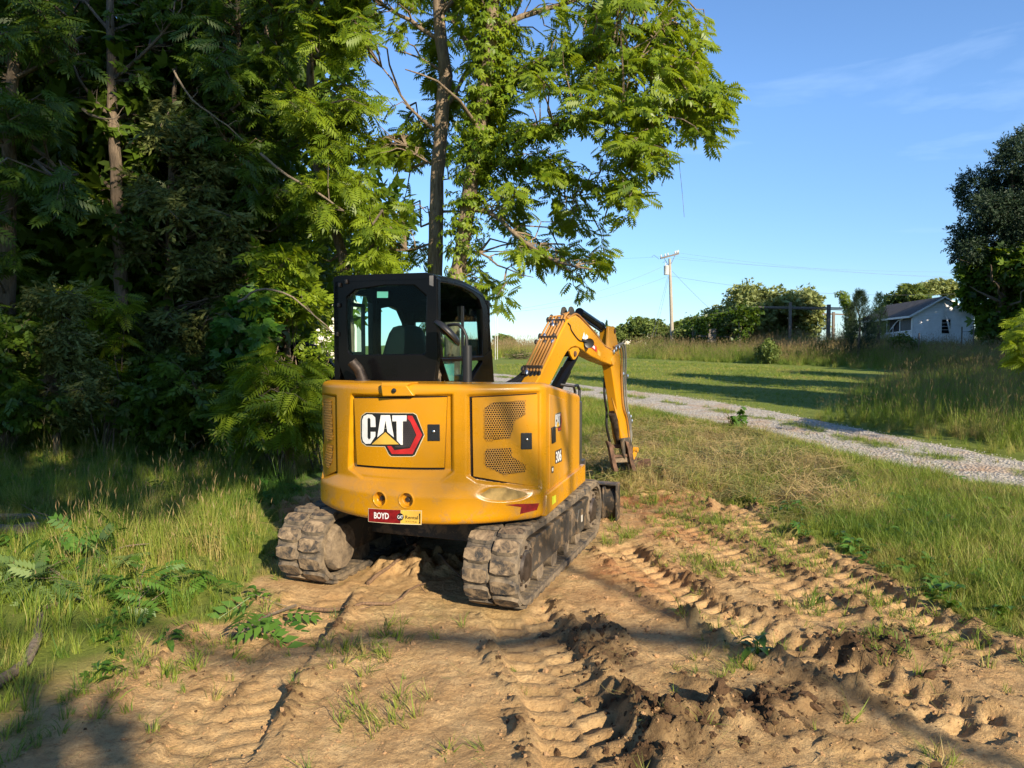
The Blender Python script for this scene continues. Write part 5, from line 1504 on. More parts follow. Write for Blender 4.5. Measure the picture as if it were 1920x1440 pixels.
# steel pipes clipped along the back, hoses at the foot, the work lamp with its cable, warning plate
path = [bpl(*z4(*p), BW) for p in [(500, 930), (640, 632), (760, 372), (846, 205)]]
nrm2 = Vector((-(path[2][1] - path[1][1]), path[2][0] - path[1][0])).normalized()
for k in range(6):
    off = BW - 0.012 - k * 0.034
    pp = [bpt(s_ + nrm2.x * 0.028, z_ + nrm2.y * 0.028, off) for s_, z_ in path]
    dxn = (Vector(bpt(*path[1], off)) - Vector(bpt(*path[0], off)))
    pp = [pp[0].lerp(pp[1], 0.12)] + pp[1:3] + [pp[2].lerp(pp[3], 0.5 + 0.08 * (k % 3)), ]
    top_ = bpl(*z4(905 + 16 * k, 150 - 4 * k), BW)
    pp += [bpt(path[3][0] + nrm2.x * 0.05, path[3][1] + nrm2.y * 0.05, off), bpt(path[3][0] + 0.10, path[3][1] + 0.085 - 0.01 * k, off * 0.8)]
    wpart(MB().tube(pp, 0.0115, 8), 'hydraulic_pipe', M['pipe'], boom, smooth=40)
    p0 = pp[0]
    hs = [p0, p0 + Vector((-0.02 - 0.012 * k, 0.0, -0.07)), p0 + Vector((-0.10 - 0.03 * k, -0.02, -0.16)), p0 + Vector((-0.22 - 0.03 * k, 0.0, -0.26)), p0 + Vector((-0.30, 0.02, -0.40))]
    hs = [Vector(h) for h in resample(np.array([tuple(h) for h in hs]), 0.03)]
    wpart(MB().tube(hs, 0.015, 8), 'hydraulic_hose', M['plastic'], boom, smooth=40)
for t_ in (0.10, 0.62, 0.93):
    c0_, c1_ = path[0], path[3]
    s_, z_ = c0_[0] + (c1_[0] - c0_[0]) * t_, c0_[1] + (c1_[1] - c0_[1]) * t_
    wpart(MB().bar(bpt(s_ + nrm2.x * 0.042, z_ + nrm2.y * 0.042, BW + 0.005), bpt(s_ + nrm2.x * 0.042, z_ + nrm2.y * 0.042, -BW - 0.035), 0.035, 0.02, up=BE), 'pipe_clamp', M['steel'], boom, bevel=0.003)
rngb = random.Random(5)
for t_ in (0.02, 0.08, 0.55, 0.66, 0.86, 0.93, 0.97, 1.02):
    for k in range(3):
        s_, z_ = path[0][0] + (path[3][0] - path[0][0]) * t_, path[0][1] + (path[3][1] - path[0][1]) * t_
        p = bpt(s_ + nrm2.x * 0.035, z_ + nrm2.y * 0.035, BW - 0.02 - rngb.random() * 0.2)
        wpart(MB().lathe(p, (BE + Vector((0, 0, 2.0))), [(-0.022, 0.015), (-0.008, 0.019), (0.008, 0.019), (0.022, 0.014)], 8), 'hose_fitting', M['silver'] if k == 0 else M['steel'], boom, smooth=30)
def run(pix, off, r, mat, name, lift=0.0):
    q = [bpl(*p, BW) for p in pix]
    pts = resample(np.array([tuple(bpt(s_, z_ + lift, off)) for s_, z_ in q]), 0.05)
    return wpart(MB().tube([Vector(p) for p in pts], r, 8), name, mat, boom, smooth=40)
for k in range(3):
    run([z4(870 + 20 * k, 190 - 12 * k), z4(960, 128 - 10 * k), z4(1030, 165 - 6 * k), z4(1200, 352 - 8 * k), z4(1330, 525 - 8 * k), z4(1420, 575)], BW - 0.012 - 0.03 * k, 0.010, M['pipe'], 'hydraulic_pipe')
run([z4(850, 245), z4(880, 280), z4(890, 330), z4(950, 420), z4(1000, 470), z4(1050, 480)], BW + 0.008, 0.006, M['plastic'], 'lamp_cable')
lp = bpl(*z4(1075, 480), BW); lq = bpt(lp[0], lp[1] - 0.02, BW + 0.05)
lm = MB().lathe(lq, -BE + BN * 0.45 + Vector((0, 0, -0.05)), [(-0.05, 0.03), (-0.03, 0.052), (0.02, 0.055), (0.035, 0.055), (0.03, 0.045)], 20)
lm.bar(lq, bpt(lp[0] - 0.10, lp[1] + 0.02, BW), 0.025, 0.02)
wl_ = wpart(lm, 'work_lamp', M['plastic'], boom, smooth=40)
def on_boom(pix, off=BW + 0.0025):
    return [bpt(*bpl(*p, BW), off) for p in pix]
dcl = MB()
dcl.add(on_boom([z4(1060, 360), z4(1075, 420), z4(1055, 470), z4(1040, 440)]), [(0, 1, 2, 3)], 0)
dcl.add(on_boom([z4(1085, 385), z4(1115, 415), z4(1105, 450), z4(1070, 455)]), [(0, 1, 2, 3)], 0)
dcl.add(on_boom([z4(1148, 482), z4(1222, 552), z4(1225, 622), z4(1150, 560)]), [(0, 1, 2, 3)], 1)
dcl.add(on_boom([z4(1165, 515), z4(1200, 548), z4(1200, 585), z4(1166, 555)], BW + 0.004), [(0, 1, 2, 3)], 0)
dcl.add(on_boom([z4(1082, 545), z4(1120, 560), z4(1108, 585), z4(1092, 580)]), [(0, 1, 2, 3)], 1)
dcl.add(on_boom([z4(1235, 585), z4(1272, 620), z4(1272, 680), z4(1235, 650)]), [(0, 1, 2, 3)], 2)
wpart(dcl, 'warning_label', [M['white_decal'], M['red_decal'], M['gold_decal']], boom, smooth=0, fix=False)

# stick
SW = 0.062
stp = [bpl(*p, SW) for p in [(1141, 614), (1150, 616), (1156, 640), (1163, 668), (1166, 700), (1172, 760), (1177, 805), (1178, 836), (1171, 842), (1165, 820), (1157, 760), (1147, 692), (1142, 665)]]
stp = [(s_, z_) for s_, z_ in stp]
stk = wpart(MB().prism(stp, lambda p, k: bpt(p[0], p[1], SW if k else -SW)), 'stick', M['yellow'], smooth=30, bevel=0.01)
for off in (0.052, -0.052):
    up = [bpl(*p, off) for p in [(1137, 650), (1139, 612), (1150, 612), (1157, 648), (1158, 668)]]
    wpart(MB().prism(up, lambda p, k, o=off: bpt(p[0], p[1], o + (0.014 if k else -0.014))), 'stick_ear', M['yellow_worn'], stk, bevel=0.004)
pe = bpl(1143, 621, 0)
wpart(MB().lathe(bpt(pe[0], pe[1], -0.075), BN, [(0, 0.032), (0.15, 0.032)], 14), 'pivot_pin', M['rust'], stk, smooth=40)
# gussets near the thumb
for off in (-0.045, 0.045):
    gs = [bpl(*p, off) for p in [(1148, 745), (1158, 772), (1160, 790), (1154, 770)]]
    wpart(MB().prism(gs, lambda p, k, o=off: bpt(p[0] - 0.03 * (1 - k * 0), p[1], o + (0.008 if k else -0.008))), 'gusset', M['yellow_worn'], stk)
# hoses down the right of the stick
for k in range(5):
    q = [bpl(*p, SW) for p in [(1148 + k, 650), (1158 + 2.2 * k, 648 - k), (1163 + 2 * k, 668), (1163 + 1.8 * k, 710), (1166 + 1.9 * k, 760), (1173 + 1.3 * k, 785), (1177 + k, 815), (1178, 832)]]
    pts = resample(np.array([tuple(bpt(s_, z_, SW + 0.02 + 0.012 * (k % 2))) for s_, z_ in q]), 0.05)
    wpart(MB().tube([Vector(p) for p in pts], 0.0105, 8), 'hydraulic_hose', M['pipe'] if k < 1 else M['hose'], stk, smooth=40)
for (px, py) in ((1150, 655), (1156, 652), (1164, 702), (1172, 706), (1174, 776), (1178, 782), (1180, 790), (1146, 660)):
    q = bpl(px, py, SW); p = bpt(q[0], q[1], SW + 0.03)
    wpart(MB().lathe(p, Vector((0.1, 0, 1)), [(-0.03, 0.014), (-0.01, 0.02), (0.012, 0.02), (0.03, 0.013)], 8), 'hose_fitting', M['silver'], stk, smooth=30)
# thumb cylinder, thumb, coupler, bucket
t0, t1 = bpl(1153, 776, 0), bpl(1166, 834, 0)
ta, tb = bpt(t0[0] - 0.11, t0[1] + 0.02, 0), bpt(t1[0] - 0.07, t1[1] - 0.03, 0)
thc = wpart(MB().tube([ta, ta.lerp(tb, 0.2), ta.lerp(tb, 0.21), ta.lerp(tb, 0.92)], [0.052, 0.052, 0.043, 0.043], 16), 'thumb_cylinder', M['steel'], smooth=40)
wpart(MB().tube([ta.lerp(tb, 0.9), ta.lerp(tb, 1.25)], 0.024, 12), 'piston_rod', M['chrome'], thc, smooth=40)
q = [bpl(*p, 0) for p in [(1147, 700), (1146, 740), (1150, 770), (1150, 800), (1156, 828)]]
wpart(MB().tube([Vector(p) for p in resample(np.array([tuple(bpt(s_ - 0.03, z_, -SW - 0.02)) for s_, z_ in q]), 0.05)], 0.016, 8), 'hydraulic_hose', M['plastic'], thc, smooth=40)
def wp(px, py, Y): return P(px, py, Y)
YB = 9.42
th = MB()
def plate(mb_, pix, Y, dx, m=0):
    mb_.prism([(px, py) for px, py in pix], lambda p, k: P(p[0], p[1], Y) + (BN * dx if k else Vector()) , m)
for side_, x_ in ((0, 0), (1, 34)):
    pts = [(1134 + x_, 826), (1141 + x_, 829), (1148 + x_, 846), (1151 + x_, 866), (1156 + x_, 884), (1148 + x_, 884), (1143 + x_, 864), (1139 + x_, 842)]
    th.prism(pts, lambda p, k: P(p[0], p[1], YB - (0.10 if k else 0.0)) + BN * 0.03 * k)
thumb = wpart(th, 'thumb', M['rust'], smooth=0, bevel=0.006)
for (ya, yb, dep) in ((834, 841, 0.04), (853, 858, 0.06), (859, 868, 0.05)):
    m_ = MB().prism([(1140 + (ya - 830) * 0.25, ya), (1178 + (ya - 830) * 0.25, ya - 2), (1180 + (ya - 830) * 0.25, yb - 2), (1141 + (ya - 830) * 0.25, yb)], lambda p, k: P(p[0], p[1], YB - 0.02 - dep * k))
    wpart(m_, 'crossbar', M['mudsteel'] if ya == 859 else M['rust'], thumb, bevel=0.004)
cp = MB()
for off in (-0.09, 0.09):
    q = [bpl(*p, off) for p in [(1164, 822), (1180, 820), (1186, 842), (1196, 868), (1193, 884), (1176, 886), (1168, 850)]]
    cp.prism(q, lambda p, k, o=off: bpt(p[0], p[1], o + (0.014 if k else -0.014)))
wpart(cp, 'coupler', M['black_dusty'], smooth=0, bevel=0.006)
bx = MB()      # bucket, curled under, its back half hidden in the raked grass
bs, bz = bpl(1180, 868, 0)
pr = [(0.10 + 0.30 * math.cos(a) , 0.30 * math.sin(a) * 0.9) for a in np.linspace(1.9, 4.9, 12)]
o_ = [(bs + 0.16 + x, bz - 0.20 + z) for x, z in pr]
i_ = [(bs + 0.16 + 0.10 + (x - 0.10) * 0.93, bz - 0.20 + z * 0.93) for x, z in pr]
bx.prism(o_ + i_[::-1], lambda p, k: bpt(p[0], p[1], 0.26 if k else -0.26))
for off in (-0.265, 0.25):
    bx.prism(o_, lambda p, k, o=off: bpt(p[0], p[1], o + (0.015 if k else 0)))
bucket = wpart(bx, 'bucket', M['rust'], smooth=30, bevel=0.006)
for k in range(5):
    e_ = o_[-1]; off = -0.22 + 0.11 * k
    wpart(MB().prism([(e_[0], e_[1] + 0.02), (e_[0] + 0.11, e_[1] + 0.0), (e_[0], e_[1] - 0.02)], lambda p, kk, o=off: bpt(p[0], p[1], o + (0.025 if kk else -0.025))), 'bucket_tooth', M['steel'], bucket)
yp = [P(1196, 842, YB + 0.1), P(1190, 851, YB + 0.1)]
rk = MB().lathe(P(1192, 843, YB + 0.05), BN, [(-0.03, 0.038), (0.03, 0.038)], 16)
rk.bar(P(1192, 843, YB + 0.05), P(1186, 860, YB + 0.05), 0.05, 0.05)
wpart(rk, 'locking_pin', M['yellow'], bucket, smooth=40)
# swing post under the boom foot
spb = MB().box((0, 0, 0), (0.24, 0.30, 0.62))
p_ = bpt(-0.05, 0.98, 0); spb.v = [(v[0] + p_.x, v[1] + p_.y, v[2] + p_.z) for v in spb.v]
wpart(spb, 'swing_post', M['yellow_worn'], bevel=0.02)

# ---- undercarriage
TW, TL, TRD, TZ = 0.40, 0.985, 0.262, 0.302       # belt width, half wheelbase, wheel radius over belt, axle height
def belt_path(n, r, sag=0.012):
    """closed loop in (y, z)"""
    L1 = 2 * TL; arc_ = math.pi * r; tot = 2 * L1 + 2 * arc_
    out = []
    for i in range(n):
        s = tot * i / n
        if s < L1: out.append((-TL + s, TZ - r, 0.0, -1.0))
        elif s < L1 + arc_:
            a = -math.pi / 2 + (s - L1) / r; out.append((TL + r * math.cos(a), TZ + r * math.sin(a), math.cos(a), math.sin(a)))
        elif s < 2 * L1 + arc_:
            t = s - L1 - arc_; y = TL - t; out.append((y, TZ + r - sag * math.sin(math.pi * t / L1), 0.0, 1.0))
        else:
            a = math.pi / 2 + (s - 2 * L1 - arc_) / r; out.append((-TL + r * math.cos(a), TZ + r * math.sin(a), math.cos(a), math.sin(a)))
    return out
NL = 41
# one lug, built once, shared: a chunky block with tapered flanks
lm_ = MB()
hx_, hy_, hh_ = 0.094, 0.057, 0.023
top_, bot_ = [], []
for x, y in ((-hx_, -hy_ * 0.75), (-hx_ * 0.55, -hy_), (hx_ * 0.55, -hy_ * 0.92), (hx_, -hy_ * 0.62), (hx_, hy_ * 0.62), (hx_ * 0.55, hy_ * 0.92), (-hx_ * 0.55, hy_), (-hx_, hy_ * 0.75)):
    bot_.append((x * 1.05, y * 1.12, 0)); top_.append((x * 0.97, y * 0.88, hh_))
lm_.v = bot_ + top_
lm_.f = [tuple(range(7, -1, -1)), tuple(range(8, 16))] + [(i, (i + 1) % 8, 8 + (i + 1) % 8, 8 + i) for i in range(8)]
lm_.m = [0, 1] + [0] * 8
lug_me = lm_.mesh('lug', [M['dustrubber'], M['mud']], 0)
lug_me_l = None
for sxn in (-1, 1):
    cx = sxn * 0.79
    pth = belt_path(160, TRD - 0.035)
    tb_ = MB()
    for (y, z, ny, nz_) in pth:
        for (dx_, dr) in ((-TW / 2, 0.0), (-TW / 2, 0.034), (-TW / 2 + 0.015, 0.040), (-0.012, 0.040), (0, 0.034), (0.012, 0.040), (TW / 2 - 0.015, 0.040), (TW / 2, 0.034), (TW / 2, 0.0), (0.07, -0.004), (-0.07, -0.004)):
            tb_.v.append((cx + dx_, y + ny * dr, z + nz_ * dr))
    npf, k = len(pth), 11
    for i in range(npf):
        for j in range(k):
            a, b = i * k + j, i * k + (j + 1) % k; c, d_ = ((i + 1) % npf) * k + j, ((i + 1) % npf) * k + (j + 1) % k
            tb_.f.append((a, c, d_, b)); tb_.m.append(0)
    trk = tb_.build('rubber_track', M['dustrubber'], DX, smooth=40)
    for side_ in (-1, 1):
        lp_ = belt_path(NL * 2, TRD + 0.004)
        for i in range(NL):
            y, z, ny, nz_ = lp_[2 * i + (1 if side_ > 0 else 0)]
            o = link_mesh('lug', lug_me, trk)
            n_ = Vector((0, ny, nz_)); t_ = Vector((0, -nz_, ny)); x_ = Vector((1, 0, 0)) * (1 if side_ > 0 else -1)
            t2 = n_.cross(x_)
            o.matrix_local = Matrix.Translation((cx + side_ * 0.103, y, z)) @ Matrix((x_, t2, n_)).transposed().to_4x4()
    # inner ribs of the belt, wheels, rollers, side frame
    rb = MB()
    for (y, z, ny, nz_) in belt_path(78, TRD - 0.037):
        for dx_ in (-0.13, 0.13):
            rb.box((cx + dx_, y, z), (0.10, 0.030, 0.018), M=Matrix.Rotation(math.atan2(ny, nz_) * -1, 3, 'X'))
    tag(rb.build('belt_ribs', M['dustrubber'], trk, smooth=0), kind='stuff')
    for yw, nm in ((-TL, 'sprocket'), (TL, 'idler')):
        wh = MB().lathe((cx - 0.17, yw, TZ), (1, 0, 0), [(0, 0.05), (0.0, 0.17), (0.03, 0.195), (0.10, 0.195), (0.11, 0.215), (0.23, 0.215), (0.24, 0.195), (0.31, 0.195), (0.34, 0.17), (0.34, 0.05)], 36)
        wpw = wh.build(nm, M['mudsteel'], DX, smooth=40)
        hb = MB().lathe((cx + sxn * 0.17, yw, TZ), (sxn, 0, 0), [(0, 0.12), (0.02, 0.10), (0.03, 0.05)], 20)
        for k_ in range(8):
            a = k_ * math.pi / 4; hb.lathe((cx + sxn * 0.165, yw + 0.14 * math.cos(a), TZ + 0.14 * math.sin(a)), (sxn, 0, 0), [(0, 0.013), (0.018, 0.013)], 6)
        hb.build('hub', M['steel'], wpw, smooth=30)
        dr = MB().lathe((cx - sxn * 0.171, yw, TZ), (-sxn, 0, 0), [(0, 0.19), (0.02, 0.188), (0.05, 0.17), (0.055, 0.10)], 30)
        dr.build('drum', M['mudsteel'], wpw, smooth=40)
    sfm = MB().prism([(-1.02, 0.20), (0.92, 0.20), (1.02, 0.28), (1.00, 0.38), (0.86, 0.455), (-0.90, 0.455), (-1.05, 0.40), (-1.08, 0.28)], lambda p, k: (cx + (0.165 if k else -0.165), p[0], p[1]))
    frm = sfm.build('track_frame', M['black_dusty'], DX, smooth=0, bevel=0.012)
    for yb in (-0.96, 0.50):
        bk_ = MB().prism([(yb - 0.10, 0.20), (yb + 0.10, 0.20), (yb + 0.12, 0.30), (yb + 0.08, 0.40), (yb - 0.06, 0.42), (yb - 0.12, 0.32)], lambda p, k: (cx + sxn * (0.186 if k else 0.16), p[0], p[1]))
        b_o = bk_.build('frame_bracket', M['black_dusty'], frm, smooth=0, bevel=0.006)
        MB().box((cx + sxn * 0.188, yb + 0.02, 0.32), (0.006, 0.035, 0.06)).build('inspection_slot', M['pebble'], frm, smooth=0)
    MB().box((cx + sxn * 0.170, -0.05, 0.32), (0.012, 0.02, 0.24)).box((cx + sxn * 0.170, 0.20, 0.30), (0.012, 0.02, 0.24)).build('frame_rib', M['black_dusty'], frm, smooth=0)
    for yr in (-0.55, -0.18, 0.18, 0.55):
        MB().lathe((cx - 0.14, yr, 0.145), (1, 0, 0), [(0, 0.06), (0.0, 0.085), (0.08, 0.085), (0.10, 0.06), (0.18, 0.06), (0.20, 0.085), (0.28, 0.085), (0.28, 0.06)], 20).build('roller', M['mudsteel'], DX, smooth=40)
    MB().lathe((cx - 0.10, 0, 0.485), (1, 0, 0), [(0, 0.03), (0, 0.05), (0.2, 0.05), (0.2, 0.03)], 16).build('roller', M['mudsteel'], DX, smooth=40)
cf = MB().box((0, 0.02, 0.43), (1.26, 0.90, 0.14)).box((0, 0.45, 0.36), (1.3, 0.12, 0.16), M=Matrix.Rotation(0.1, 3, 'X')).box((0, -0.40, 0.36), (1.3, 0.12, 0.16), M=Matrix.Rotation(-0.1, 3, 'X'))
cf.lathe((0, 0, 0.50), (0, 0, 1), [(0, 0.45), (0.06, 0.45), (0.061, 0.40), (0.14, 0.40)], 40)
cf.build('centre_frame', M['black_dusty'], DX, smooth=30, bevel=0.008)
# dozer blade with arms
bl = MB()
pc = [(1.86 + 0.10 * (1 - ((z - 0.21) / 0.21) ** 2) * -1, z) for z in np.linspace(0.03, 0.42, 9)]
pb = [(y + 0.03, z) for y, z in pc]
bl.prism(pc + pb[::-1], lambda p, k: ((1.03 if k else -1.03), p[0], p[1]))
blade = bl.build('dozer_blade', M['black_dusty'], DX, smooth=30, bevel=0.004)
MB().box((0, 1.80, 0.415), (2.06, 0.14, 0.02)).box((0, 1.88, 0.045), (2.07, 0.04, 0.09)).box((1.03, 1.83, 0.22), (0.02, 0.16, 0.40)).box((-1.03, 1.83, 0.22), (0.02, 0.16, 0.40)).box((0.9, 1.74, 0.22), (0.02, 0.12, 0.34)).box((-0.9, 1.74, 0.22), (0.02, 0.12, 0.34)).build('blade_edge', M['black_dusty'], blade, bevel=0.004)
for x in (-0.42, 0.42):
    MB().bar((x, 0.45, 0.34), (x, 1.76, 0.22), 0.10, 0.14).build('blade_arm', M['black_dusty'], DX, bevel=0.012)
MB().tube([(0, 0.55, 0.52), (0, 1.15, 0.38)], 0.055, 14).tube([(0, 1.1, 0.39), (0, 1.75, 0.25)], 0.03, 12).build('blade_cylinder', M['black'], DX, smooth=40)
# ---------------------------------------------------------------- trees and shrubs
def tmpl_pinnate(n=6, lw=0.115, ll=0.36, droop=0.25, odd=True, ang=62):
    """compound leaf along +x, one unit long: leaflets in pairs, tip leaflet, rachis"""
    V, F_ = [], []
    def leaflet(b, a, l, w, dz):
        d = np.array([math.cos(a), math.sin(a), dz]); s = np.array([-math.sin(a), math.cos(a), 0]); q = len(V)
        for t, k, up in ((0, 0, 0), (0.42, -0.5, 0.055), (1, 0, -0.10), (0.42, 0.5, 0.055)):
            p = b + d * l * t + s * w * k + np.array([0, 0, up * l]); V.append(p)
        F_.append((q, q + 1, q + 2, q + 3))
    for i in range(n):
        x = 0.20 + 0.72 * i / (n - 1); k = 0.75 + 0.45 * math.sin(math.pi * (i + 0.6) / (n + 0.6))
        b = np.array([x, 0, -droop * x * x])
        for s in (1, -1): leaflet(b, s * R(ang - 14 * i / n), ll * k, lw * k, -0.28)
    if odd: leaflet(np.array([0.96, 0, -droop * 0.92]), 0, ll * 0.9, lw, -0.5)
    q = len(V)
    for x in (0, 1):
        for s in (1, -1): V.append(np.array([x, s * 0.010, -droop * x * x + 0.004]))
    F_.append((q, q + 1, q + 3, q + 2))
    return np.array(V), np.array(F_)
def tmpl_palmate(n=5, l=0.62, w=0.26):
    V, F_ = [], []
    for i in range(n):
        a = R(-100 + 200 * i / (n - 1)); d = np.array([math.cos(a), math.sin(a), -0.12]); s = np.array([-math.sin(a), math.cos(a), 0])
        k = 1 - 0.28 * abs(i - (n - 1) / 2) / ((n - 1) / 2); q = len(V)
        for t, u, up in ((0.02, 0, 0), (0.55, -0.5, 0.06), (1, 0, -0.12), (0.55, 0.5, 0.06)): V.append(d * l * t * k + s * w * u * k + np.array([0, 0, up]))
        F_.append((q, q + 1, q + 2, q + 3))
    return np.array(V), np.array(F_)
def tmpl_maple():
    V, F_ = [], []
    for i, (a, l) in enumerate(((-75, 0.55), (-35, 0.8), (0, 1.0), (35, 0.8), (75, 0.55))):
        a = R(a); d = np.array([math.cos(a), math.sin(a), -0.15]); s = np.array([-math.sin(a), math.cos(a), 0]); q = len(V)
        for t, u, up in ((-0.05, 0, 0), (0.5, -0.24, 0.03), (1, 0, -0.1), (0.5, 0.24, 0.03)): V.append(d * l * t + s * u + np.array([0, 0, up]))
        F_.append((q, q + 1, q + 2, q + 3))
    return np.array(V), np.array(F_)
def tmpl_spray(n=9, seed=0, w=0.05):
    """feathery evergreen twig: short fine sprigs along an axis"""
    r_ = np.random.default_rng(seed); V, F_ = [], []
    for i in range(n):
        x = i / n; a = r_.uniform(-1.1, 1.1); e = r_.uniform(-0.6, 0.6); l = 0.42 * (1 - 0.5 * x) * r_.uniform(0.6, 1.2)
        d = np.array([math.cos(a) * math.cos(e), math.sin(a) * math.cos(e), math.sin(e)]); s = np.cross(d, r_.normal(size=3)); s /= np.linalg.norm(s)
        b = np.array([x * 0.85, 0, 0]); q = len(V)
        for p, k in ((0, 0), (0.5, -w), (1, 0), (0.5, w)): V.append(b + d * l * p + s * k)
        F_.append((q, q + 1, q + 2, q + 3))
    return np.array(V), np.array(F_)
T_PIN, T_PIN_LO, T_PALM, T_MAPLE = tmpl_pinnate(), tmpl_pinnate(5, 0.14, 0.42, 0.22, False), tmpl_palmate(), tmpl_maple()
T_SUMAC = tmpl_pinnate(8, 0.085, 0.30, 0.35, True, 66)
def tmpl_twig(seed=2, n=9):
    """twig with single alternate leaves at odd angles"""
    r_ = np.random.default_rng(seed); V, F_ = [], []
    for i in range(n):
        x = 0.1 + 0.85 * i / n; a = (1 if i % 2 else -1) * r_.uniform(0.4, 1.4) if i < n - 1 else 0.1; l = r_.uniform(0.26, 0.42); w = l * r_.uniform(0.42, 0.6)
        d = np.array([math.cos(a), math.sin(a), r_.uniform(-0.7, 0.1)]); s = np.array([-math.sin(a), math.cos(a), r_.uniform(-0.4, 0.4)]); b = np.array([x, 0, -0.2 * x * x]); q = len(V)
        for t, k, up in ((0, 0, 0), (0.4, -0.5, 0.05), (1, 0, -0.1), (0.4, 0.5, 0.05)): V.append(b + d * l * t + s * w * k + np.array([0, 0, up * l]))
        F_.append((q, q + 1, q + 2, q + 3))
    q = len(V)
    for x in (0, 1):
        for s in (1, -1): V.append(np.array([x, s * 0.010, -0.2 * x * x]))
    F_.append((q, q + 1, q + 3, q + 2))
    return np.array(V), np.array(F_)
T_TWIG = tmpl_twig()
T_WAL = tmpl_pinnate(6, 0.15, 0.36, 0.15, True, 68)
T_SPRAY, T_NEEDLE = tmpl_spray(10, 3), tmpl_spray(16, 5, 0.022)

def place(tmpl, pos, d, up, size):
    """copies of a leaf template at many places, as one array pair"""
    V, F_ = tmpl
    d = d / np.linalg.norm(d, axis=1)[:, None]
    y = np.cross(up, d); y /= np.maximum(np.linalg.norm(y, axis=1), 1e-6)[:, None]
    z = np.cross(d, y)
    W = pos[:, None, :] + size[:, None, None] * (V[None, :, 0, None] * d[:, None, :] + V[None, :, 1, None] * y[:, None, :] + V[None, :, 2, None] * z[:, None, :])
    n, k = len(pos), len(V)
    FF = F_[None] + (np.arange(n) * k)[:, None, None]
    return W.reshape(-1, 3), FF.reshape(-1, 4)
class Foliage:
    def __init__(s): s.V, s.F, s.t, s.m, s.n = [], [], [], [], 0
    def add(s, tmpl, pos, d, up, size, rng_, mat=0, mu=0.45, sd=0.22):
        if len(pos) == 0: return
        V, F_ = place(tmpl, np.asarray(pos), np.asarray(d), np.asarray(up), np.asarray(size))
        s.V.append(V); s.F.append(F_ + s.n); s.n += len(V)
        k = len(tmpl[1])
        t = np.clip(np.repeat(rng_.normal(mu, sd, len(pos)), k) + rng_.normal(0, 0.08, len(pos) * k), 0, 1)
        s.t.append(t); s.m.append(np.full(len(t), mat))
    def mesh(s, name, mats):
        return np_mesh(name, np.concatenate(s.V), np.concatenate(s.F), mats, {'tint': ('FACE', np.concatenate(s.t))}, False, np.concatenate(s.m))

def nearest_on(limbs, c):
    """closest point of the skeleton to c, a little towards the trunk"""
    best = (1e9, None)
    for L in limbs:
        dd = ((L - c) ** 2).sum(1) + 0.6 * np.maximum(0, L[:, 2] - c[2]) ** 2
        i = int(dd.argmin())
        if dd[i] < best[0]: best = (dd[i], L[max(0, i - 1)])
    return best[1]
def wobble_line(a, b, r_, n=6, k=0.10, sag=0.0):
    a, b = np.asarray(a, float), np.asarray(b, float); L = np.linalg.norm(b - a)
    p = [a + (b - a) * t + (r_.normal(0, k * L * 0.25, 3) if 0 < t < 1 else 0) + np.array([0, 0, sag * L * math.sin(math.pi * t)]) for t in np.linspace(0, 1, n)]
    return np.array(p)
LEAN = np.array([to_sun.x, to_sun.y, 0.0])      # leaves turn to the light
def sprays(fol, wood, centres, limbs, r_, tmpl=None, size=(0.28, 0.42), per=7, mat=0, mu=0.45, droop=0.45, twig_r=0.006, wm=0):
    """leafy twigs: from the skeleton out to each centre, leaves alternating along the outer half"""
    tmpl = tmpl or T_PIN
    P_, D_, U_, S_ = [], [], [], []
    for c in centres:
        q = nearest_on(limbs, c)
        v = c - q; L = np.linalg.norm(v)
        if L < 0.05: v = r_.normal(size=3); L = np.linalg.norm(v)
        tw = wobble_line(q, c, r_, 5, 0.22, 0.10)
        wood.tube([Vector(p) for p in tw], [twig_r * (1 + min(L, 3)) * k for k in (1.4, 1.1, 0.9, 0.6, 0.3)], 4, wm, False)
        h = np.array([v[0], v[1], 0.0]); hn = np.linalg.norm(h); h = h / hn if hn > 0.05 else np.array([math.cos(c[0] * 9), math.sin(c[0] * 9), 0])
        side = np.array([-h[1], h[0], 0])
        for k in range(per):
            t = 1 - 0.45 * (k / per) ** 1.2
            i = t * 4; j = min(3, int(i)); p = tw[j] + (tw[j + 1] - tw[j]) * (i - j)
            a = (1 if k % 2 else -1) * r_.uniform(0.3, 1.7) if k else r_.uniform(-0.5, 0.5)
            dr = r_.normal(-droop * 0.8, 0.42)
            d = h * math.cos(a) + side * math.sin(a) + np.array([0, 0, dr])
            P_.append(p + r_.normal(0, 0.07, 3)); D_.append(d); U_.append(np.array([0, 0, 0.8]) + h * 0.35 + LEAN * 0.35 + r_.normal(0, 0.45, 3)); S_.append(r_.uniform(*size))
    fol.add(tmpl, P_, D_, U_, np.array(S_), r_, mat, mu)
def in_region(poly, n, r_, Y, dY, clump=0.0, scale=0.012, gap=None):
    """n points whose outline in the photograph is poly, spread over real depth"""
    poly = np.array(poly, float); lo, hi = poly.min(0), poly.max(0); out = []
    while len(out) < n:
        q = r_.uniform(lo, hi)
        if not in_poly(np.array([q[0]]), np.array([q[1]]), poly)[0]: continue
        if clump and float(noise(np.array([q[0] * scale]), np.array([q[1] * scale]), 7)[0]) < clump * r_.uniform(0.4, 1.2) - 0.35: continue
        y = Y + r_.normal(0, 1) * dY
        out.append(np.array(P(q[0], q[1], y)))
    return np.array(out)
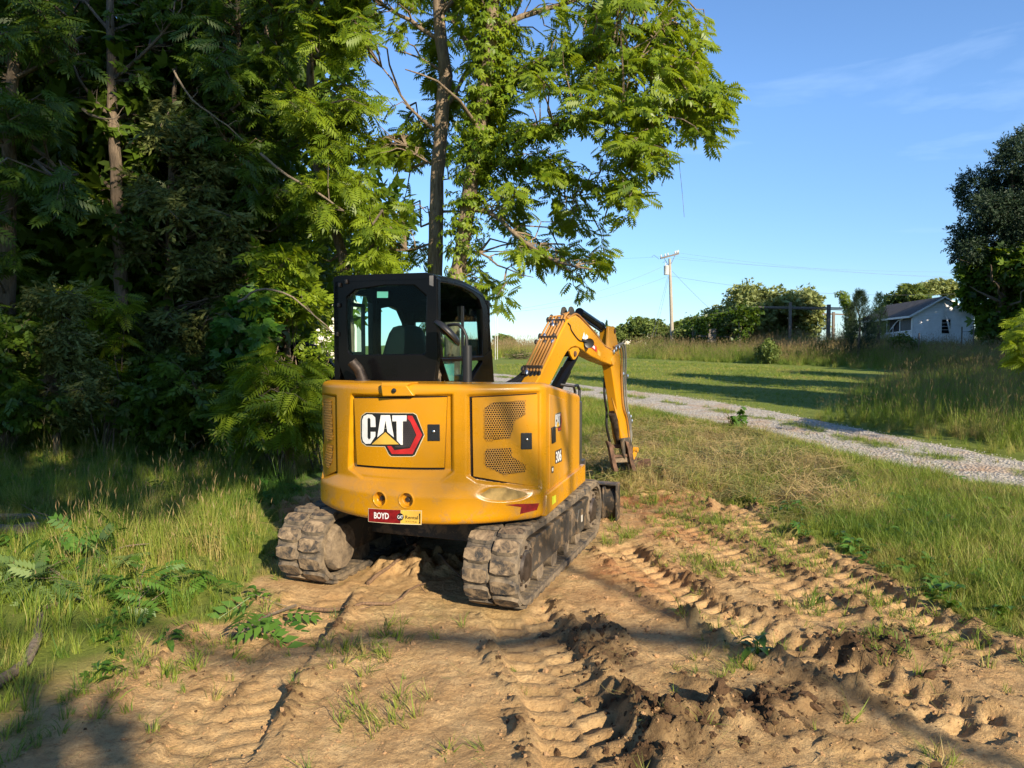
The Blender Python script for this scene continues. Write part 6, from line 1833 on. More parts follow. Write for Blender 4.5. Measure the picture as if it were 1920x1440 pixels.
def trunk_tube(wood, pts, radii, r_, n=10, m=0, step=0.25):
    p = resample(np.array(pts), step); t = np.linspace(0, 1, len(p)); rr = np.interp(t, np.linspace(0, 1, len(radii)), radii)
    p[1:-1] += r_.normal(0, 0.008, (len(p) - 2, 3))
    rr = rr * (1 + r_.normal(0, 0.03, len(rr)))
    wood.tube([Vector(q) for q in p], rr, n, m)
    return p
def pxline(pts, Y):
    return [tuple(P(a[0], a[1], Y + (a[2] if len(a) > 2 else 0))) for a in pts]
def finish_tree(name, label, base, wood, fol, bark_m, leaf_ms, cat='tree', group=None, crown='crown', trunk='trunk'):
    root = empty(name, (0, 0, 0), 0, label, cat, group)
    root.location = base
    off = Matrix.Translation(-Vector(base))
    wood.build(trunk, bark_m, root, smooth=60, xf=off, fix=False)
    me_ = fol.mesh(crown, leaf_ms)
    o = link_mesh(crown, me_, root, loc=-Vector(base))
    return root

# ---- the two walnuts behind the digger
r_ = np.random.default_rng(11)
wood, fol = MB(), Foliage()
Yv = 11.2
gb = float(H0(-0.9, 11.2)) - 0.1
tr = trunk_tube(wood, [(-0.98, 11.25, gb)] + pxline([(850, 560), (860, 500), (873, 420), (884, 330), (903, 210), (918, 100), (926, 0), (940, -140), (950, -330)], Yv), [0.17, 0.14, 0.125, 0.12, 0.115, 0.11, 0.10, 0.085, 0.06, 0.03], r_, 12)
limb_px = [
    ([(905, 205), (945, 155), (1010, 118), (1100, 95, -0.4), (1200, 108, -0.8), (1310, 118, -1.2)], 0.055),
    ([(895, 270), (940, 262), (1010, 248, -0.5), (1100, 215, -0.9), (1200, 200, -1.3), (1290, 185, -1.5), (1345, 180, -1.6)], 0.05),
    ([(890, 300), (950, 300), (1030, 320, -0.3), (1100, 345, -0.6), (1165, 370, -0.8)], 0.03),
    ([(872, 395), (900, 393), (940, 415, -0.3), (985, 455, -0.6), (1040, 490, -0.8), (1110, 505, -1.0)], 0.05),
    ([(868, 470), (900, 475), (950, 505, -0.4), (1000, 520, -0.7)], 0.025),
    ([(922, 60), (980, 30), (1080, 0, 0.3), (1200, -30, 0.3), (1290, -20, 0.2)], 0.05),
    ([(910, 150), (880, 90, 0.6), (840, 20, 1.2), (800, -80, 1.8)], 0.05),
    ([(918, 100), (960, 40, 0.9), (1000, -60, 1.6)], 0.05),
    ([(1100, 95, -0.4), (1180, 60, -0.3), (1250, 40, -0.2)], 0.025),
    ([(1200, 200, -1.3), (1230, 250, -1.4), (1190, 300, -1.4), (1165, 370, -1.4)], 0.018),
    ([(895, 240), (860, 190, -0.7), (820, 150, -1.2), (760, 130, -1.5)], 0.035),
]
limbs = [tr]
for pts, r0 in limb_px:
    p = trunk_tube(wood, pxline(pts, Yv), [r0, r0 * 0.75, r0 * 0.5, r0 * 0.22], r_, 7, 0, 0.2); limbs.append(p)
R1 = [(850, -120), (1295, -120), (1292, 10), (1340, 62), (1372, 170), (1330, 280), (1290, 245), (1265, 320), (1232, 335), (1200, 290), (1140, 238), (1060, 236), (1000, 250), (930, 300), (850, 300)]
def clear_trunk(c, path, Y, w):
    """leaves leave the stem free: those right before it move behind it"""
    for p in c:
        i = int(np.argmin(np.abs(path[:, 2] - p[2])))
        if abs(p[0] / p[1] - path[i][0] / path[i][1]) * FPX < w and p[1] < Y + 0.3: p[1] = Y + 0.3 + abs(p[1] - Y) * 0.5
    return c
c = np.concatenate([in_region(R1, 310, r_, Yv - 0.2, 0.8, 0.85, 0.018), in_region([(945, 290), (1050, 250), (1070, 310), (1010, 360), (1100, 400), (1140, 470), (1130, 545), (1080, 555), (1060, 505), (1010, 540), (965, 500), (940, 525), (935, 440)], 72, r_, Yv - 0.1, 0.6, 0.7, 0.016),
                    in_region([(1130, 240), (1280, 300), (1240, 340), (1190, 400), (1165, 412), (1150, 340)], 34, r_, Yv - 1.2, 0.4, 0.2),
                    in_region([(1320, 130), (1376, 172), (1330, 285), (1290, 230)], 14, r_, Yv - 1.5, 0.2), in_region([(880, 480), (960, 520), (965, 590), (920, 600)], 10, r_, Yv - 0.8, 0.4)])
c = clear_trunk(c, tr, Yv, 62)
sprays(fol, wood, c, limbs, r_, T_WAL, (0.16, 0.29), 7, 0, 0.6)
# creeper over the trunk and the near limbs
def creeper(fol, path, r0, n, r_, t0=0.0, t1=1.0, size=(0.12, 0.2), mat=1, mu=0.5, hang=0.25):
    i = (r_.uniform(t0, t1, n) * (len(path) - 1)).astype(int)
    a = r_.uniform(0, 6.283, n); rad = r0 + np.abs(r_.normal(0, hang, n)) * 0.6
    o = np.stack([np.cos(a), np.sin(a), r_.normal(-0.1, 0.3, n)], 1)
    p = path[i] + o * rad[:, None]
    d = o * 0.7 + np.stack([np.zeros(n), np.zeros(n), -r_.uniform(0.5, 1.1, n)], 1) + r_.normal(0, 0.3, (n, 3))
    up = o + np.array([0, 0, 0.7]) + r_.normal(0, 0.3, (n, 3))
    fol.add(T_PALM, p, d, up, r_.uniform(*size, n), r_, mat, mu)
creeper(fol, tr, 0.13, 1400, r_, 0.38, 0.80); creeper(fol, tr, 0.12, 60, r_, 0.26, 0.38)
for L, n in ((limbs[1], 500), (limbs[2], 700), (limbs[3], 420), (limbs[10], 260), (limbs[9], 200)): creeper(fol, L, 0.05, n, r_, 0, 0.95, hang=0.30)
for k in range(5):       # hanging vine stems
    p0 = limbs[2][r_.integers(len(limbs[2]) // 2, len(limbs[2]))]; p1 = p0 + np.array([r_.normal(0, 0.15), r_.normal(0, 0.2), -r_.uniform(0.5, 1.5)])
    wood.tube([Vector(q) for q in resample(wobble_line(p0, p1, r_, 4, 0.12), 0.06)], 0.003, 4, 0, False)
finish_tree('walnut_tree', 'leaning walnut behind the cab, its trunk and limbs clad in bright creeper', (-0.98, 11.25, gb), wood, fol, M['bark'], [M['leaf'], M['leaf_vine']])

wood, fol = MB(), Foliage()
Ys = 12.2
gb = float(H0(-1.3, 12.2)) - 0.1
tr = trunk_tube(wood, [(-1.32, 12.2, gb)] + pxline([(815, 560), (816, 480), (818, 380), (822, 300), (829, 220), (835, 140), (826, 70), (822, 0), (815, -140), (800, -320)], Ys), [0.17, 0.15, 0.135, 0.13, 0.125, 0.12, 0.115, 0.10, 0.08, 0.05, 0.03], r_, 12)
limbs = [tr]
for pts, r0 in [([(828, 215), (850, 180), (890, 115), (930, 60)], 0.05), ([(818, 245), (770, 205), (735, 150), (700, 110)], 0.03), ([(816, 310), (780, 290), (745, 260)], 0.02), ([(830, 80), (770, 40), (700, 0), (650, -40)], 0.045),
                ([(824, 30), (870, -30), (900, -120)], 0.04), ([(835, 140), (790, 110), (740, 95)], 0.03), ([(818, 400), (850, 395), (880, 400)], 0.03), ([(818, 470), (780, 465), (750, 470)], 0.012)]:
    limbs.append(trunk_tube(wood, pxline(pts, Ys), [r0, r0 * 0.75, r0 * 0.5, r0 * 0.25], r_, 7, 0, 0.2))
c = np.concatenate([in_region([(660, -100), (900, -100), (890, 60), (860, 120), (850, 240), (800, 230), (790, 120), (700, 90), (640, 60)], 120, r_, Ys, 0.8, 0.8, 0.016),
                    in_region([(690, 190), (800, 200), (790, 420), (800, 500), (740, 500), (680, 420)], 55, r_, Ys + 0.9, 0.7, 0.8, 0.016)])
c = clear_trunk(c, tr, Ys, 40)
sprays(fol, wood, c, limbs, r_, T_WAL, (0.17, 0.30), 7, 0, 0.5)
creeper(fol, tr, 0.14, 110, r_, 0.12, 0.34)
finish_tree('walnut_tree', 'upright walnut with a bare dark trunk, left of the creeper clad one', (-1.32, 12.2, gb), wood, fol, M['bark'], [M['leaf'], M['leaf_vine']])

# ---- the wood on the left: each front tree with its own trunk, limbs and crown
def forest_tree(label, trunk_px, Y, radius, regions, seed, mu=0.4, tmpl=None, size=(0.22, 0.37), mat='leaf_dark', bk='bark_dark', per=7, limbs_px=(), dY=0.8, name='forest_tree', twig=0.006, lead=-0.3):
    r_ = np.random.default_rng(seed); wood, fol = MB(), Foliage()
    x0, _, _ = P(trunk_px[-1][0], trunk_px[-1][1], Y); zb = float(H0(x0, Y)) - 0.1
    pts = [(x0, Y, zb)] + pxline(trunk_px[::-1], Y)
    tr = trunk_tube(wood, pts, [radius * 1.25, radius, radius * 0.85, radius * 0.6, radius * 0.25], r_, 9)
    limbs = [tr]
    for pts in limbs_px: limbs.append(trunk_tube(wood, pxline(pts, Y), [radius * 0.35, radius * 0.22, radius * 0.1], r_, 6, 0, 0.25))
    for (poly, n) in regions:
        sprays(fol, wood, in_region(poly, int(n * 1.12), r_, Y + lead, dY, 0.45), limbs, r_, tmpl, size, per, 0, mu, 0.45, twig)
    return finish_tree(name, label, (x0, Y, zb), wood, fol, M[bk], [M[mat]])
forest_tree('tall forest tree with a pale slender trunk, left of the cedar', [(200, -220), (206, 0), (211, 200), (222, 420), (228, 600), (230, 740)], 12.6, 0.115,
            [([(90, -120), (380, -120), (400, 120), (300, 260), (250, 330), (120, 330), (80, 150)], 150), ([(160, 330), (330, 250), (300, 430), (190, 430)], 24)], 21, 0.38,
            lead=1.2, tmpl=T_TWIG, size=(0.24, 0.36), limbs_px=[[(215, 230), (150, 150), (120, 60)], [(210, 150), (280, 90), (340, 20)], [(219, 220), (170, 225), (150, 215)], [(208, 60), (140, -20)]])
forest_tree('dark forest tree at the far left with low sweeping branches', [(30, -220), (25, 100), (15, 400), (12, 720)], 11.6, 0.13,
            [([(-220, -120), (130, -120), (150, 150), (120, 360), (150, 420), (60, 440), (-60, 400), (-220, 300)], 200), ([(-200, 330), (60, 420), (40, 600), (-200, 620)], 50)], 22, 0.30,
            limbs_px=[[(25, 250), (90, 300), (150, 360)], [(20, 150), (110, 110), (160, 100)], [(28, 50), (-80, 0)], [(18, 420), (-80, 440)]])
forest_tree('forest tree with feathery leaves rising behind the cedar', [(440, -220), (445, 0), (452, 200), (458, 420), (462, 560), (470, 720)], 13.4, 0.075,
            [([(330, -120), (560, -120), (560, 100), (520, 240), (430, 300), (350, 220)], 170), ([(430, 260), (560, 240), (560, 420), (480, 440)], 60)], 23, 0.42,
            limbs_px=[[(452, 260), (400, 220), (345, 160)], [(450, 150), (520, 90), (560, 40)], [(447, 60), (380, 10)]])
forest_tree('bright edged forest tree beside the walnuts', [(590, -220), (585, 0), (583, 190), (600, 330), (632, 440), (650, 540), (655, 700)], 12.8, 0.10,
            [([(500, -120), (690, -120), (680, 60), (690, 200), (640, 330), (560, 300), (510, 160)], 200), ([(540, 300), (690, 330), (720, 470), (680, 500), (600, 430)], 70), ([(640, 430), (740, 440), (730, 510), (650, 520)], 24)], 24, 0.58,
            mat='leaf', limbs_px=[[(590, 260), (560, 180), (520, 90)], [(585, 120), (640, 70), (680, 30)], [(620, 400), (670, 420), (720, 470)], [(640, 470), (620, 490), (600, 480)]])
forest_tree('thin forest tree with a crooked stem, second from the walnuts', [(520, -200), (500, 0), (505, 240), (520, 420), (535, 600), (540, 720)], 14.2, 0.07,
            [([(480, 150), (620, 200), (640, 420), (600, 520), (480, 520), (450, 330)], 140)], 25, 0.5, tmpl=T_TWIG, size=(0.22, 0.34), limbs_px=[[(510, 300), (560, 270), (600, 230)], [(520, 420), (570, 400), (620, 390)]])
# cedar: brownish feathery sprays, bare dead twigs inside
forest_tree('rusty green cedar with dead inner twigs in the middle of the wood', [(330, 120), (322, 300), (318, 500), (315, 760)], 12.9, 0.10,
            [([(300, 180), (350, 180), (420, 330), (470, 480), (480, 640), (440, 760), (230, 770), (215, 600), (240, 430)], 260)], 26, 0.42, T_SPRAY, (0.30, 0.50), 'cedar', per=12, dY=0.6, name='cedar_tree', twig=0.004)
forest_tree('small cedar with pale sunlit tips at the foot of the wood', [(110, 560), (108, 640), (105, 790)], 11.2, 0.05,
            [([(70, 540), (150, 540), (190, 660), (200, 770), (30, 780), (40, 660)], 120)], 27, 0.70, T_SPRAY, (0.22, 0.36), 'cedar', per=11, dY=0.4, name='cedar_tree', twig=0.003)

# second row: closes the wood
def leafball(seed, lobes, n, size, tmpl_=None, flat=0.5):
    """crown of separate leaves through overlapping lobes ((centre, radius) list)"""
    r_ = np.random.default_rng(seed); fol = Foliage()
    wts = np.array([l[1] ** 2 for l in lobes]); wts /= wts.sum()
    k = r_.choice(len(lobes), n, p=wts)
    c = np.array([l[0] for l in lobes])[k]; rad = np.array([l[1] for l in lobes])[k]
    v = r_.normal(size=(n, 3)); v /= np.linalg.norm(v, axis=1)[:, None]
    q = r_.uniform(0.55, 1.0, n) ** 0.6
    nz3 = 1 + 0.28 * np.sin(v[:, 0] * 5 + k) * np.cos(v[:, 1] * 6 + k * 2) + 0.15 * np.sin(v[:, 2] * 9 + k)
    p = c + v * (rad * q * nz3)[:, None] * np.array([1, 1, 0.85])
    d = v + r_.normal(0, 0.8, (n, 3)) + np.array([0, 0, -0.35])
    up = v * flat + r_.normal(0, 0.5, (n, 3)) + np.array([0, 0, 0.6])
    fol.add(tmpl_ or T_LEAF3, p, d, up, size * r_.uniform(0.7, 1.3, n), r_, 0, 0.45, 0.25)
    return fol
def tmpl_leaf3():
    V = np.array([(0, 0, 0), (0.45, -0.28, 0.05), (1, 0, -0.1), (0.45, 0.28, 0.05), (0, 0, 0), (0.30, 0.50, 0.0), (0.75, 0.75, -0.1), (0.62, 0.28, 0.0), (0, 0, 0), (0.62, -0.28, 0.0), (0.75, -0.75, -0.1), (0.30, -0.5, 0.0)])
    return V, np.array([(0, 1, 2, 3), (4, 7, 6, 5), (8, 11, 10, 9)])
T_LEAF3 = tmpl_leaf3()
def crown_lobes(seed, n, rx, rz, z0, r0):
    r_ = np.random.default_rng(seed); out = []
    for i in range(n):
        a = r_.uniform(0, 6.283); t = r_.uniform(0, 1); prof = math.sin(math.pi * min(0.97, 0.12 + 0.85 * t)) ** 0.7
        rr = rx * prof * r_.uniform(0.35, 1)
        out.append(((rr * math.cos(a), rr * math.sin(a), z0 + rz * t), r0 * r_.uniform(0.7, 1.25)))
    return out
def trunk_me(seed, h, r0, name='trunk', mat=None, nl=5, spread_=1.5):
    r_ = np.random.default_rng(seed); w = MB()
    tr = trunk_tube(w, [(0, 0, -0.15), (r_.normal(0, .05), r_.normal(0, .05), h * 0.35), (r_.normal(0, .15), r_.normal(0, .15), h * 0.7), (r_.normal(0, .2), r_.normal(0, .2), h)], [r0 * 1.2, r0 * 0.85, r0 * 0.5, r0 * 0.12], r_, 8, 0, 0.6)
    for i in range(nl):
        b = tr[int(len(tr) * r_.uniform(0.35, 0.85))]; a = r_.uniform(0, 6.283)
        e = b + np.array([math.cos(a), math.sin(a), 0.6]) * spread_ * r_.uniform(0.5, 1)
        w.tube([Vector(q) for q in wobble_line(b, e, r_, 5, 0.2)], [r0 * 0.4, r0 * 0.3, r0 * 0.2, r0 * 0.12, r0 * 0.05], 6, 0, False)
    return w.mesh(name, mat or M['bark_dark'], 60, False)
def put_tree(name, label, loc, trunk_m, crown_m, rz=0, scale=1.0, cat='tree', group=None, crown='crown', sc3=None):
    root = empty(name, loc, rz, label, cat, group)
    root.scale = sc3 or (scale,) * 3
    link_mesh('trunk', trunk_m, root); link_mesh(crown, crown_m, root)
    return root
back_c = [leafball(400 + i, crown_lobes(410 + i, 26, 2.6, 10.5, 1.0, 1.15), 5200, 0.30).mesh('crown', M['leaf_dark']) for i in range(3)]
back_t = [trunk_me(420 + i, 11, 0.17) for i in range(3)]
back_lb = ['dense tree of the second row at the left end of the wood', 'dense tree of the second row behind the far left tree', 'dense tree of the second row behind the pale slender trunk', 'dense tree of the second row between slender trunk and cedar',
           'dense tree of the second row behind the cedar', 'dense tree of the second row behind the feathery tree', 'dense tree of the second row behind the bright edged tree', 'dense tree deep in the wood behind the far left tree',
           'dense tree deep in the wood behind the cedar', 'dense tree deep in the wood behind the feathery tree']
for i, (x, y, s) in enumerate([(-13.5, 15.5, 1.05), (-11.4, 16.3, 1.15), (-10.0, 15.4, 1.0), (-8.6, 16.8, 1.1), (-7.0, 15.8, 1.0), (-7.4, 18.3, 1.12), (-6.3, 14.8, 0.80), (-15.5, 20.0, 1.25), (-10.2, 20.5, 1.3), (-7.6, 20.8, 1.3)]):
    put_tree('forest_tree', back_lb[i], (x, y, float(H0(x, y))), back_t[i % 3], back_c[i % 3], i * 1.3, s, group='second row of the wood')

# ---- understorey shrubs
def shrub(label, poly, Y, n, tmpl, size, mat, seed, mu=0.5, per=6, base_px=None, dY=0.5, droop=0.25, name='shrub', up=1):
    r_ = np.random.default_rng(seed); wood, fol = MB(), Foliage()
    px = base_px or (np.mean([p[0] for p in poly]), max(p[1] for p in poly))
    b = P(px[0], px[1], Y); zb = float(H0(b.x, Y)) - 0.05; base = np.array([b.x, Y, zb])
    limbs = []
    for k in range(6):
        tgt = in_region(poly, 1, r_, Y, dY * 0.6)[0]
        limbs.append(resample(wobble_line(base + r_.normal(0, 0.06, 3) * np.array([1, 1, 0]), tgt, r_, 5, 0.15, 0.1), 0.1))
        wood.tube([Vector(q) for q in limbs[-1]], np.linspace(0.018, 0.004, len(limbs[-1])), 5, 0, False)
    sprays(fol, wood, in_region(poly, n, r_, Y, dY, 0.2), limbs, r_, tmpl, size, per, 0, mu, droop, 0.003)
    return finish_tree(name, label, tuple(base), wood, fol, M['bark_dark'], [M[mat]], 'shrub', crown='foliage', trunk='stems')
shrub('broad leaved maple sapling bush at the right end of the wood', [(420, 560), (500, 535), (560, 560), (575, 640), (550, 690), (590, 740), (560, 790), (440, 790), (400, 700)], 11.6, 230, T_MAPLE, (0.13, 0.22), 'leaf_broad', 51, 0.55, 8)
shrub('sumac bush with long arching leaves beside the digger body', [(430, 690), (520, 660), (590, 680), (600, 800), (560, 830), (450, 820)], 10.2, 110, T_SUMAC, (0.28, 0.44), 'leaf', 52, 0.4, 5, dY=0.4, droop=0.15)
shrub('young sumac with sunlit fronds in front of the pale trunk', [(120, 540), (200, 520), (250, 570), (240, 680), (180, 740), (130, 650)], 11.4, 34, T_SUMAC, (0.28, 0.42), 'leaf', 53, 0.85, 6, dY=0.3, droop=0.2)
shrub('dark low shrub at the left foot of the wood', [(-150, 560), (60, 600), (110, 790), (-150, 830)], 11.0, 190, T_TWIG, (0.24, 0.36), 'leaf_dark', 54, 0.35, 6)
shrub('dark undergrowth bush below the cedar', [(230, 690), (330, 660), (450, 700), (470, 810), (330, 830), (220, 800)], 11.8, 200, T_TWIG, (0.22, 0.34), 'leaf_dark', 55, 0.5, 6)
shrub('leafy sapling in front of the thin crooked tree', [(480, 470), (560, 470), (590, 580), (520, 640), (470, 580)], 12.2, 90, T_TWIG, (0.26, 0.4), 'leaf', 56, 0.7, 6)
shrub('light green bush just left of the cab', [(560, 640), (630, 600), (640, 720), (600, 760), (540, 740)], 10.8, 26, T_TWIG, (0.16, 0.26), 'leaf', 57, 0.5, 6, dY=0.3)
shrub('sunlit sumac bush at the right edge beside the tall grass', [(1905, 600), (1945, 570), (2040, 600), (2040, 760), (1945, 740), (1900, 660)], 13.0, 120, T_SUMAC, (0.20, 0.32), 'leaf', 58, 0.7, 6, dY=0.5)
shrub('small leafy weed standing at the near edge of the gravel drive', [(1355, 770), (1385, 762), (1395, 800), (1360, 806)], 15.4, 10, T_MAPLE, (0.14, 0.2), 'weed', 59, 0.5, 6, dY=0.15, name='weed_plant')

# ---- dead branches and logs
def branch(label, pts, radii, mat='deadwood', name='dead_branch', cat='branch', twigs=4, seed=1):
    r_ = np.random.default_rng(seed); w = MB()
    p = trunk_tube(w, pts, radii, r_, 8, 0, 0.15)
    for k in range(twigs):
        b = p[int(len(p) * r_.uniform(0.3, 0.95))]; e = b + r_.normal(0, 0.25, 3)
        w.tube([Vector(q) for q in wobble_line(b, e, r_, 4, 0.2)], [radii[-1] * 0.8, radii[-1] * 0.6, radii[-1] * 0.4, radii[-1] * 0.2], 5, 0, False)
    return tag(w.build(name, M[mat], None, smooth=60, fix=False), label, cat)
branch('long dead limb slanting down through the wood toward the cab', pxline([(488, 288), (540, 330), (600, 365), (645, 395)], 11.4), [0.024, 0.02, 0.012], seed=61)
branch('thin dead limb slanting across the middle of the wood', pxline([(325, 130), (360, 185), (410, 225), (455, 262)], 11.5), [0.018, 0.014, 0.008], seed=62)
branch('bare branch arching over the maple bush beside the cab', pxline([(446, 566), (470, 550), (495, 543), (530, 548), (570, 575), (625, 625)], 10.6), [0.02, 0.016, 0.012, 0.008], seed=63)
branch('dead twig fork beside the pale slender trunk', pxline([(155, 205), (185, 222), (215, 222)], 12.2), [0.03, 0.02, 0.01], seed=64)
def onland(pix, h=0.03):
    out = []
    for a in pix:
        g_ = G(a[0], a[1]); out.append((g_.x, g_.y, float(H(g_.x, g_.y)) + h))
    return out
branch('grey dead branch curving through the grass at the lower left', onland([(-20, 1300), (30, 1265), (62, 1225), (75, 1180), (72, 1150)]), [0.035, 0.03, 0.028, 0.02], seed=65, twigs=2)
branch('split log lying in the shaded grass at the left edge', onland([(-30, 1010), (30, 1008), (75, 1002)], 0.08), [0.07, 0.065, 0.05], seed=66, twigs=0, name='log', cat='log')
branch('dark thin branch leaning on the split log', onland([(-10, 985), (60, 985), (130, 1000)], 0.10), [0.03, 0.02, 0.012], seed=67, twigs=3)
branch('torn tree stump standing at the edge of the wood', [(P(535, 850, 10.4).x, 10.4, float(H0(-3.3, 10.4)) - 0.05), (P(537, 830, 10.4).x, 10.4, 0.35), (P(540, 800, 10.4).x + .03, 10.42, 0.72)], [0.13, 0.11, 0.06], 'root', 'tree_stump', 'stump', 6, 68)
for i, (lb, pts) in enumerate([('torn root curling between the two tracks', [(690, 1100), (730, 1078), (770, 1052), (796, 1038), (812, 1048), (840, 1075), (880, 1098)]),
                               ('thin root lying across the sand behind the left track', [(565, 1138), (620, 1142), (680, 1140), (735, 1138), (765, 1115), (800, 1098)]),
                               ('short root end sticking out of the soil mound', [(776, 1040), (780, 1062), (779, 1068)])]):
    branch(lb, onland(pts, 0.02 if i != 2 else 0.05), [0.016, 0.012, 0.010, 0.005], 'root', 'root', 'root', 3 if i < 2 else 0, 70 + i)

# cut leafy branches lying on the bank
def cut_branch(label, pix, n, size, mat, seed, tm=None):
    r_ = np.random.default_rng(seed); g_ = np.array(onland([pix], 0.06)[0]); wood, fol = MB(), Foliage()
    a0 = r_.uniform(0, 6.283); e = g_ + np.array([math.cos(a0), math.sin(a0), 0.15]) * 0.5
    L = resample(wobble_line(g_ - (e - g_) * 0.6, e, r_, 5, 0.1), 0.05); wood.tube([Vector(q) for q in L], np.linspace(0.012, 0.004, len(L)), 5, 0, False)
    c = g_ + r_.normal(0, 1, (n, 3)) * np.array([0.22, 0.20, 0.04]) + np.array([0, 0, 0.08])
    sprays(fol, wood, c, [L], r_, tm or T_SUMAC, size, 4, 0, 0.5, 0.1, 0.002)
    return finish_tree('leafy_branch', label, tuple(g_), wood, fol, M['deadwood'], [M[mat]], 'branch', crown='foliage', trunk='stem')
cut_branch('wilting grey green cut branch on the sunny bank', (118, 1105), 15, (0.14, 0.23), 'wilt', 81, tmpl_pinnate(6, 0.15, 0.36, 0.3))
cut_branch('fresh broad leaved seedling clump above the wilting branch', (170, 1050), 9, (0.13, 0.2), 'weed', 82, tmpl_pinnate(4, 0.2, 0.42, 0.2))
cut_branch('green leafy cut branch at the edge of the bare sand', (265, 1130), 9, (0.13, 0.2), 'weed', 83, tmpl_pinnate(5, 0.16, 0.38, 0.15))
cut_branch('small leafy sprig lying beside the left track', (520, 1160), 3, (0.16, 0.24), 'weed', 84, tmpl_pinnate(4, 0.2, 0.4, 0.2))
# ---------------------------------------------------------------- far side of the field
def gz(x, y): return float(H0(x, y))
def at(px, py, Y):
    p = P(px, py, Y); return p.x, p.z
far_c = [leafball(500 + i, crown_lobes(510 + i, 16, 2.0, 2.6, 1.1, 1.0), 2600, 0.34).mesh('crown', M['leaf_far']) for i in range(3)]
far_t = [trunk_me(520 + i, 3.0, 0.16, nl=4, spread_=0.8) for i in range(3)]
bush_t = [trunk_me(525 + i, 1.0, 0.07, 'stems', nl=5, spread_=0.6) for i in range(3)]
ol_c = [leafball(530 + i, crown_lobes(540 + i, 26, 2.3, 3.0, 0.5, 0.85), 6500, 0.23, None, 0.2).mesh('crown', M['leaf_olive']) for i in range(2)]
dk_c = [leafball(550 + i, crown_lobes(560 + i, 16, 1.6, 1.5, 0.15, 0.6), 2600, 0.20).mesh('crown', M['leaf_far']) for i in range(3)]
def far_tree(name, label, px, ptop, Y, cm, tm, native_h, cat='tree', width=1.0, rz=0, group=None, crown='crown'):
    x, z = at(px, ptop, Y); g = gz(x, Y) - 0.1
    s = (z - g) / native_h
    return put_tree(name, label, (x, Y, g), tm, cm, rz, s, cat, group, crown, (s * width, s * width, s))
for i, (px, pt, Y, w, lb) in enumerate([
        (1102, 612, 96, 1.1, 'small round tree just right of the boom tip, left end of far line'), (1150, 606, 92, 1.2, 'round leafy tree above the left end of the pale shed roof'),
        (1192, 588, 94, 1.2, 'tallest rounded tree of the far line, left of the utility pole'), (1228, 596, 88, 1.15, 'leafy tree directly left of the utility pole'),
        (1272, 592, 90, 1.15, 'leafy tree directly right of the utility pole'), (1312, 586, 84, 1.2, 'bright leafy tree at the right end of the far line, beside the arbour')]):
    far_tree('field_tree', lb, px, pt, Y, far_c[i % 3], far_t[i % 3], 4.9, width=w, rz=i * 1.1, group='far line of rounded trees')
far_tree('willow_tree', 'pale olive sunlit tree, left of the twin trees behind the arbour', 1410, 526, 66, ol_c[0], far_t[0], 4.4, width=0.95)
far_tree('willow_tree', 'broad pale olive sunlit tree, right of the twin trees behind the arbour', 1482, 528, 64, ol_c[1], far_t[1], 4.4, width=1.05, rz=2)
far_tree('willow_tree', 'low olive sunlit tree at the left flank of the twin trees', 1362, 566, 70, ol_c[0], far_t[2], 4.4, width=1.3, rz=4)
far_tree('field_tree', 'rounded bush tree standing alone left of the boom in the far field', 945, 620, 92, far_c[1], far_t[1], 4.9, width=1.25, rz=1)
far_tree('field_tree', 'low bush tree behind the boom pipes at the far field edge', 1022, 634, 98, far_c[2], far_t[2], 4.9, width=1.6, rz=3)
far_tree('thin_sapling', 'tiny thin sapling rising beside the arm cylinder', 1137, 598, 80, far_c[0], far_t[0], 4.9, width=0.16, rz=3)
for i, (px, pt, Y, w, lb) in enumerate([
        (1250, 622, 74, 1.3, 'dark bush at the left foot of the vine covered arbour'), (1300, 608, 72, 1.0, 'dark bush under the left bay of the arbour'), (1345, 608, 68, 0.8, 'dark bush around the second arbour post'),
        (1400, 604, 67, 0.9, 'dark bush under the middle bay of the arbour'), (1455, 610, 64, 0.8, 'dark bush between the two tall arbour posts'), (1510, 604, 64, 0.8, 'dark bush left of the right arbour post'),
        (1440, 634, 50, 0.55, 'small dark shrub standing out in the tall grass'), (1540, 640, 50, 0.6, 'small dark shrub in the tall grass below the right arbour post'), (1690, 624, 47, 0.8, 'dark sprawling shrub against the porch of the white house')]):
    far_tree('bush', lb, px, pt, Y, dk_c[i % 3], bush_t[i % 3], 2.1, 'bush', w * 1.15, i * 0.9, 'dark bushes round the arbour and house', 'foliage')
# trees behind the house
far_tree('field_tree', 'leafy tree behind the ridge of the white house', 1705, 528, 72, far_c[0], far_t[0], 4.9, width=1.0, rz=2)
far_tree('field_tree', 'low leafy tree behind the house roof, beside the small pine', 1650, 562, 70, far_c[1], far_t[1], 4.9, width=0.8, rz=5)
r_ = np.random.default_rng(600)
ump = leafball(601, [((x * 1.1, y * 0.9, 4.2 + 0.35 * (1 - x * x)), 0.55) for x in (-1, -0.5, 0, 0.5, 1) for y in (-0.5, 0.5)], 2600, 0.20).mesh('crown', M['leaf_olive'])
far_tree('flat_topped_tree', 'flat topped pale tree rising above the ridge of the white house', 1757, 524, 82, ump, far_t[2], 5.1, width=1.1)
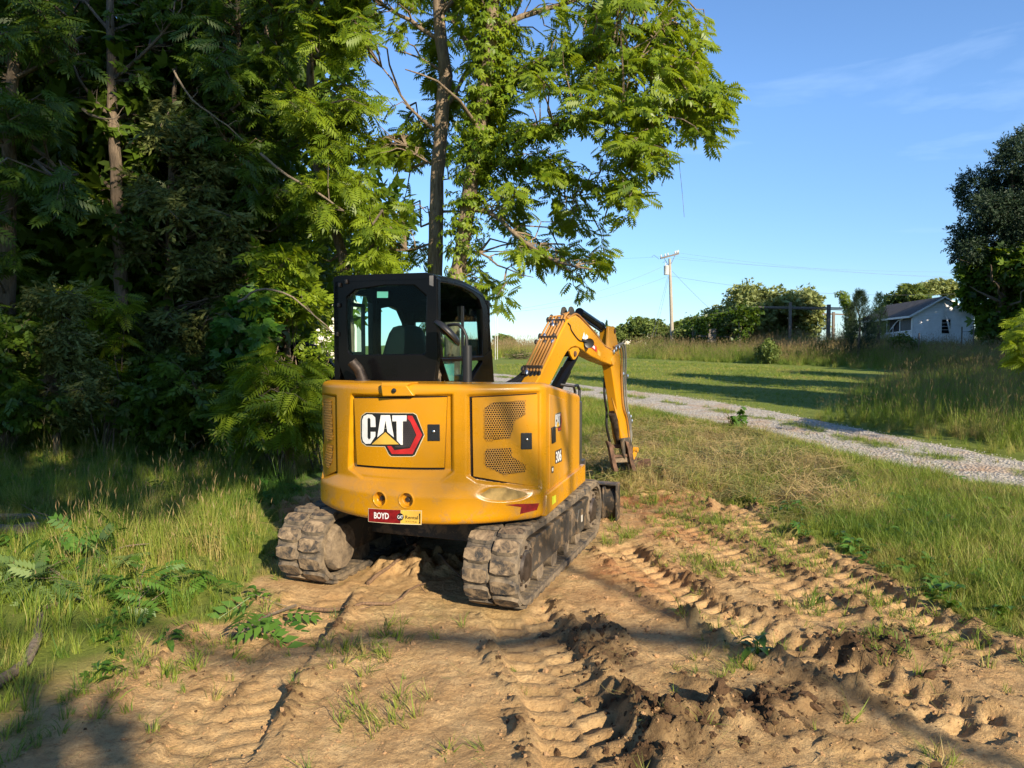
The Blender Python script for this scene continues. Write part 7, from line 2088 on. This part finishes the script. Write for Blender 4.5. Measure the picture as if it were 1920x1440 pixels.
# young pine in front of the house: whorls of upright needle shoots
def pine_mesh(seed, h, rmax, n, size=0.34, col=None):
    r_ = np.random.default_rng(seed); fol = Foliage(); P_, D_, U_, S_ = [], [], [], []
    for i in range(n):
        t = r_.uniform(0.04, 1) ** 0.9; a = r_.integers(0, 9) * 0.698 + int(t * 9) * 0.9 + r_.normal(0, 0.12)
        rr = rmax * (1 - t) ** 0.7 * r_.uniform(0.25, 1); z = h * t + 0.28 * rr
        P_.append((rr * math.cos(a), rr * math.sin(a), z)); k = r_.uniform(0.3, 0.9)
        D_.append((math.cos(a) * k, math.sin(a) * k, r_.uniform(0.5, 1.2))); U_.append(r_.normal(size=3)); S_.append(size * r_.uniform(0.7, 1.3))
    fol.add(T_NEEDLE, P_, D_, U_, np.array(S_), r_, 0, 0.45, 0.25)
    return fol.mesh('crown', [col or M['pine']])
pm = pine_mesh(610, 4.2, 1.35, 1700)
x, z = at(1612, 541, 47); g = gz(x, 47)
put_tree('pine_sapling', 'young bushy pine in front of the left end of the house', (x, 47, g), trunk_me(611, 4.0, 0.08, nl=0), pm, 0, (z - g) / 4.5)
x, z = at(1648, 546, 52); g = gz(x, 52)
put_tree('pine_sapling', 'lighter young pine just behind the bushy one', (x, 52, g), far_t[0], pine_mesh(612, 4.2, 1.0, 900, 0.34, M['leaf_olive']), 1, (z - g) / 4.5)

# the tall dark trees at the right edge
def big_dark(label, name, px, Y, ptop, lobes_px, n, size, mat, tm, seed, trunk_h):
    x, z = at(px, ptop, Y); g = gz(x, Y)
    lobes = []
    for (a, b, r_px) in lobes_px:
        q = P(a, b, Y); lobes.append(((q.x - x, (hash((a, b)) % 7 - 3) * 0.45, q.z - g), r_px / FPX * Y))
    me_ = leafball(seed, lobes, n, size, tm).mesh('crown', M[mat])
    return put_tree(name, label, (x, Y, g), trunk_me(seed + 5, trunk_h, 0.35, nl=9, spread_=3.0), me_)
big_dark('tall dark pine with layered clumps at the right edge', 'pine_tree', 1905, 46, 270, [(1905, 300, 40), (1860, 345, 36), (1912, 360, 44), (1838, 395, 30), (1880, 410, 42), (1825, 430, 24), (1940, 420, 50), (1850, 455, 36), (1900, 470, 44), (1815, 470, 20), (1960, 340, 50), (1930, 270, 30)], 9000, 0.62, 'pine', T_SPRAY, 620, 11)
big_dark('broad dark leafy tree below the tall pine, right of the house', 'shade_tree', 1880, 45, 460, [(1868, 500, 40), (1905, 505, 50), (1852, 545, 24), (1890, 560, 44), (1940, 560, 60), (1868, 610, 30), (1910, 620, 46), (1856, 640, 18), (1960, 500, 60), (1985, 600, 60)], 9000, 0.40, 'leaf_dark', None, 630, 6)

# ---- white clapboard house, in the shade of trees beyond the right edge
HX, HY = at(1766, 640, 52)[0], 52.0
HOUSE = empty('clapboard_house', (HX, HY, gz(HX, HY) - 0.05), R(-6), 'derelict white clapboard house with dark shingle roof and open porch', 'house')
HW, HL, HE, HR = 4.1, 9.5, 2.35, 3.55      # gable width, length, eaves and ridge height
# boards: the gable wall faces the camera (-y); each lap board is a thin wedge
def lap_wall(name, y, x0, x1, z0, z1, gable=False, hole=None, parent=None, along='x', xf=None):
    m_ = MB(); st = 0.19; n = int((z1 - z0) / st) + 1
    root = xf or Matrix.Identity(4)
    first = None
    for i in range(n):
        za, zb = z0 + i * st, min(z1, z0 + (i + 1) * st)
        if zb - za < 0.02: continue
        spans = [(x0, x1)]
        if gable and za > HE - 0.02:
            k = max(0.04, (HR - 0.06 - za) / (HR - HE)); k = min(k, 1); spans = [(x0 * k, x1 * k)]
        if hole and zb > hole[2] and za < hole[3]: spans = [(spans[0][0], hole[0]), (hole[1], spans[0][1])]
        for a, b in spans:
            m2 = MB().add([(a, y, za), (b, y, za), (b, y - 0.045, za), (a, y - 0.045, za), (a, y, zb), (b, y, zb), (b, y - 0.005, zb), (a, y - 0.005, zb)], [(0, 3, 2, 1), (4, 5, 6, 7), (3, 7, 6, 2), (0, 1, 5, 4), (0, 4, 7, 3), (1, 2, 6, 5)])
            m_.add(m2.v, m2.f)
    o = m_.build(name, M['siding'], parent, smooth=0, xf=xf, fix=False)
    tag(o, kind='stuff'); return o
win = (-0.05, 0.55, 0.95, 1.98)
MB().box((0, HL / 2 + 0.02, HE / 2), (HW - 0.04, HL - 0.06, HE)).build('house_wall', M['siding'], HOUSE)
MB().prism([(-HW / 2 + 0.02, HE), (HW / 2 - 0.02, HE), (0, HR - 0.05)], lambda p, k: (p[0], 0.03 + (HL - 0.1) * k, p[1])).build('gable_wall', M['siding'], HOUSE)
lap_wall('clapboards', 0.0, -HW / 2, HW / 2, 0.0, HR - 0.1, True, win, HOUSE)
xl = Matrix.Translation((-HW / 2, 0, 0)) @ Matrix.Rotation(R(-90), 4, 'Z')
lap_wall('clapboards', 0.0, -HL, 0.0, 0.0, 1.12, False, None, HOUSE, xf=xl)
MB().box((0.25, -0.006, 1.465), (0.60, 0.02, 1.03)).build('window_pane', M['pane'], HOUSE)
wfm = MB().ring([(-0.12, 0.90), (0.62, 0.90), (0.62, 2.04), (-0.12, 2.04)], [(-0.05, 0.96), (0.55, 0.96), (0.55, 1.97), (-0.05, 1.97)], lambda p, k: (p[0], -0.035 if k else -0.005, p[1]))
wfm = wfm.build('window_frame', M['trim'], HOUSE)
for z in (1.22, 1.47, 1.72): MB().box((0.25, -0.022, z), (0.6, 0.012, 0.022)).build('window_bar', M['trim'], wfm)
MB().bar((0.02, -0.05, 3.15), (0.55, -0.10, 0.82), 0.11, 0.03, up=(0, 1, 0)).build('loose_trim_board', M['trim'], HOUSE)
MB().bar((-HW / 2 - 0.02, -0.03, 0.0), (-HW / 2 - 0.02, -0.03, HE), 0.10, 0.10, up=(0, 1, 0)).build('corner_board', M['trim'], HOUSE)
MB().bar((HW / 2 + 0.02, -0.03, 0.0), (HW / 2 + 0.02, -0.03, HE), 0.10, 0.10, up=(0, 1, 0)).build('corner_board', M['trim'], HOUSE)
rf = MB()
for s in (-1, 1):
    pr_ = [(s * (HW / 2 + 0.35), HE - 0.17), (0, HR + 0.03), (0, HR + 0.10), (s * (HW / 2 + 0.36), HE - 0.09)]
    rf.prism(pr_, lambda p, k: (p[0], -0.30 + (HL + 0.5) * k, p[1]))
roof_h = rf.build('roof', M['shingle'], HOUSE, smooth=0)
for s in (-1, 1):
    MB().prism([(s * (HW / 2 + 0.37), HE - 0.25), (0, HR - 0.02), (0, HR + 0.09), (s * (HW / 2 + 0.37), HE - 0.10)], lambda p, k: (p[0], -0.34 + 0.035 * k, p[1])).build('barge_board', M['trim'], HOUSE)
MB().box((-HW / 2 - 0.37, HL / 2 - 0.05, HE - 0.18), (0.03, HL + 0.45, 0.14)).build('eaves_board', M['trim'], HOUSE)
# porch side: low boarded wall, screens, broken arch frame, dark opening
MB().box((-HW / 2 - 0.012, 1.05, 1.62), (0.02, 1.9, 0.95)).build('porch_screen', M['porch_grey'], HOUSE)
MB().box((-HW / 2 - 0.010, 5.4, 1.62), (0.02, 6.6, 0.98)).build('porch_opening', M['porch_dark'], HOUSE)
for y in (0.08, 2.05, 4.4): MB().box((-HW / 2 - 0.03, y, 1.65), (0.07, 0.10, 1.05)).build('porch_post', M['trim'], HOUSE)
MB().bar((-HW / 2 - 0.05, 0.1, 1.16), (-HW / 2 - 0.05, 7.5, 0.98), 0.06, 0.12).build('porch_rail', M['trim'], HOUSE)
MB().tube([(-HW / 2 - 0.12, 3.7, 1.25), (-HW / 2 - 0.12, 2.8, 1.75), (-HW / 2 - 0.12, 2.2, 2.0), (-HW / 2 - 0.12, 1.4, 2.05)], 0.035, 6).tube([(-HW / 2 - 0.13, 3.0, 1.7), (-HW / 2 - 0.15, 3.1, 0.2)], 0.03, 6).tube([(-HW / 2 - 0.13, 2.7, 1.72), (-HW / 2 - 0.3, 5.6, 0.1)], 0.03, 6).build('broken_frame', M['trim'], HOUSE)
for i, (px, lb) in enumerate([(1723, 'thin dark fence stake by the porch corner'), (1803, 'thin dark fence stake at the right corner of the house'), (1825, 'thin dark fence stake right of the house')]):
    x, z = at(px, 640, 45); tag(MB().box((x, 45, gz(x, 45) + 0.7), (0.06, 0.06, 1.6)).build('fence_stake', M['greywood']), lb, 'fence stake', 'fence stakes near the house')
xa, za = at(1803, 622, 45); xb, zb = at(1900, 617, 45)
tag(MB().tube([(xa, 45, za), ((xa + xb) / 2, 45, (za + zb) / 2 - 0.05), (xb, 45, zb)], 0.012, 4).build('fence_wire', M['wire']), 'single fence wire running right from the house', 'wire')

# ---- ruined timber arbour: posts and rails of its own, with vines
AR = empty('timber_arbour', (at(1430, 650, 61)[0], 61, gz(at(1430, 650, 61)[0], 61)), 0, 'ruined grey timber arbour half swallowed by vines', 'arbour')
ab = Matrix.Translation(-Vector(AR.location))
def apost(px, ptop, pbot, Y, w=0.22, name='post'):
    Y += 6
    x, zt_ = at(px, ptop, Y); _, zb_ = at(px, pbot, Y)
    return MB().box((x, Y, (zt_ + zb_) / 2), (w, w, zt_ - zb_)).build(name, M['greywood'], AR, xf=ab, bevel=0.015)
for px, pt, Y, w in ((1482, 567, 54, .20), (1554, 571, 54, .26), (1563, 585, 56, .2), (1388, 580, 55, .22), (1405, 592, 58, .18), (1345, 590, 58, .2), (1490, 586, 60, .18), (1512, 582, 62, .16), (1330, 598, 60, .2), (1300, 604, 60, .18)):
    apost(px, pt, 662, Y, w)
def arail(a, b, Ya, Yb, h=0.13):
    Ya += 6; Yb += 6
    xa, za = at(a[0], a[1], Ya); xb, zb = at(b[0], b[1], Yb)
    return MB().bar((xa, Ya, za), (xb, Yb, zb), 0.10, h).build('rail', M['greywood'], AR, xf=ab, bevel=0.01)
arail((1408, 575), (1590, 578), 55, 53.8); arail((1420, 577), (1580, 581), 55.4, 54.2, .08); arail((1455, 596), (1512, 591), 60, 60, .12); arail((1540, 588), (1590, 590), 56, 56, .12)
arail((1370, 603), (1392, 600), 58, 57, .12); arail((1293, 598), (1410, 575), 60, 55); arail((1310, 630), (1375, 632), 58, 58, .12); arail((1325, 641), (1362, 642), 58, 58, .10)
x, z = at(1335, 632, 63)
for i in range(3): MB().box((x + 0.02 * i, 63 - 0.02 * i, z - 0.28 + i * 0.42), (0.75 - 0.08 * i, 0.04, 0.36), M=Matrix.Rotation(R(6 - 5 * i), 3, 'Y')).build('board', M['greywood'], AR, xf=ab)
vf = Foliage(); r_ = np.random.default_rng(640)
for (a, b, Ya, Yb, n, sp_) in (((1290, 604), (1412, 577), 60, 55, 800, 0.40), ((1400, 578), (1412, 600), 55, 55, 300, 0.4), ((1388, 580), (1394, 640), 55, 55, 220, 0.35), ((1330, 600), (1310, 650), 60, 60, 300, 0.5), ((1345, 600), (1350, 650), 58, 58, 200, .4)):
    Ya += 5.6; Yb += 5.6
    t = r_.uniform(0, 1, n); A_, B_ = np.array(P(a[0], a[1], Ya)), np.array(P(b[0], b[1], Yb))
    p = A_ + (B_ - A_) * t[:, None] + r_.normal(0, sp_, (n, 3)) * np.array([1, 1, 0.75]) - np.array([0, 0, 0.15])
    vf.add(T_LEAF3, p - np.array(AR.location), r_.normal(0, 1, (n, 3)) - np.array([0, 0, .4]), r_.normal(0, .5, (n, 3)) + np.array([0, 0, .8]), r_.uniform(.16, .3, n), r_, 0, 0.25)
link_mesh('vine_foliage', vf.mesh('vine_foliage', M['leaf_dark']), AR)
# vine smothered snag beside the pine
r_ = np.random.default_rng(645); w_, vf = MB(), Foliage()
sn = np.array([tuple(P(1598, 660, 48.5)), tuple(P(1594, 600, 48.5)), tuple(P(1584, 560, 48.5)), tuple(P(1574, 547, 48.5))])
sn[0, 2] = gz(sn[0, 0], 48.5) - 0.1
trunk_tube(w_, sn, [0.14, 0.12, 0.10, 0.07], r_, 8)
pth_ = resample(sn, 0.1); creeper(vf, pth_, 0.22, 900, r_, 0.35, 1, (0.16, 0.26), 0, 0.35, 0.16)
finish_tree('vine_snag', 'crooked dead trunk smothered in vine beside the young pine', tuple(sn[0]), w_, vf, M['greywood'], [M['leaf']], 'dead tree', crown='vine_foliage')

# ---- utility pole, wires, second pole, shed, brush pile
PY = 72.0
px0, pz0 = at(1261, 640, PY); pt_, pzt = at(1255.5, 487, PY)
POLE = empty('utility_pole', (px0, PY, gz(px0, PY)), 0, 'weathered wooden utility pole with crossarm and grey transformer', 'utility pole')
pb_ = Matrix.Translation(-Vector(POLE.location))
MB().tube([(px0, PY, gz(px0, PY) - 0.2), ((px0 + pt_) / 2, PY, (pz0 + pzt) / 2), (pt_, PY, pzt + 0.1)], [0.19, 0.165, 0.13], 12).build('pole', M['polewood'], POLE, xf=pb_, smooth=50)
ca_, cb_ = P(1238.5, 484.5, PY - 0.6), P(1272.5, 475.5, PY + 0.6)
arm = MB().bar(ca_, cb_, 0.12, 0.16).build('crossarm', M['greywood'], POLE, xf=pb_, bevel=0.01)
mid_ = (ca_ + cb_) / 2
for t in (0.18, 0.82): MB().bar(ca_.lerp(cb_, t), Vector((pt_, PY, pzt - 0.75)), 0.05, 0.03).build('brace', M['greywood'], POLE, xf=pb_)
ins = []
for t in (0.03, 0.25, 0.40, 0.80, 0.90, 0.98):
    p = ca_.lerp(cb_, t) + Vector((0, 0, 0.08)); ins.append(p)
    MB().lathe(p, (0, 0, 1), [(0, 0.03), (0.05, 0.07), (0.12, 0.09), (0.16, 0.06), (0.26, 0.05), (0.30, 0.02)], 10).build('insulator', M['porcelain'], POLE, xf=pb_, smooth=50)
tx = P(1249.5, 507, PY - 0.2)
tr_o = MB().lathe(tx + Vector((0, 0, -0.45)), (0, 0, 1), [(0, 0.20), (0.02, 0.26), (0.85, 0.26), (0.88, 0.28), (0.93, 0.24), (0.98, 0.08)], 18).build('transformer', M['transformer'], POLE, xf=pb_, smooth=40)
MB().lathe(tx + Vector((-0.08, 0, 0.5)), (0, 0, 1), [(0, 0.05), (0.22, 0.04), (0.26, 0.02)], 8).build('bushing', M['porcelain'], tr_o, xf=pb_, smooth=40)
MB().bar(tx + Vector((0, 0, 0.1)), Vector((pt_ + 0.1, PY, tx.z + 0.1)), 0.08, 0.25).build('bracket', M['steel'], POLE, xf=pb_)
MB().tube([P(1243, 493, PY), P(1246, 489, PY), P(1250, 497, PY)], 0.02, 5).tube([P(1236, 486, PY), P(1226, 478, PY), P(1222, 482, PY)], 0.02, 5).build('jumper_wire', M['wire'], POLE, xf=pb_)
def wire(label, a, b, sag=0.4, r=0.010, name='utility_wire'):
    a, b = Vector(a), Vector(b)
    pts = [a.lerp(b, t) + Vector((0, 0, -sag * 4 * t * (1 - t))) for t in np.linspace(0, 1, 16)]
    tag(MB().tube(pts, r, 4, caps=False).build(name, M['wire'], smooth=0), label, 'wire', 'wires of the utility line')
tops = [ins[0], ins[2], ins[5]]
wire('upper overhead wire leaving the left insulator toward the right', ins[0], P(2000, 508, 66), 0.6, 0.008); wire('overhead wire leaving the middle insulator toward the right', ins[2], P(2000, 522, 67), 0.6, 0.008)
wire('overhead wire leaving the right insulator toward the right', ins[5], P(2000, 528, 68), 0.6, 0.008); wire('service wire running right to the house roof side', (pt_, PY, pzt - 1.6), P(1900, 545, 60), 1.0, 0.012)
wire('upper service wire running left from the transformer', P(1240, 501, PY), P(880, 588, 60), 0.9, 0.012); wire('lower service wire running left from the pole', P(1252, 518, PY), P(880, 588, 61), 0.9, 0.012)
wire('wire crossing the sky left of the pole at crossarm height', ins[1], P(1000, 478, 110), 0.4, 0.008)
wire('steep guy wire falling right of the pole into the trees', P(1260, 508, PY), P(1345, 592, 68), 0.1, 0.012); wire('nearer guy wire falling steeply left of the pole', P(1252, 518, PY), P(1222, 632, 66), 0.05, 0.012); wire('farther guy wire falling steeply left of the pole', P(1254, 518, PY), P(1228, 632, 64), 0.05, 0.012)
for i, (px, Y, lb) in enumerate([(928.5, 60, 'slim white pole at the field edge right of the cab, left of a pair'), (932.5, 61, 'slim white pole at the field edge right of the cab, right of a pair')]):
    x, z = at(px, 586, Y); g = gz(x, Y); tag(MB().tube([(x, Y, g - 0.1), (x, Y, z)], 0.03, 10).build('white_pole', M['galv'], smooth=40), lb, 'pole', 'pair of white poles')
xs0, zs0 = at(1155, 641, 100); xs1, _ = at(1222, 641, 100); gs = gz(xs0, 100)
SH = empty('farm_shed', ((xs0 + xs1) / 2, 100, gs - 0.1), 0, 'long low farm shed with pale metal roof beyond the field', 'shed')
wS = (xs1 - xs0) + 4
zr_ = at(1190, 637, 100)[1] - gs + 0.1
MB().box((0, 3, 0.7), (wS, 6, 1.4)).build('shed_wall', M['pale_wall'], SH)
MB().prism([(-0.5, zr_ - 0.75), (3, zr_ + 0.2), (6.5, zr_ - 0.75), (6.5, zr_ - 0.8), (-0.5, zr_ - 0.8)], lambda p, k: ((wS / 2 + 0.3) * (1 if k else -1), p[0], p[1])).build('shed_roof', M['metal_roof'], SH)
bpx, _ = at(974, 657, 62)
r_ = np.random.default_rng(650); w_, vf = MB(), Foliage()
for i in range(60):
    a = r_.uniform(0, 6.283); p0 = Vector((r_.normal(0, 0.5), r_.normal(0, 0.4), abs(r_.normal(0.2, 0.15)))); w_.tube([p0, p0 + Vector((math.cos(a), math.sin(a), r_.uniform(-.1, .4))) * r_.uniform(.4, 1)], [0.03, 0.01], 4, 0, False)
n = 500; vf.add(T_SPRAY, r_.normal(0, 1, (n, 3)) * np.array([.6, .5, .18]) + np.array([0, 0, .35]), r_.normal(0, 1, (n, 3)), r_.normal(0, 1, (n, 3)), r_.uniform(.2, .4, n), r_)
rt = finish_tree('brush_pile', 'low brown brush pile on the lawn left of the boom', (0, 0, 0), w_, vf, M['deadwood'], [M['cedar']], 'brush pile', crown='twigs', trunk='sticks'); rt.location = (bpx, 62, gz(bpx, 62))

# ---- behind the bushes on the left: a sunlit white building and a parked dark car
WB = empty('white_building', (at(585, 650, 42)[0], 42, gz(at(585, 650, 42)[0], 42)), R(8), 'cream white building glimpsed through leaves behind the bushes', 'building')
MB().box((0, 3, 1.75), (5.2, 6, 3.5)).build('building_wall', M['pale_wall'], WB)
MB().prism([(-2.8, 3.3), (0, 4.7), (2.8, 3.3), (2.8, 3.42), (0, 4.84), (-2.8, 3.42)], lambda p, k: (p[0], -0.3 + 6.6 * k, p[1])).prism([(-2.58, 3.5), (2.58, 3.5), (0, 4.68)], lambda p, k: (p[0], 0.02 + 0.05 * k, p[1])).build('building_roof', M['pale_wall'], WB)
cxw = at(622, 690, 17.5)[0]; CAR = empty('parked_car', (cxw - 0.9, 17.5, gz(cxw, 17.5)), R(-78), 'dark parked car half hidden behind the bushes left of the cab', 'car')
def car_prism(name, poly, w, mat, parent, bev=0.05, inset=0.0):
    return MB().prism(poly, lambda p, k: (w if k else -w, p[0], p[1])).build(name, mat, parent, smooth=30, bevel=bev)
cb = car_prism('body', [(-2.2, 0.35), (-2.25, 0.75), (-2.15, 1.02), (-1.2, 1.10), (1.9, 1.10), (2.15, 0.98), (2.2, 0.5), (2.1, 0.32)], 0.90, M['car_paint'], CAR, 0.08)
cbn = car_prism('cabin', [(-2.0, 1.08), (-1.75, 1.70), (-1.4, 1.78), (0.3, 1.78), (0.6, 1.70), (1.15, 1.08)], 0.78, M['car_paint'], CAR, 0.06)
for s in (-1, 1):
    MB().prism([(-1.75, 1.15), (-1.6, 1.62), (-0.35, 1.66), (-0.35, 1.15)], lambda p, k, s=s: (s * (0.785 + 0.008 * k), p[0], p[1])).build('side_window', M['car_glass'], CAR)
    MB().prism([(-0.25, 1.15), (-0.25, 1.66), (0.35, 1.64), (0.85, 1.15)], lambda p, k, s=s: (s * (0.785 + 0.008 * k), p[0], p[1])).build('side_window', M['car_glass'], CAR)
MB().add([(-0.68, 0.62, 1.68), (0.68, 0.62, 1.68), (0.72, 1.14, 1.12), (-0.72, 1.14, 1.12)], [(0, 1, 2, 3)]).build('windscreen', M['car_glass'], CAR)
MB().add([(-0.68, -1.80, 1.66), (0.68, -1.80, 1.66), (0.72, -2.02, 1.14), (-0.72, -2.02, 1.14)], [(0, 1, 2, 3)]).build('rear_window', M['car_glass'], CAR)
for s in (-1, 1):
    MB().box((s * 0.66, 2.13, 0.86), (0.34, 0.1, 0.16)).build('headlight', M['lamp_lens'], CAR, bevel=0.02)
    MB().box((s * 0.74, -2.18, 0.88), (0.2, 0.1, 0.24)).build('tail_light', M['tail_lens'], CAR, bevel=0.02)
    for y in (-1.38, 1.38):
        wh_ = MB().lathe((s * 0.72, y, 0.34), (s, 0, 0), [(0, 0.2), (0, 0.32), (0.03, 0.34), (0.18, 0.34), (0.21, 0.31), (0.20, 0.21)], 24).build('wheel', M['tyre'], CAR, smooth=40)
        MB().lathe((s * 0.90, y, 0.34), (s, 0, 0), [(0, 0.21), (0.02, 0.20), (0.015, 0.06), (0.03, 0.04)], 16).build('rim', M['silver'], wh_, smooth=40)
# ---------------------------------------------------------------- trees beyond the frame, whose long shadows fall into the picture
ts = np.array(to_sun)
hd = ts[:2] / np.linalg.norm(ts[:2]); slope = ts[2] / np.linalg.norm(ts[:2])
pd = np.array([-hd[1], hd[0]])        # across the light
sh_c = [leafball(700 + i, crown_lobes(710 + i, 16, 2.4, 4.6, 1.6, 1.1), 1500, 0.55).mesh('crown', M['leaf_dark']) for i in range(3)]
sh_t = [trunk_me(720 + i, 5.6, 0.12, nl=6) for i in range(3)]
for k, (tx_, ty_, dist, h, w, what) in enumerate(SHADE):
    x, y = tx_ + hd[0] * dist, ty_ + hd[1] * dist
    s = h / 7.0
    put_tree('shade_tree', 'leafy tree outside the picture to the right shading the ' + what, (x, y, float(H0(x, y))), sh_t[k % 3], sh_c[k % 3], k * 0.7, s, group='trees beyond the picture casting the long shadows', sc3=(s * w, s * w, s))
# tall high-crowned trees behind the camera: u across the light, v along it
def uv(u, v, z=0.0): p = pd * u - hd * v; return np.array([p[0], p[1], z])
def tall_tree(label, u, v, h, lobes, n, r0, limbs_=(), size=0.40, seed=1):
    r_ = np.random.default_rng(seed); wood, fol = MB(), None
    b = uv(u, v); b[2] = float(H0(b[0], b[1])) - 0.15
    tr = trunk_tube(wood, [b, b + np.array([0.05, 0, h * 0.35]), b + np.array([0.1, 0.1, h * 0.7]), b + np.array([0, 0.1, h])], [r0 * 1.2, r0, r0 * 0.7, r0 * 0.2], r_, 10, 0, 0.8)
    for (u1, z0, z1, rr) in limbs_:
        a = tr[int(np.argmin(np.abs(tr[:, 2] - z0)))]
        wood.tube([Vector(q) for q in wobble_line(a, uv(u1, v, z1), r_, 7, 0.12)], np.linspace(rr, rr * 0.35, 7), 7, 0, False)
    fol = leafball(seed, [(uv(a, v + r_.normal(0, 0.8), z), q) for a, z, q in lobes], n, size)
    return finish_tree('shade_tree', label, tuple(b), wood, fol, M['bark_dark'], [M['leaf_dark']], group='trees beyond the picture casting the long shadows')
def lobes_in(u0, u1, z0, z1, n, r, seed):
    r_ = np.random.default_rng(seed); return [(r_.uniform(u0, u1), r_.uniform(z0, z1), r * r_.uniform(0.7, 1.3)) for _ in range(n)]
VT = -12.0
zlow = (10.5 - VT) * slope; zl2 = (8.6 - VT) * slope             # crowns start above this: the light that reaches the digger passes below
tall_tree('tall high crowned tree behind the viewpoint shading the left end of the wood', -7.5, VT, 24, lobes_in(-10, -4.5, zl2 - 1, 24, 34, 1.25, 1), 2000, 0.22, seed=731)
tall_tree('tall high crowned tree behind the viewpoint shading the middle of the wood', -2.6, VT - 0.5, 24, lobes_in(-5, 0.2, zl2 + 2.2, 24, 22, 1.15, 2) + lobes_in(-5, 0.2, zl2 + 1.0, zl2 + 2.2, 14, 0.9, 12), 2800, 0.20, [(-0.6, 7.2, 7.6, 0.06)], seed=732)
tall_tree('tall high crowned tree behind the viewpoint whose trunk shades the digger flank', 3.45, VT, 24, lobes_in(-0.3, 2.0, zlow + 1.6, 24, 18, 1.1, 3) + [(-0.2, zlow + 0.3, 0.8), (0.4, zlow + 0.2, 0.75), (1.0, zlow + 0.5, 0.75), (1.4, zlow + 1.0, 0.7)] + [(2.8, 20, 1.1), (3.2, 23, 1.2)], 2000, 0.05, [(-0.7, 7.3, (5.7 - VT) * slope, 0.10), (1.8, 9, 11.5, 0.06), (0.5, 8.2, 12, 0.05)], seed=733)
tall_tree('low branched tree behind the viewpoint shading the lower left corner', -3.4, VT + 3, 10, lobes_in(-6.5, -0.9, 2.0, 7.2, 18, 0.9, 4) + [(-0.8, 6.3, 0.75), (-0.35, 5.5, 0.6), (-1.5, 6.6, 0.8)], 2100, 0.15, seed=734)
VT = -42.0
tall_tree('unseen tree added behind the viewpoint to dapple the light on the digger', 9.0, VT, 29, [(1.8, 24.3, 0.5), (2.4, 25.0, 0.5), (3.0, 24.2, 0.45), (3.5, 24.8, 0.5), (2.6, 25.9, 0.7), (5.5, 26.5, 1.0), (7.5, 27.5, 1.3)], 170, 0.15, [(2.4, 22, 24.4, 0.05)], seed=735)  # leaf clusters added for soft dapple, trunk set aside from the light path
